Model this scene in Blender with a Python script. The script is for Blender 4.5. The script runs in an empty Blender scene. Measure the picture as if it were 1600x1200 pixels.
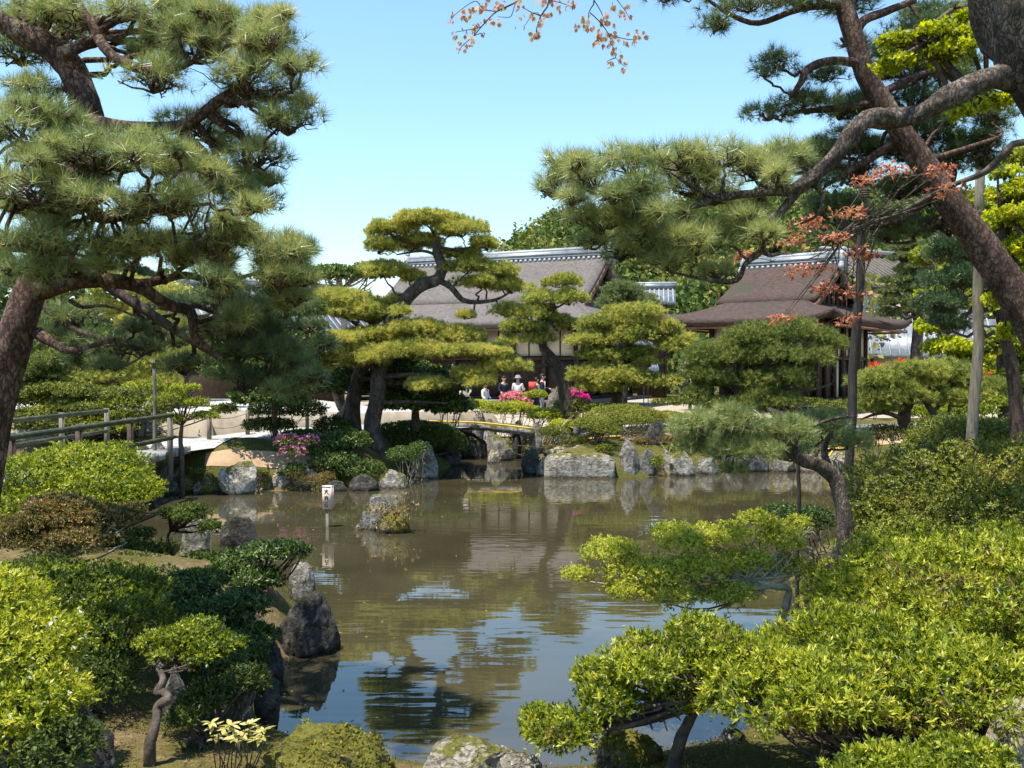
import bpy, math
import numpy as np
from mathutils import Vector, noise as mnoise

# ------------------------------------------------------------------ camera, sky, sun, exposure
SC = bpy.context.scene
COL = SC.collection
F = 1550.0
HC = 3.0
PITCH = math.atan(25 / F)
cam = bpy.data.cameras.new('camera')
cam.sensor_width = 36.0
cam.lens = 36.0 * F / 1600.0
cam.clip_end = 3000
cam.clip_start = 0.05
co = bpy.data.objects.new('camera', cam)
COL.objects.link(co)
co.location = (0, 0, HC)
co.rotation_euler = (math.pi / 2 - PITCH, 0, 0)
SC.camera = co
SUN_D = Vector((-0.45, -0.36, 1.90)).normalized()
world = bpy.data.worlds.new('World')
SC.world = world
world.use_nodes = True
wn = world.node_tree
bg = wn.nodes['Background']
sky = wn.nodes.new('ShaderNodeTexSky')
sky.sky_type = 'NISHITA'
sky.sun_disc = False
sky.sun_elevation = math.asin(SUN_D.z)
sky.sun_rotation = math.atan2(SUN_D.x, SUN_D.y) % (2 * math.pi)
sky.air_density = 1.55
sky.dust_density = 0.0
sky.ozone_density = 2.4
tintn = wn.nodes.new('ShaderNodeMixRGB')
tintn.blend_type = 'MULTIPLY'
tintn.inputs[0].default_value = 1.0
tintn.inputs[2].default_value = (0.80, 0.95, 1.06, 1)
wn.links.new(sky.outputs[0], tintn.inputs[1])
wn.links.new(tintn.outputs[0], bg.inputs[0])
bg.inputs[1].default_value = 0.117
sl = bpy.data.lights.new('sun', 'SUN')
sl.energy = 5.0
sl.angle = math.radians(0.5)
sl.color = (1.0, 0.95, 0.84)
so = bpy.data.objects.new('sun', sl)
COL.objects.link(so)
so.rotation_euler = SUN_D.to_track_quat('Z', 'Y').to_euler()
SC.view_settings.view_transform = 'Standard'
SC.view_settings.look = 'None'
SC.view_settings.exposure = 0.95
SC.view_settings.gamma = 1.0
SC.view_settings.use_curve_mapping = False
SC.cycles.max_bounces = 8
SC.cycles.transparent_max_bounces = 8

# ------------------------------------------------------------------ numeric helpers
CP, SP = math.cos(PITCH), math.sin(PITCH)
CAM = np.array([0.0, 0.0, HC])


def ray(u, v):
    a, b = (u - 800) / F, (v - 600) / F
    return np.array([a, CP - b * SP, -SP - b * CP])


def W(u, v, Y):
    """world point seen at pixel (u, v) at distance Y ahead"""
    r = ray(u, v)
    return CAM + r * (Y / r[1])


def unit(a):
    return a / (np.linalg.norm(a, axis=-1, keepdims=True) + 1e-9)


def catmull(P, n=4, closed=False):
    P = np.asarray(P, float)
    m = len(P)
    out = []
    for i in range(m if closed else m - 1):
        if closed:
            p0, p1, p2, p3 = P[(i - 1) % m], P[i], P[(i + 1) % m], P[(i + 2) % m]
        else:
            p0, p1, p2, p3 = P[max(i - 1, 0)], P[i], P[i + 1], P[min(i + 2, m - 1)]
        for k in range(n):
            t = k / n
            out.append(0.5 * (2 * p1 + (p2 - p0) * t + (2 * p0 - 5 * p1 + 4 * p2 - p3) * t * t
                              + (3 * p1 - p0 - 3 * p2 + p3) * t ** 3))
    if not closed:
        out.append(P[-1])
    return np.array(out)


def hash2(ix, iy, seed):
    h = (ix * 374761393 + iy * 668265263 + seed * 974634777) & 0xFFFFFFFF
    h = ((h ^ (h >> 13)) * 1274126177) & 0xFFFFFFFF
    return ((h ^ (h >> 16)) & 0xFFFF) / 65535.0


def vnoise(x, y, seed=0):
    x = np.asarray(x, float)
    y = np.asarray(y, float)
    ix, iy = np.floor(x).astype(np.int64), np.floor(y).astype(np.int64)
    fx, fy = x - ix, y - iy
    fx, fy = fx * fx * (3 - 2 * fx), fy * fy * (3 - 2 * fy)
    a, b = hash2(ix, iy, seed), hash2(ix + 1, iy, seed)
    c, d = hash2(ix, iy + 1, seed), hash2(ix + 1, iy + 1, seed)
    return (a * (1 - fx) + b * fx) * (1 - fy) + (c * (1 - fx) + d * fx) * fy


def noise3(P, freq, seed):
    """cheap smooth 3-D noise in -1..1"""
    r = np.random.default_rng(seed)
    out = np.zeros(len(P))
    for k in range(5):
        q = r.normal(size=3)
        q = q / np.linalg.norm(q) * freq * (0.7 + 0.45 * k)
        out += np.sin(P @ q * 2 * np.pi * 0.5 + r.uniform(0, 6.28)) * (1, .9, .8, .6, .5)[k]
    return out / 2.4


# ------------------------------------------------------------------ pond outline and ground height
POND = catmull([(-1.5, 7.7), (-0.4, 7.15), (0.8, 7.3), (1.7, 7.9), (2.8, 8.9), (3.35, 10.3), (3.55, 12), (4.1, 14.5), (5.6, 17),
                (7.2, 20), (9, 22.5), (11, 25), (10.8, 28), (8.6, 29.1), (6.5, 28.7), (4.5, 27.7), (3.0, 27.1), (1.2, 27.5),
                (0.45, 29), (0.9, 33), (0.7, 37.5), (-1.6, 37.5), (-1.8, 33), (-1.95, 29.5), (-3.1, 26.4),
                (-4.5, 24.6), (-6.5, 24.1), (-8.4, 24.0), (-10.5, 24.6), (-14, 26), (-19, 24), (-19, 18.5), (-12, 17.6),
                (-8, 16.6), (-5.9, 16.0), (-4.5, 15.4), (-3.5, 14.3), (-2.75, 12.6), (-2.35, 11), (-2.35, 9.6), (-2.15, 8.4)], 4, True)


def pond_d(x, y):
    """signed distance to the shore, positive on land"""
    x = np.atleast_1d(np.asarray(x, float))
    y = np.atleast_1d(np.asarray(y, float))
    best = np.full(x.shape, 1e9)
    inside = np.zeros(x.shape, bool)
    m = len(POND)
    for i in range(m):
        ax, ay = POND[i]
        bx, by = POND[(i + 1) % m]
        dx, dy = bx - ax, by - ay
        t = np.clip(((x - ax) * dx + (y - ay) * dy) / (dx * dx + dy * dy + 1e-12), 0, 1)
        d = (x - ax - t * dx) ** 2 + (y - ay - t * dy) ** 2
        best = np.minimum(best, d)
        cond = (ay > y) != (by > y)
        xi = ax + (y - ay) * dx / (dy if abs(dy) > 1e-12 else 1e-12)
        inside ^= cond & (x < xi)
    d = np.sqrt(best)
    return np.where(inside, -d, d)


def sstep(t):
    t = np.clip(t, 0, 1)
    return t * t * (3 - 2 * t)


def gz(x, y):
    x = np.atleast_1d(np.asarray(x, float))
    y = np.atleast_1d(np.asarray(y, float))
    d = pond_d(x, y)
    near = sstep((10.5 - y) / 2.5)
    z = (0.30 - .08 * near) * sstep(d / 0.30) + (0.75 - .28 * near) * (1 - np.exp(-np.maximum(d - 0.25, 0) / (1.5 + .6 * near - 1.0 * sstep((-2.5 - x) / 1.5) * sstep((y - 23.5) / 1.0))))
    z = z + 0.9 * sstep((4.6 - y) / 4.5)
    nz = (vnoise(x * 0.9, y * 0.9, 3) - .5) * 0.16 + (vnoise(x * 2.7, y * 2.7, 5) - .5) * 0.07
    flat = sstep((31 - y) / 3) * sstep(d / 0.5)
    z = z + nz * flat
    z = z * (1 - .62 * np.exp(-(((x + 5.6) / 2.4) ** 2 + ((y - 14.6) / 2.0) ** 2)))
    # moss mound before the sand court
    z = z + 0.22 * np.exp(-(((x + 7.3) / 1.3) ** 2 + ((y - 25.2) / 0.9) ** 2))
    # far hillside behind the right half of the garden
    far = np.sqrt(x ** 2 + y ** 2)
    zin = -0.75 * sstep(-d / 0.9) - 0.02
    return np.where(d > 0, z, zin)


def g1(x, y):
    return float(gz(x, y)[0])


def hit(u, v, water=True):
    """where the sight line through pixel (u, v) meets the ground or the pond"""
    r = ray(u, v)
    ts = np.arange(3.0, 90, 0.04)
    P = CAM[None] + r[None] * ts[:, None]
    h = gz(P[:, 0], P[:, 1])
    if water:
        h = np.maximum(h, 0)
    k = np.argmax(P[:, 2] <= h)
    return P[k]


# ------------------------------------------------------------------ materials
MATS = {}


def nodes_of(name):
    m = bpy.data.materials.new(name)
    m.use_nodes = True
    nt = m.node_tree
    nt.nodes.clear()
    out = nt.nodes.new('ShaderNodeOutputMaterial')
    return m, nt, out


def N(nt, t, **kw):
    n = nt.nodes.new(t)
    for k, v in kw.items():
        if k.startswith('i_'):
            n.inputs[k[2:].replace('_', ' ')].default_value = v
        else:
            setattr(n, k, v)
    return n


def L(nt, a, b):
    nt.links.new(a, b)


def c4(c):
    return (c[0], c[1], c[2], 1.0)


def ramp(nt, stops):
    r = nt.nodes.new('ShaderNodeValToRGB')
    e = r.color_ramp.elements
    while len(e) < len(stops):
        e.new(0.5)
    for i, (p, c) in enumerate(stops):
        e[i].position = p
        e[i].color = c4(c)
    return r


def leaf_mat(name, cols, trans=0.3, rough=0.5, spec=0.3):
    """colour runs along the per-leaf 'tint' attribute"""
    if name[:6] in ('azalea', 'needle') and name not in ('azalea_rust', 'needle_near', 'needle_near_dark'):
        cols = [(a * 1.10, b, c * .95) for a, b, c in cols]
    m, nt, out = nodes_of(name)
    at = N(nt, 'ShaderNodeAttribute', attribute_name='tint')
    r = ramp(nt, [(i / (len(cols) - 1), c) for i, c in enumerate(cols)])
    L(nt, at.outputs['Fac'], r.inputs[0])
    p = N(nt, 'ShaderNodeBsdfPrincipled')
    p.inputs['Roughness'].default_value = rough
    p.inputs['Specular IOR Level'].default_value = spec
    L(nt, r.outputs[0], p.inputs['Base Color'])
    t = N(nt, 'ShaderNodeBsdfTranslucent')
    hs = N(nt, 'ShaderNodeHueSaturation')
    hs.inputs['Saturation'].default_value = 1.1
    hs.inputs['Value'].default_value = 1.5
    L(nt, r.outputs[0], hs.inputs['Color'])
    L(nt, hs.outputs[0], t.inputs[0])
    mx = N(nt, 'ShaderNodeMixShader')
    mx.inputs[0].default_value = trans
    L(nt, p.outputs[0], mx.inputs[1])
    L(nt, t.outputs[0], mx.inputs[2])
    L(nt, mx.outputs[0], out.inputs[0])
    MATS[name] = m
    return m


def rough_mat(name, c1, c2, scale=3.0, bump=0.3, bscale=None, rough=0.85, detail=8, c3=None, moss=None, moss_amt=0.5,
              stretch=(1, 1, 1), dist=0.02, spec=0.3, vor=None, mscale=2.2):
    m, nt, out = nodes_of(name)
    tc = N(nt, 'ShaderNodeTexCoord')
    mp = N(nt, 'ShaderNodeMapping')
    mp.inputs['Scale'].default_value = stretch
    L(nt, tc.outputs['Object'], mp.inputs[0])
    n1 = N(nt, 'ShaderNodeTexNoise')
    n1.inputs['Scale'].default_value = scale
    n1.inputs['Detail'].default_value = detail
    n1.inputs['Roughness'].default_value = 0.65
    L(nt, mp.outputs[0], n1.inputs['Vector'])
    st = [(0.32, c1), (0.66, c2)] if c3 is None else [(0.30, c1), (0.52, c2), (0.70, c3)]
    r = ramp(nt, st)
    L(nt, n1.outputs[0], r.inputs[0])
    col = r.outputs[0]
    p = N(nt, 'ShaderNodeBsdfPrincipled')
    p.inputs['Roughness'].default_value = rough
    p.inputs['Specular IOR Level'].default_value = spec
    n2 = N(nt, 'ShaderNodeTexNoise')
    n2.inputs['Scale'].default_value = bscale or scale * 4
    n2.inputs['Detail'].default_value = 8
    L(nt, mp.outputs[0], n2.inputs['Vector'])
    h = n2.outputs[0]
    if vor:
        vo = N(nt, 'ShaderNodeTexVoronoi', feature='DISTANCE_TO_EDGE')
        vo.inputs['Scale'].default_value = vor
        dn = N(nt, 'ShaderNodeMixRGB')
        dn.inputs[0].default_value = 0.2
        L(nt, mp.outputs[0], dn.inputs[1])
        L(nt, n1.outputs['Color'], dn.inputs[2])
        L(nt, dn.outputs[0], vo.inputs['Vector'])
        vr = ramp(nt, [(0.0, (.25, .22, .2)), (0.12, (1, 1, 1))])
        L(nt, vo.outputs[0], vr.inputs[0])
        mm = N(nt, 'ShaderNodeMixRGB', blend_type='MULTIPLY')
        mm.inputs[0].default_value = 0.5
        L(nt, col, mm.inputs[1])
        L(nt, vr.outputs[0], mm.inputs[2])
        col = mm.outputs[0]
        ad = N(nt, 'ShaderNodeMath', operation='ADD')
        L(nt, vr.outputs[0], ad.inputs[0])
        L(nt, n2.outputs[0], ad.inputs[1])
        h = ad.outputs[0]
    if moss is not None:
        ge = N(nt, 'ShaderNodeNewGeometry')
        sx = N(nt, 'ShaderNodeSeparateXYZ')
        L(nt, ge.outputs['Normal'], sx.inputs[0])
        n3 = N(nt, 'ShaderNodeTexNoise')
        n3.inputs['Scale'].default_value = mscale
        n3.inputs['Detail'].default_value = 6
        L(nt, tc.outputs['Object'], n3.inputs['Vector'])
        a = N(nt, 'ShaderNodeMath', operation='MULTIPLY_ADD')
        L(nt, sx.outputs[2], a.inputs[0])
        a.inputs[1].default_value = 0.25
        L(nt, n3.outputs[0], a.inputs[2])
        mr = N(nt, 'ShaderNodeMapRange')
        mr.inputs['From Min'].default_value = 0.78 - moss_amt * 0.4
        mr.inputs['From Max'].default_value = 0.88 - moss_amt * 0.4
        L(nt, a.outputs[0], mr.inputs['Value'])
        rm = ramp(nt, [(0.3, tuple(q * .55 for q in moss)), (0.7, tuple(q * 1.25 for q in moss))])
        L(nt, n2.outputs[0], rm.inputs[0])
        mx = N(nt, 'ShaderNodeMixRGB')
        L(nt, mr.outputs[0], mx.inputs[0])
        L(nt, col, mx.inputs[1])
        L(nt, rm.outputs[0], mx.inputs[2])
        col = mx.outputs[0]
    L(nt, col, p.inputs['Base Color'])
    b = N(nt, 'ShaderNodeBump')
    b.inputs['Strength'].default_value = bump
    b.inputs['Distance'].default_value = dist
    L(nt, h, b.inputs['Height'])
    L(nt, b.outputs[0], p.inputs['Normal'])
    L(nt, p.outputs[0], out.inputs[0])
    MATS[name] = m
    return m


def rock_mat(name, c1, c2, c3, moss, amt):
    """weathered stone: mottled body, pale lichen spots, dark seams, moss on upward faces"""
    m, nt, out = nodes_of(name)
    tc = N(nt, 'ShaderNodeTexCoord')

    def nz(sc, det=8, rg=.65):
        n = N(nt, 'ShaderNodeTexNoise')
        n.inputs['Scale'].default_value = sc
        n.inputs['Detail'].default_value = det
        n.inputs['Roughness'].default_value = rg
        L(nt, tc.outputs['Object'], n.inputs['Vector'])
        return n

    def mix(f, a, b, bt='MIX'):
        x = N(nt, 'ShaderNodeMixRGB', blend_type=bt)
        if isinstance(f, float):
            x.inputs[0].default_value = f
        else:
            L(nt, f, x.inputs[0])
        for i, q in ((1, a), (2, b)):
            if isinstance(q, tuple):
                x.inputs[i].default_value = c4(q)
            else:
                L(nt, q, x.inputs[i])
        return x.outputs[0]
    big, fin, fine = nz(2.2, 5, .6), nz(9, 10, .7), nz(38, 6, .6)
    r = ramp(nt, [(.30, c1), (.50, c2), (.70, c3)])
    L(nt, fin.outputs[0], r.inputs[0])
    tone = ramp(nt, [(.35, (.62, .60, .58)), (.65, (1.2, 1.2, 1.2))])
    L(nt, big.outputs[0], tone.inputs[0])
    col = mix(1.0, r.outputs[0], tone.outputs[0], 'MULTIPLY')
    lich = ramp(nt, [(.60, (0, 0, 0)), (.66, (1, 1, 1))])
    L(nt, nz(17, 4, .55).outputs[0], lich.inputs[0])
    lf = N(nt, 'ShaderNodeMath', operation='MULTIPLY')
    L(nt, lich.outputs[0], lf.inputs[0])
    lf.inputs[1].default_value = .35
    col = mix(lf.outputs[0], col, tuple(min(.6, q * 1.45) for q in c3))
    # dark seams
    mp = N(nt, 'ShaderNodeMapping')
    mp.inputs['Rotation'].default_value = (.5, .3, .4)
    mp.inputs['Scale'].default_value = (1, 1, 2.2)
    L(nt, tc.outputs['Object'], mp.inputs[0])
    sm = N(nt, 'ShaderNodeTexNoise')
    sm.inputs['Scale'].default_value = 3.2
    sm.inputs['Detail'].default_value = 6
    sm.inputs['Roughness'].default_value = .6
    L(nt, mp.outputs[0], sm.inputs['Vector'])
    sr = ramp(nt, [(.478, (1, 1, 1)), (.497, (.38, .36, .34)), (.516, (1, 1, 1))])
    L(nt, sm.outputs[0], sr.inputs[0])
    col = mix(.85, col, sr.outputs[0], 'MULTIPLY')
    ge = N(nt, 'ShaderNodeNewGeometry')
    sx = N(nt, 'ShaderNodeSeparateXYZ')
    L(nt, ge.outputs['Normal'], sx.inputs[0])
    a = N(nt, 'ShaderNodeMath', operation='MULTIPLY_ADD')
    L(nt, sx.outputs[2], a.inputs[0])
    a.inputs[1].default_value = .22
    L(nt, nz(3.4, 8, .7).outputs[0], a.inputs[2])
    mr = N(nt, 'ShaderNodeMapRange')
    mr.inputs['From Min'].default_value = .80 - amt * .4
    mr.inputs['From Max'].default_value = .86 - amt * .4
    L(nt, a.outputs[0], mr.inputs['Value'])
    rm = ramp(nt, [(.3, tuple(q * .5 for q in moss)), (.7, tuple(q * 1.4 for q in moss))])
    L(nt, fine.outputs[0], rm.inputs[0])
    col = mix(mr.outputs[0], col, rm.outputs[0])
    oi = N(nt, 'ShaderNodeObjectInfo')
    vr = ramp(nt, [(0, (.66, .66, .67)), (.5, (.95, .93, .89)), (1, (1.12, 1.05, .95))])
    L(nt, oi.outputs['Random'], vr.inputs[0])
    col = mix(1.0, col, vr.outputs[0], 'MULTIPLY')
    sz = N(nt, 'ShaderNodeSeparateXYZ')
    L(nt, ge.outputs['Position'], sz.inputs[0])
    wl = N(nt, 'ShaderNodeMapRange')
    wl.inputs['From Min'].default_value = .03
    wl.inputs['From Max'].default_value = .09
    L(nt, sz.outputs[2], wl.inputs['Value'])
    wet = mix(wl.outputs[0], (.34, .31, .27), (1, 1, 1))
    col = mix(1.0, col, wet, 'MULTIPLY')
    p = N(nt, 'ShaderNodeBsdfPrincipled')
    p.inputs['Roughness'].default_value = .93
    p.inputs['Specular IOR Level'].default_value = .25
    L(nt, col, p.inputs['Base Color'])
    h = N(nt, 'ShaderNodeMath', operation='MULTIPLY_ADD')
    L(nt, fine.outputs[0], h.inputs[0])
    h.inputs[1].default_value = .35
    L(nt, fin.outputs[0], h.inputs[2])
    h2 = N(nt, 'ShaderNodeMath', operation='MULTIPLY_ADD')
    L(nt, sr.outputs[0], h2.inputs[0])
    h2.inputs[1].default_value = .5
    L(nt, h.outputs[0], h2.inputs[2])
    b = N(nt, 'ShaderNodeBump')
    b.inputs['Strength'].default_value = .9
    b.inputs['Distance'].default_value = .07
    L(nt, h2.outputs[0], b.inputs['Height'])
    L(nt, b.outputs[0], p.inputs['Normal'])
    L(nt, p.outputs[0], out.inputs[0])
    MATS[name] = m


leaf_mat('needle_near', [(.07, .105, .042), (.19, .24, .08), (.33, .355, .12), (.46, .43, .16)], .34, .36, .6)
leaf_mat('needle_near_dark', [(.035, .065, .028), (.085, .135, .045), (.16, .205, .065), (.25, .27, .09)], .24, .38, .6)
leaf_mat('needle_mid', [(.07, .11, .028), (.20, .25, .055), (.38, .41, .10), (.54, .51, .14)], .34, .5, .25)
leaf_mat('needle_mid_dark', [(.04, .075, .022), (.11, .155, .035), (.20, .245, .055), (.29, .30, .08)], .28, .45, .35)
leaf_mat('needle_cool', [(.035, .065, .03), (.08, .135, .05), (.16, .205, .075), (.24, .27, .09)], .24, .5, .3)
leaf_mat('azalea_bright', [(.045, .07, .008), (.13, .185, .016), (.29, .345, .032), (.46, .48, .07)], .36, .42, .32)
leaf_mat('azalea_olive', [(.035, .055, .010), (.095, .125, .018), (.19, .225, .035), (.29, .31, .06)], .3, .45, .3)
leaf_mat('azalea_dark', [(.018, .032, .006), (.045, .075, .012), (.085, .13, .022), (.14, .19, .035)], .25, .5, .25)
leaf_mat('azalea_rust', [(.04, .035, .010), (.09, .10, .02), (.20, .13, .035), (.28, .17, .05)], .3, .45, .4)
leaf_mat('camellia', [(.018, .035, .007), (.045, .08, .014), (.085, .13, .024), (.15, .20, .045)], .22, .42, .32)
leaf_mat('enkianthus', [(.09, .11, .012), (.21, .235, .026), (.36, .37, .045), (.46, .44, .07)], .4, .5, .3)
leaf_mat('maple_green', [(.16, .19, .012), (.33, .36, .022), (.50, .51, .045), (.58, .56, .08)], .5, .5, .3)
leaf_mat('maple_red', [(.20, .08, .05), (.40, .15, .09), (.52, .22, .13), (.50, .28, .15)], .4, .5, .3)
leaf_mat('maple_peach', [(.34, .15, .09), (.48, .23, .14), (.55, .34, .18), (.48, .42, .17)], .45, .5, .3)
leaf_mat('forest', [(.04, .07, .022), (.09, .135, .03), (.20, .20, .045), (.32, .27, .08)], .2, .7, .1)
leaf_mat('pink', [(.42, .05, .20), (.62, .14, .36), (.74, .28, .48), (.80, .48, .62)], .3, .5, .3)
leaf_mat('magenta', [(.45, .01, .20), (.66, .02, .32), (.78, .05, .42), (.8, .12, .5)], .3, .5, .3)
leaf_mat('salmon', [(.5, .12, .16), (.62, .18, .22), (.72, .28, .32), (.75, .4, .4)], .3, .5, .3)
leaf_mat('scarlet', [(.5, .01, .01), (.7, .02, .015), (.8, .05, .03), (.8, .1, .06)], .3, .5, .3)
leaf_mat('white_bloom', [(.6, .6, .55), (.7, .7, .65), (.75, .75, .7), (.8, .8, .78)], .3, .5, .3)
leaf_mat('yellow_leaf', [(.22, .24, .06), (.42, .38, .12), (.55, .48, .18), (.6, .5, .2)], .35, .45, .4)
leaf_mat('grass', [(.05, .09, .012), (.10, .16, .02), (.18, .26, .03), (.28, .34, .05)], .3, .5, .3)
leaf_mat('moss_leaf', [(.06, .07, .01), (.14, .14, .02), (.22, .20, .03), (.30, .22, .04)], .3, .7, .1)
leaf_mat('candle', [(.20, .15, .05), (.34, .26, .09), (.42, .30, .12), (.38, .20, .10)], .1, .6, .2)
rough_mat('bark_pine', (.035, .025, .02), (.12, .09, .072), 7, .9, 24, .9, c3=(.27, .215, .18), vor=30, dist=.03,
          stretch=(1, 1, .45))
rough_mat('bark_red', (.04, .02, .014), (.13, .075, .055), 6, .9, 22, .9, c3=(.27, .19, .15), vor=24, dist=.03,
          stretch=(1, 1, .5))
rough_mat('bark_dark', (.035, .022, .018), (.10, .065, .05), 7, .9, 26, .9, c3=(.16, .11, .09), vor=36, dist=.015,
          stretch=(1, 1, .5))
rough_mat('twig', (.03, .022, .017), (.09, .07, .055), 12, .4, 40, .9, c3=(.15, .12, .095))
rough_mat('twig_pale', (.13, .11, .075), (.30, .26, .18), 12, .5, 40, .9, c3=(.38, .34, .25), moss=(.12, .13, .04), moss_amt=.35)
rock_mat('rock_grey', (.09, .087, .08), (.25, .24, .22), (.40, .385, .35), (.10, .105, .02), .46)
rock_mat('rock_pale', (.19, .172, .142), (.38, .35, .30), (.54, .51, .45), (.12, .12, .025), .44)
rock_mat('rock_dark', (.025, .024, .022), (.075, .07, .064), (.15, .14, .128), (.05, .055, .014), .40)
rock_mat('rock_mossy', (.10, .09, .06), (.22, .20, .15), (.34, .31, .24), (.13, .125, .02), .80)
rock_mat('rock_orange', (.12, .10, .06), (.24, .19, .11), (.34, .30, .20), (.17, .135, .022), .74)
rough_mat('gravel', (.24, .235, .23), (.40, .39, .375), 9, .5, 60, .95, dist=.02)
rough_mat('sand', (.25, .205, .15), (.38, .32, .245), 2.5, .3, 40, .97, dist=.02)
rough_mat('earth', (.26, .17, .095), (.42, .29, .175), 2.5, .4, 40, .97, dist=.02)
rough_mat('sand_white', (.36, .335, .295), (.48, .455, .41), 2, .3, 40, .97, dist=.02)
rough_mat('wood_old', (.08, .068, .054), (.18, .155, .12), 5, .5, 18, .85, c3=(.27, .235, .19), stretch=(6, 6, .7))
rough_mat('wood_dark', (.014, .012, .011), (.04, .034, .03), 5, .5, 18, .8, c3=(.075, .062, .055), stretch=(6, 6, .7))
rough_mat('timber', (.030, .018, .013), (.065, .040, .028), 3, .3, 20, .75, c3=(.09, .055, .04), stretch=(3, 3, 3))
rough_mat('timber_red', (.14, .065, .035), (.24, .12, .07), 3, .3, 20, .75)
rough_mat('plaster', (.50, .46, .38), (.60, .56, .47), 1.3, .1, 20, .9)
rough_mat('shoji', (.60, .58, .50), (.68, .66, .58), 1.3, .05, 20, .9)
rough_mat('shingle_grey', (.07, .058, .053), (.125, .107, .10), 6, .5, 30, .95, c3=(.165, .145, .135), dist=.05, stretch=(1, 1, 2), moss=(.10, .10, .06), moss_amt=.02, mscale=.6)
rough_mat('shingle_brown', (.035, .021, .017), (.065, .042, .034), 6, .6, 30, .95, c3=(.095, .065, .054), dist=.05, stretch=(1, 1, 2), moss=(.05, .05, .03), moss_amt=.0, mscale=.6)
rough_mat('roof_tile', (.09, .10, .11), (.17, .185, .20), 3, .2, 20, .4, c3=(.25, .27, .29), spec=.5)
rough_mat('tile_pale', (.22, .235, .255), (.34, .36, .385), 3, .2, 20, .5)
rough_mat('bamboo_green', (.018, .021, .011), (.045, .052, .022), 3, .2, 20, .55, c3=(.11, .10, .045), spec=.25)
rough_mat('bamboo_yellow', (.55, .32, .05), (.72, .45, .09), 4, .2, 20, .5)
rough_mat('sign_wood', (.56, .42, .33), (.68, .54, .44), 3, .2, 30, .7, stretch=(8, 8, 1))
rough_mat('ink', (.03, .02, .018), (.06, .04, .035), 8, .05, 30, .8)
rough_mat('skin', (.42, .26, .18), (.50, .32, .23), 4, .05, 30, .6)
rough_mat('hair', (.010, .009, .009), (.03, .027, .025), 20, .3, 60, .5)
rough_mat('cloth_navy', (.010, .014, .028), (.022, .028, .05), 10, .2, 50, .9)
rough_mat('cloth_white', (.58, .57, .55), (.70, .69, .67), 10, .2, 50, .9)
rough_mat('cloth_grey', (.16, .17, .19), (.24, .25, .28), 10, .2, 50, .9)
rough_mat('cloth_red', (.45, .05, .04), (.58, .09, .07), 10, .2, 50, .9)
rough_mat('cloth_blue', (.05, .14, .36), (.08, .20, .46), 10, .2, 50, .9)
rough_mat('cloth_pale_blue', (.42, .52, .66), (.52, .62, .74), 10, .2, 50, .9)
rough_mat('paper_grey', (.34, .32, .28), (.46, .43, .38), 10, .2, 50, .9)


def ground_mat():
    m, nt, out = nodes_of('moss_ground')
    tc = N(nt, 'ShaderNodeTexCoord')
    n1 = N(nt, 'ShaderNodeTexNoise')
    n1.inputs['Scale'].default_value = 0.55
    n1.inputs['Detail'].default_value = 8
    n1.inputs['Roughness'].default_value = .62
    L(nt, tc.outputs['Object'], n1.inputs['Vector'])
    r = ramp(nt, [(0.36, (.06, .066, .012)), (0.50, (.11, .10, .024)), (0.57, (.16, .12, .05)), (0.68, (.27, .19, .11))])
    L(nt, n1.outputs[0], r.inputs[0])
    n2 = N(nt, 'ShaderNodeTexNoise')
    n2.inputs['Scale'].default_value = 14
    n2.inputs['Detail'].default_value = 10
    n2.inputs['Roughness'].default_value = .7
    L(nt, tc.outputs['Object'], n2.inputs['Vector'])
    r2 = ramp(nt, [(0.3, (.45, .45, .45)), (0.7, (1.25, 1.25, 1.25))])
    L(nt, n2.outputs[0], r2.inputs[0])
    mm = N(nt, 'ShaderNodeMixRGB', blend_type='MULTIPLY')
    mm.inputs[0].default_value = 1
    L(nt, r.outputs[0], mm.inputs[1])
    L(nt, r2.outputs[0], mm.inputs[2])
    p = N(nt, 'ShaderNodeBsdfPrincipled')
    p.inputs['Roughness'].default_value = .97
    p.inputs['Specular IOR Level'].default_value = .15
    L(nt, mm.outputs[0], p.inputs['Base Color'])
    n3 = N(nt, 'ShaderNodeTexNoise')
    n3.inputs['Scale'].default_value = 55
    n3.inputs['Detail'].default_value = 6
    L(nt, tc.outputs['Object'], n3.inputs['Vector'])
    b = N(nt, 'ShaderNodeBump')
    b.inputs['Strength'].default_value = .9
    b.inputs['Distance'].default_value = .04
    L(nt, n3.outputs[0], b.inputs['Height'])
    L(nt, b.outputs[0], p.inputs['Normal'])
    L(nt, p.outputs[0], out.inputs[0])
    MATS['moss_ground'] = m


ground_mat()


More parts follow.
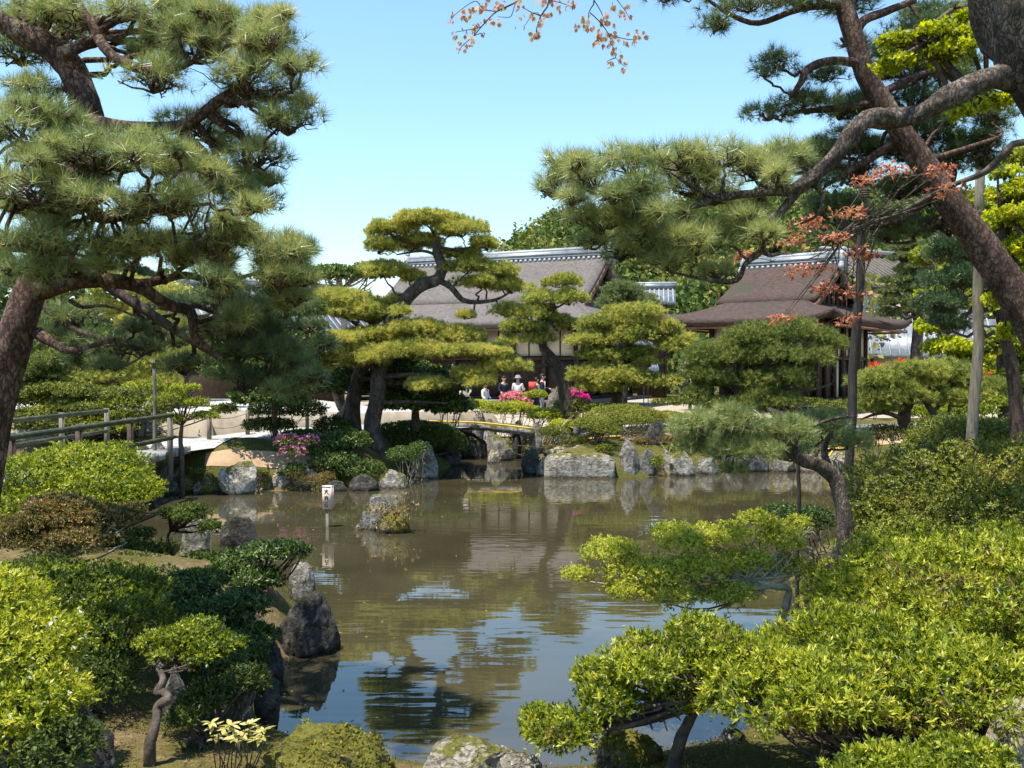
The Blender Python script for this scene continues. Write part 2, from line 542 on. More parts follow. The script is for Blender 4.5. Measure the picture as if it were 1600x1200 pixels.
def water_mat():
    m, nt, out = nodes_of('pond_water')
    tc = N(nt, 'ShaderNodeTexCoord')
    p = N(nt, 'ShaderNodeBsdfPrincipled')
    n0 = N(nt, 'ShaderNodeTexNoise')
    n0.inputs['Scale'].default_value = .5
    n0.inputs['Detail'].default_value = 4
    L(nt, tc.outputs['Object'], n0.inputs['Vector'])
    r = ramp(nt, [(.35, (.038, .032, .016)), (.65, (.054, .046, .025))])
    L(nt, n0.outputs[0], r.inputs[0])
    L(nt, r.outputs[0], p.inputs['Base Color'])
    p.inputs['Roughness'].default_value = .02
    p.inputs['IOR'].default_value = 1.40
    p.inputs['Specular IOR Level'].default_value = 1.0
    mp = N(nt, 'ShaderNodeMapping')
    mp.inputs['Scale'].default_value = (0.8, 2.6, 1)
    mp.inputs['Rotation'].default_value = (0, 0, math.radians(8))
    L(nt, tc.outputs['Object'], mp.inputs[0])
    a = N(nt, 'ShaderNodeTexNoise')
    a.inputs['Scale'].default_value = 1.6
    a.inputs['Detail'].default_value = 1.6
    L(nt, mp.outputs[0], a.inputs['Vector'])
    # calmer and livelier patches
    c = N(nt, 'ShaderNodeTexNoise')
    c.inputs['Scale'].default_value = .22
    c.inputs['Detail'].default_value = 1
    L(nt, tc.outputs['Object'], c.inputs['Vector'])
    cr = ramp(nt, [(.40, (.25, .25, .25)), (.60, (1, 1, 1))])
    L(nt, c.outputs[0], cr.inputs[0])
    b = N(nt, 'ShaderNodeBump')
    L(nt, cr.outputs[0], b.inputs['Strength'])
    b.inputs['Distance'].default_value = .0045
    L(nt, a.outputs[0], b.inputs['Height'])
    L(nt, b.outputs[0], p.inputs['Normal'])
    L(nt, p.outputs[0], out.inputs[0])
    MATS['pond_water'] = m


water_mat()

# ------------------------------------------------------------------ object helpers


def link_mesh(name, V, Fc, mat, parent=None, origin=(0, 0, 0), tint=None, smooth=False, kind=None, label=None, mats=None,
              midx=None):
    """V (n,3); Fc list of (m,k) index arrays or a list of tuples"""
    V = np.asarray(V, float)
    if isinstance(Fc, np.ndarray):
        Fc = [Fc]
    me = bpy.data.meshes.new(name)
    if len(Fc) and isinstance(Fc[0], np.ndarray):
        loops = np.concatenate([f.ravel() for f in Fc]).astype(np.int32)
        tot = np.concatenate([np.full(len(f), f.shape[1]) for f in Fc]).astype(np.int32)
    else:
        loops = np.array([i for f in Fc for i in f], np.int32)
        tot = np.array([len(f) for f in Fc], np.int32)
    start = np.concatenate([[0], np.cumsum(tot)[:-1]]).astype(np.int32)
    me.vertices.add(len(V))
    me.vertices.foreach_set('co', (V - np.asarray(origin)).astype(np.float32).ravel())
    me.loops.add(len(loops))
    me.loops.foreach_set('vertex_index', loops)
    me.polygons.add(len(tot))
    me.polygons.foreach_set('loop_start', start)
    me.polygons.foreach_set('loop_total', tot)
    if smooth:
        me.polygons.foreach_set('use_smooth', np.ones(len(tot), bool))
    if tint is not None:
        at = me.attributes.new('tint', 'FLOAT', 'POINT')
        at.data.foreach_set('value', np.clip(tint, 0, 1).astype(np.float32))
    if mats:
        for q in mats:
            me.materials.append(MATS[q])
        if midx is not None:
            me.polygons.foreach_set('material_index', np.asarray(midx, np.int32))
    else:
        me.materials.append(MATS[mat])
    me.update(calc_edges=True)
    o = bpy.data.objects.new(name, me)
    COL.objects.link(o)
    if parent is not None:
        o.parent = parent
    else:
        o.location = origin
    if kind:
        o['kind'] = kind
    if label:
        o['label'] = label
    return o


def thing(name, label, cat, loc=(0, 0, 0), rz=0.0, group=None):
    o = bpy.data.objects.new(name, None)
    o.empty_display_size = .2
    COL.objects.link(o)
    o.location = loc
    o.rotation_euler = (0, 0, rz)
    o['label'] = label
    o['category'] = cat
    if group:
        o['group'] = group
    return o


def tag(o, label, cat, group=None):
    o['label'] = label
    o['category'] = cat
    if group:
        o['group'] = group
    return o


def copy_tree(o, parent=None):
    c = o.copy()
    COL.objects.link(c)
    if parent:
        c.parent = parent
    for ch in list(o.children):
        copy_tree(ch, c)
    return c


class MB:
    def __init__(s):
        s.V = []
        s.F = []
        s.n = 0

    def add(s, V, Fc):
        V = np.asarray(V, float)
        s.V.append(V)
        s.F += [tuple(int(i) + s.n for i in f) for f in Fc]
        s.n += len(V)

    def box(s, x0, x1, y0, y1, z0, z1):
        V = [(x, y, z) for x in (x0, x1) for y in (y0, y1) for z in (z0, z1)]
        s.add(V, [(0, 1, 3, 2), (4, 6, 7, 5), (0, 4, 5, 1), (2, 3, 7, 6), (0, 2, 6, 4), (1, 5, 7, 3)])
        return s

    def obox(s, c, ax, ay, az, h):
        """oriented box: centre, three unit axes, half sizes"""
        c, ax, ay, az = map(np.asarray, (c, ax, ay, az))
        V = [c + ax * h[0] * i + ay * h[1] * j + az * h[2] * k for i in (-1, 1) for j in (-1, 1) for k in (-1, 1)]
        s.add(V, [(0, 1, 3, 2), (4, 6, 7, 5), (0, 4, 5, 1), (2, 3, 7, 6), (0, 2, 6, 4), (1, 5, 7, 3)])
        return s

    def tube(s, P, R, sides=7, cap=True, amp=0.0, seed=0):
        V, Fc = tube_geo(P, R, sides, cap, amp, seed)
        s.add(V, Fc)
        return s

    def arr(s):
        return np.concatenate(s.V) if s.V else np.zeros((0, 3))

    def build(s, name, mat, parent=None, origin=(0, 0, 0), smooth=False, **kw):
        return link_mesh(name, s.arr(), s.F, mat, parent, origin, smooth=smooth, **kw)


def tube_geo(P, R, sides=7, cap=True, amp=0.0, seed=0):
    P = np.asarray(P, float)
    R = np.asarray(R, float)
    n = len(P)
    T = np.zeros_like(P)
    T[1:-1] = P[2:] - P[:-2]
    T[0] = P[1] - P[0]
    T[-1] = P[-1] - P[-2]
    T = unit(T)
    a = np.array([0, 0, 1.0]) if abs(T[0][2]) < .9 else np.array([1.0, 0, 0])
    U = np.cross(T[0], a)
    U /= np.linalg.norm(U)
    V = []
    rng = np.random.default_rng(seed)
    ph = rng.uniform(0, 6.28, 4)
    for i in range(n):
        U = U - T[i] * (U @ T[i])
        U /= np.linalg.norm(U) + 1e-9
        B = np.cross(T[i], U)
        for k in range(sides):
            an = 2 * math.pi * k / sides
            rr = R[i]
            if amp:
                rr *= 1 + amp * (math.sin(an * 2 + ph[0] + i * .7) * .6 + math.sin(an * 3 + ph[1] - i * 1.1) * .5 + rng.uniform(-.5, .5))
            V.append(P[i] + (U * math.cos(an) + B * math.sin(an)) * rr)
    Fc = []
    for i in range(n - 1):
        for k in range(sides):
            k2 = (k + 1) % sides
            Fc.append((i * sides + k, i * sides + k2, (i + 1) * sides + k2, (i + 1) * sides + k))
    if cap:
        Fc.append(tuple(range(sides))[::-1])
        Fc.append(tuple((n - 1) * sides + k for k in range(sides)))
    return np.array(V), Fc


# ------------------------------------------------------------------ foliage generators
def ell_points(c, r, n, rng, zmin=-0.2, shell=0.25, amp=0.2, freq=1.6, hole=-9):
    """points with outward normals in the outer shell of a lumpy ellipsoid"""
    d = unit(rng.normal(size=(int(n * 2.6) + 8, 3)))
    d = d[d[:, 2] > zmin]
    sd = int(rng.integers(1 << 30))
    nz = noise3(d, freq, sd) + .55 * noise3(d, freq * 3.2, sd + 7)
    rad = (1 + amp * nz) * (1 - shell * rng.random(len(d)) ** 1.3)
    P = np.asarray(c) + d * rad[:, None] * np.asarray(r)
    if hole > -5:
        keep = noise3(P, .9 / max(min(r), .15), sd + 1) > hole
        P, d = P[keep], d[keep]
    P, d = P[:n], d[:n]
    return P, unit(d / np.asarray(r))


def lump_points(c, r, n, rng, m=7, lump=0.42, zmin=-0.25, lz=1.0):
    """points on small lumps that crowd the upper side of an ellipsoid pad"""
    d = unit(rng.normal(size=(m, 3)))
    d[:, 2] = np.abs(d[:, 2]) * .9 - .15
    C = np.asarray(c) + d * np.asarray(r) * (1 - lump) * rng.uniform(.55, 1.0, (m, 1))
    Ps, Ns = [], []
    per = max(3, n // m)
    for k in range(m):
        rr = np.asarray(r) * lump * rng.uniform(.75, 1.2) * np.array([1, 1, lz])
        rr[2] = max(rr[2], .45 * rr[0])
        P, nn = ell_points(C[k], rr, per, rng, zmin, .45, .25)
        Ps.append(P)
        Ns.append(nn)
    return np.concatenate(Ps), np.concatenate(Ns), C


def perp(D, rng):
    return unit(np.cross(D, rng.normal(size=D.shape)))


def needles(P, D, k, ln, w, spread, rng, tb=0.5, tv=0.25, shoot=.25):
    n = len(P)
    tt = np.clip(tb + rng.normal(size=n) * tv + .16 * noise3(P, 1.4, 5) + .10 * noise3(P, 4.5, 6), 0, 1)
    P = np.repeat(P, k, 0)
    D = np.repeat(D, k, 0)
    T = np.repeat(tt, k)
    s = rng.random((len(P), 1))
    E = unit(D * (.35 + .65 * rng.random((len(P), 1))) + rng.normal(size=P.shape) * spread)
    B = P + D * s * ln * shoot
    S = perp(E, rng) * w * .5
    tip = B + E * ln * rng.uniform(.75, 1.1, (len(P), 1))
    V = np.stack([B - S, B + S, tip], 1).reshape(-1, 3)
    Fc = np.arange(len(V)).reshape(-1, 3)
    T = np.clip(T + rng.normal(size=len(P)) * .08, 0, 1)
    return V, Fc, np.repeat(T, 3)


def leaves(P, D, k, ln, w, spread, rng, tb=0.5, tv=0.22, droop=0.0, shoot=.4):
    n = len(P)
    tt = np.clip(tb + rng.normal(size=n) * tv + .16 * noise3(P, 1.4, 5) + .10 * noise3(P, 4.5, 6), 0, 1)
    P = np.repeat(P, k, 0)
    D = np.repeat(D, k, 0)
    T = np.repeat(tt, k)
    E = unit(D * .6 + rng.normal(size=P.shape) * spread + np.array([0, 0, -droop]))
    B = P + D * rng.random((len(P), 1)) * ln * shoot
    S = unit(np.cross(E, D + rng.normal(size=P.shape) * .35))
    l = ln * rng.uniform(.5, 1.25, (len(P), 1))
    up = unit(np.cross(S, E))
    V = np.stack([B, B + E * l * .5 - S * w * .5 + up * w * .12, B + E * l, B + E * l * .5 + S * w * .5 + up * w * .12], 1).reshape(-1, 3)
    Fc = np.arange(len(V)).reshape(-1, 4)
    T = np.clip(T + rng.normal(size=len(P)) * .10, 0, 1)
    return V, Fc, np.repeat(T, 4)


class Fol:
    def __init__(s):
        s.V, s.F, s.T, s.n = [], [], [], 0

    def add(s, g):
        V, Fc, T = g
        s.V.append(V)
        s.F.append(Fc + s.n)
        s.T.append(T)
        s.n += len(V)

    def build(s, name, mat, parent=None, origin=(0, 0, 0), **kw):
        if not s.V:
            return None
        return link_mesh(name, np.concatenate(s.V), s.F, mat, parent, origin, tint=np.concatenate(s.T), **kw)


def wiggle(a, b, n, amp, rng, sag=0.0):
    a, b = np.asarray(a, float), np.asarray(b, float)
    t = np.linspace(0, 1, n)[:, None]
    P = a + (b - a) * t
    ln = np.linalg.norm(b - a)
    k = rng.normal(size=(n, 3)) * amp * ln
    k[0] = 0
    k[-1] = 0
    P = P + k
    P[:, 2] += -sag * ln * 4 * (t[:, 0] * (1 - t[:, 0]))
    return P


def root(P, R):
    """carry the foot of a trunk down into the ground"""
    z = g1(P[0][0], P[0][1])
    z = max(z, -.4) - .15
    if P[0][2] > z:
        P = np.concatenate([[[P[0][0], P[0][1], z]], P])
        R = np.concatenate([[R[0] * 1.2], R])
    return P, R


def px_path(L_, n=4):
    P = np.array([W(q[0], q[1], q[2]) for q in L_])
    R = np.array([q[3] for q in L_])
    C = catmull(np.concatenate([P, R[:, None]], 1), n)
    return C[:, :3], np.maximum(C[:, 3], .003)


def fill(regs, n, ru, rv, rd, seed, dy=.5):
    """many small pads scattered inside elliptical regions (u, v, Y, ru, rv)"""
    r = np.random.default_rng(seed)
    ar = np.array([q[3] * q[4] for q in regs], float)
    ar /= ar.sum()
    out = []
    for _ in range(n):
        q = regs[int(r.choice(len(regs), p=ar))]
        a, m = r.uniform(0, 6.28), math.sqrt(r.random())
        k = r.uniform(.7, 1.25)
        out.append((q[0] + q[3] * m * math.cos(a), q[1] + q[4] * m * math.sin(a), q[2] + r.normal() * dy * .6, ru * k, rv * k, rd * k))
    return out


PAR = dict(
    near=dict(nl=.145, nw=.0042, k=34, dens=30, spread=.55, mat='needle_near', twig='twig'),
    mid=dict(nl=.11, nw=.011, k=14, dens=95, spread=.55, mat='needle_mid', twig='twig'),
)


def pine(label, base, trunk, limbs, pads, nl=.11, nw=.011, k=14, dens=95, spread=.6, mat='needle_mid', bark='bark_pine',
         m=7, lump=.42, tb=.5, group=None, seed=1, sides=10, twigs=7, amp=.05, candles=0, up=.5, name='pine_tree', zmin=-.25,
         tw=.012, lz=1.0, fat=1.75, boost=1.15, infill=True):
    rng = np.random.default_rng(seed)
    t = thing(name, label, 'pine tree', base, group=group)
    tr = MB()
    sk = []
    P, R = px_path(trunk)
    tr.tube(*root(P, R), sides, True, amp, seed)
    sk.append((P, R))
    tr.build('trunk', bark, t, base, smooth=True)
    br = MB()
    for lb in limbs:
        P, R = px_path(lb)
        br.tube(P, R, max(6, sides - 3), True, amp, seed + 3)
        sk.append((P, R))
    allP = np.concatenate([q[0] for q in sk])
    allR = np.concatenate([q[1] for q in sk])
    if infill:
        ex = []
        for i in range(len(pads)):
            for j in range(i + 1, len(pads)):
                a_, b_ = pads[i], pads[j]
                if abs(a_[0] - b_[0]) < (a_[3] + b_[3]) * .9 and abs(a_[1] - b_[1]) < (a_[4] + b_[4]) * 1.7 and rng.random() < .33:
                    q = rng.uniform(.35, .65)
                    ex.append(tuple(a_[m_] * q + b_[m_] * (1 - q) for m_ in range(3)) + (a_[3] * .55, a_[4] * .6, a_[5] * .7))
        pads = list(pads) + ex
    fo = Fol()
    cd = Fol()
    for (u, v, Y, ru, rv, rd) in pads:
        c = W(u, v, Y)
        s = Y / F
        r = np.array([ru * s * (1.1 if nl > .125 else 1.18), rd, rv * s * fat])
        p = 1.6
        area = 4 * math.pi * (((r[0] * r[1]) ** p + (r[0] * r[2]) ** p + (r[1] * r[2]) ** p) / 3) ** (1 / p)
        n = int(area * dens * boost) + 12
        Pn, Nn, Cs = lump_points(c, r, n, rng, m, lump, zmin, lz)
        Dn = unit(Nn * (1 - up * .5) + np.array([0, 0, up]) + rng.normal(size=Nn.shape) * .25)
        # tufts low on a pad are the old, darker needles
        fo.add(needles(Pn, Dn, k, nl, nw, spread, rng, tb, .2))
        if nl > .115 and nw < .006:
            q = rng.random(len(Pn)) < .035
            if q.any():
                cd.add(needles(Pn[q], -Dn[q], 10, nl * .9, nw, spread, rng, .2, .3))
        if candles:
            q = rng.random(len(Pn)) < candles
            q &= Nn[:, 2] > .1
            Pc = Pn[q]
            if len(Pc):
                Dc = unit(np.array([0, 0, 1.0]) + rng.normal(size=Pc.shape) * .18)
                for j in range(2):
                    fo2 = needles(Pc, Dc, 3, nl * .85, nw * 2.6, .05, rng, .5, .3, 0.0)
                    cd.add(fo2)
        # twigs: from nearest wood to the pad and on to its lumps
        j = np.argmin(np.linalg.norm(allP - (c - np.array([0, 0, r[2] * .4])), axis=1) - allR * 2)
        a = allP[j]
        hub = c - np.array([0, 0, r[2] * .35])
        dl = np.linalg.norm(hub - a)
        if dl > .1:
            wp = wiggle(a, hub, 6, .07, rng)
            r0 = min(allR[j] * .6, tw * (1.2 + dl * 1.2))
            br.tube(catmull(wp, 2), np.linspace(r0, tw * .9, 11), 6)
        for C in Cs[:twigs]:
            wp = wiggle(hub, C, 5, .10, rng, -.06)
            br.tube(wp, np.linspace(tw * .8, tw * .3, 5), 5)
            for _ in range(2):
                e = C + rng.normal(size=3) * r * lump * .6
                br.tube(wiggle(wp[3], e, 4, .1, rng), np.linspace(tw * .4, tw * .2, 4), 4)
    br.build('branches', bark if sides > 11 else 'twig', t, base, smooth=True)
    fo.build('crown', mat, t, base)
    if candles and cd.n:
        cd.build('candles', 'candle', t, base, kind='stuff')
    return t


def shrub(name, label, cat, base, clumps, mat='azalea_olive', ln=.03, w=.013, k=6, dens=420, spread=.6, stems=6, bark='twig',
          tb=.5, tv=.22, seed=1, group=None, amp=.12, zmin=-.35, shell=.25, droop=0., hole=-9, blooms=None, freq=2.2, inner=.35,
          trunk_r=.02, lumpy=0, trunk=None, upn=.25, old=.0):
    """clumps: (u, v, Y, ru, rv, depth radius)"""
    rng = np.random.default_rng(seed)
    t = thing(name, label, cat, base, group=group)
    fo = Fol()
    fl = Fol()
    ol = Fol()
    st = MB()
    base = np.asarray(base, float)
    if trunk:
        Pt, Rt = px_path(trunk)
        st.tube(*root(Pt, Rt), 8, True, .12, seed)
    for (u, v, Y, ru, rv, rd) in clumps:
        c = W(u, v, Y)
        s = Y / F
        r = np.array([ru * s, rd, rv * s])
        p = 1.6
        area = 4 * math.pi * (((r[0] * r[1]) ** p + (r[0] * r[2]) ** p + (r[1] * r[2]) ** p) / 3) ** (1 / p)
        n = int(area * dens) + 10
        if lumpy:
            P, D, _ = lump_points(c, r, n, rng, lumpy, .4, zmin)
        else:
            P, D = ell_points(c, r, n, rng, zmin, shell, amp, freq, hole)
        D = unit(D + np.array([0, 0, upn]) + rng.normal(size=D.shape) * .2)
        if old:
            qo = (noise3(P, 3.0, seed + 3) + .5 * rng.normal(size=len(P))) > (1.15 - old * 2)
            if qo.any():
                ol.add(leaves(P[qo], D[qo], k, ln * .9, w * .9, spread * 1.3, rng, .35, .3, droop))
            P, D = P[~qo], D[~qo]
        fo.add(leaves(P, D, k, ln, w, spread, rng, tb, tv, droop))
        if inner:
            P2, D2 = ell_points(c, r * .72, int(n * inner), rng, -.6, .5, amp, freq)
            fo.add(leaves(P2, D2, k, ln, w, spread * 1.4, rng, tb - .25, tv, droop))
        if blooms:
            bm, frac, sz = blooms
            q = rng.random(len(P)) < frac * np.clip(.6 + noise3(P, 1.2 / max(r[0], .2), seed), 0, 1.6)
            if q.any():
                fl.add(leaves(P[q] + D[q] * ln * .5, D[q], 5, sz, sz * .8, .9, rng, .5, .25))
        for j in range(stems):
            e = c + unit(rng.normal(size=3)) * r * rng.uniform(.3, .8) * np.array([1, 1, .7])
            if trunk:
                b0 = Pt[int(len(Pt) * rng.uniform(.75, .99))]
            else:
                b0 = base + np.array([rng.normal() * .25 * r[0], rng.normal() * .25 * r[1], -.05])
            mid = b0 + (e - b0) * .5 + np.array([0, 0, -.05 * np.linalg.norm(e - b0)])
            wp = catmull(np.array([b0, mid + rng.normal(size=3) * .06 * np.linalg.norm(e - b0), e]), 4)
            st.tube(wp, np.linspace(trunk_r, trunk_r * .4, len(wp)), 6, amp=.1)
            for _ in range(4):
                i0 = int(rng.integers(3, len(wp) - 1))
                e2 = wp[i0] + unit(rng.normal(size=3) + np.array([0, 0, .6])) * rng.uniform(.3, .7) * r
                st.tube(wiggle(wp[i0], e2, 4, .1, rng), np.linspace(trunk_r * .5, trunk_r * .2, 4), 5)
    if st.n:
        st.build('stems', bark, t, base, smooth=True)
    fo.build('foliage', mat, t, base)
    if ol.n:
        ol.build('old_leaves', 'azalea_rust', t, base)
    if fl.n:
        fl.build('blossoms', blooms[0], t, base, kind='stuff')
    return t


# ------------------------------------------------------------------ rocks
_ico = {}


def ico(sub):
    if sub in _ico:
        return _ico[sub]
    import bmesh
    bm = bmesh.new()
    bmesh.ops.create_icosphere(bm, subdivisions=sub, radius=1)
    V = np.array([v.co[:] for v in bm.verts])
    Fc = np.array([[v.index for v in f.verts] for f in bm.faces])
    bm.free()
    _ico[sub] = (V, Fc)
    return _ico[sub]


def rock(label, u0, v0, u1, v1, mat='rock_grey', seed=1, Y=None, dfac=.8, cuts=16, sub=4, z0=None, group=None, squash=.16, top=None,
         name='rock', lean=0.0, box=False, rough=.055, cat='rock', taper=0.0):
    """rock seen between pixels (u0,v0)-(u1,v1); v1 is where it meets ground or water"""
    rng = np.random.default_rng(seed)
    uc = (u0 + u1) / 2
    if Y is None:
        B = hit(uc, v1)
        Y = B[1] + 0.0
    w = (u1 - u0) * Y / F
    Pt, Pb = W(uc, v0, Y), W(uc, v1, Y)
    h = Pt[2] - Pb[2]
    V, Fc = ico(sub)
    V = V.copy()
    if box:
        V = np.sign(V) * np.abs(V) ** .35
        V = V / np.abs(V).max(0)
    for i in range(cuts):
        n = unit(rng.normal(size=3) * np.array([1, 1, .8]))
        o = rng.uniform(.62, .9) if not box else rng.uniform(1.15, 1.4)
        d = V @ n - o
        V = V - np.where(d > 0, d * .93, 0)[:, None] * n
    V = V - (V.max(0) + V.min(0)) / 2
    V = V / ((V.max(0) - V.min(0)) / 2)
    nz = noise3(V, 1.3, seed) * .6 + noise3(V, 3.1, seed + 1) * .45 - np.abs(noise3(V, 2.2, seed + 9)) * .9 + noise3(V, 8, seed + 2) * .28 + noise3(V, 17, seed + 4) * .2
    V = V * (1 + rough * 1.3 * nz)[:, None]
    deep = h * .35 + .08
    deep = max(deep, Pb[2] - max(g1(Pb[0], Y + w / 2 * dfac * .8), -.35) + .12, Pb[2] - max(g1(Pb[0], Y + .05), -.35) + .12)
    tp_ = 1 - taper * np.clip((V[:, 2] + .6) / 1.6, 0, 1)
    V[:, 0] *= tp_
    V[:, 1] *= tp_
    V[:, 0] += lean * V[:, 2]
    V = V * np.array([w / 2, w / 2 * dfac, (h + deep) / 2])
    c = np.array([Pb[0], Y + w / 2 * dfac * .8, Pb[2] + (h - deep) / 2])
    V = V + c
    o = link_mesh(name, V, Fc, mat, None, (c[0], c[1], Pb[2]), smooth=True)
    o.data.set_sharp_from_angle(angle=math.radians(28))
    tag(o, label, cat, group)
    if mat in ('rock_mossy', 'rock_orange'):
        # living moss: short upright tufts on the upper faces
        fr = np.random.default_rng(seed + 50)
        A, B_, C_ = V[Fc[:, 0]], V[Fc[:, 1]], V[Fc[:, 2]]
        nn = np.cross(B_ - A, C_ - A)
        ar = np.linalg.norm(nn, axis=1) + 1e-12
        nn = nn / ar[:, None]
        wgt = ar * (nn[:, 2] > .1) * (noise3((A + B_) / 2, 1.6 / max(w * .5, .1), seed) > -.45)
        if wgt.sum() > 0:
            sz = .016 + .0007 * Y
            cnt = int(min(9000, wgt.sum() * .5 / (sz * sz) * .8))
            fi = fr.choice(len(Fc), cnt, p=wgt / wgt.sum())
            a_, b_ = fr.random((cnt, 1)), fr.random((cnt, 1))
            fl_ = (a_ + b_) > 1
            a_, b_ = np.where(fl_, 1 - a_, a_), np.where(fl_, 1 - b_, b_)
            Pm = A[fi] + (B_[fi] - A[fi]) * a_ + (C_[fi] - A[fi]) * b_
            g_ = leaves(Pm, unit(nn[fi] + [0, 0, .6]), 1, sz * 1.5, sz * .7, .55, fr, .4, .3)
            link_mesh('moss', g_[0], [g_[1]], 'moss_leaf', o, (c[0], c[1], Pb[2]), tint=g_[2], kind='stuff')
    return o

# ================================================================== SETTING
def grid_axis(a, b, step, far0, far1, nf=26):
    t = np.linspace(0, 1, nf)[1:] ** 2.2
    lo = a - (a - far0) * t
    hi = b + (far1 - b) * t
    return np.concatenate([lo[::-1], np.arange(a, b + step * .5, step), hi])


def build_ground():
    xs = grid_axis(-19, 14, .16, -900, 900)
    ys = grid_axis(2.0, 40, .16, -60, 1200)
    X, Y = np.meshgrid(xs, ys, indexing='ij')
    Z = gz(X.ravel(), Y.ravel())
    V = np.stack([X.ravel(), Y.ravel(), Z], 1)
    nx, ny = len(xs), len(ys)
    i = np.arange(nx - 1)[:, None] * ny + np.arange(ny - 1)[None]
    Fc = np.stack([i, i + ny, i + ny + 1, i + 1], -1).reshape(-1, 4)
    link_mesh('ground', V, Fc, 'moss_ground', smooth=True, kind='structure')


build_ground()
wv = [(-40, 2, 0), (40, 2, 0), (40, 60, 0), (-40, 60, 0)]
# the water lies only where the pond is: a sheet a little wider than the outline
PO = POND + unit(POND - np.array([-3.0, 20.0])) * .9
link_mesh('pond_water', np.concatenate([PO, np.zeros((len(PO), 1))], 1), [tuple(range(len(PO)))], 'pond_water', kind='structure')


def strip(name, pts, widths, mat, dz=.012, kind='structure', step=6, cross=8, base=None):
    """a sheet that follows the ground along a line of (x, y) points"""
    C = catmull(np.array(pts, float), step)
    Wd = np.interp(np.linspace(0, 1, len(C)), np.linspace(0, 1, len(widths)), widths)
    T = np.gradient(C, axis=0)
    T = T / np.linalg.norm(T, axis=1, keepdims=True)
    Nn = np.stack([-T[:, 1], T[:, 0]], 1)
    V = []
    for j in range(cross + 1):
        s = (j / cross - .5)
        V.append(C + Nn * (Wd * s)[:, None])
    V = np.stack(V, 1)
    z = gz(V[..., 0].ravel(), V[..., 1].ravel()).reshape(V.shape[:2]) + dz
    if base is not None:
        z = np.maximum(z, base)
    V3 = np.concatenate([V, z[..., None]], 2).reshape(-1, 3)
    n, m = len(C), cross + 1
    i = np.arange(n - 1)[:, None] * m + np.arange(m - 1)[None]
    Fc = np.stack([i, i + 1, i + m + 1, i + m], -1).reshape(-1, 4)
    return link_mesh(name, V3, Fc, mat, kind=kind)


# pale court in front of the halls, and the gravel path that comes off the bridge
xs = np.linspace(-60, 60, 121)
ys = np.linspace(38.3, 62, 25)
X, Y = np.meshgrid(xs, ys, indexing='ij')
i = np.arange(120)[:, None] * 25 + np.arange(24)[None]
link_mesh('gravel_court', np.stack([X.ravel(), Y.ravel(), gz(X.ravel(), Y.ravel()) + .02], 1),
          np.stack([i, i + 25, i + 26, i + 1], -1).reshape(-1, 4), 'sand', kind='structure')
strip('gravel_path', [(-8.9, 23.6), (-8.6, 25.2), (-7.8, 27.0), (-6.6, 29.5), (-4.6, 32.2), (-2.0, 34.2)], [2.1, 2.4, 2.6, 3.2, 3.0, 2.0], 'gravel',
      dz=.03, base=1.0)
strip('gravel_path', [(1.2, 34.0), (3.5, 34.6), (7, 34.6), (11, 33.6), (15, 33.8), (20, 35)], [1.0, 1.3, 1.5, 1.5, 1.6, 1.6], 'gravel', dz=.03)
strip('earth_path', [(3.2, 30.0), (6.0, 31.0), (9, 30.6), (11.5, 30.2), (13.5, 31)], [.9, 1.0, .9, 1.3, 1.2], 'earth', dz=.02)
strip('earth_path', [(-7.6, 24.55), (-6.2, 24.75), (-5.2, 25.0), (-4.2, 25.6)], [.3, .42, .5, .4], 'earth', dz=.015)


# raised sand court with sloping sides
def sand_platform():
    out = [(-26, 28.0), (-10.2, 28.0), (-8.6, 28.6), (-7.6, 30.2), (-6.6, 33.0), (-4.0, 35.6), (-1.2, 36.8), (-1.0, 38.4), (-8, 40.5), (-26, 40)]
    B = catmull(np.array(out), 4, True)
    c = np.array([-12, 34.0])
    T = B + (c - B) / np.linalg.norm(c - B, axis=1, keepdims=True) * .35
    zb, zt = .9, 1.74
    hh = np.interp(B[:, 0], [-8, -5], [zt, 1.42])
    V = np.concatenate([np.c_[B, np.full(len(B), zb)], np.c_[T, hh], [[c[0], c[1], zt]]])
    n = len(B)
    Fc = [(k, (k + 1) % n, n + (k + 1) % n, n + k) for k in range(n)]
    Fc += [(n + k, n + (k + 1) % n, 2 * n) for k in range(n)]
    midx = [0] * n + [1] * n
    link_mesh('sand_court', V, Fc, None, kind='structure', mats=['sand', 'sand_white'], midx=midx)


sand_platform()


# wooded hill
def hill_h(x, y):
    d = np.clip((y - 110) / 110, 0, 1)
    prof = np.interp(x / np.maximum(y, 1), [-.10, 0.0, .05, .12, .25, .35, .5, .8, 1.5], [0, .125, .155, .162, .165, .180, .175, .13, .05])
    return (1.0 + prof * 190 * sstep(d) + 2.0 * vnoise(x / 14, y / 14, 9) * sstep(d)) - 1.0 * (d <= 0)


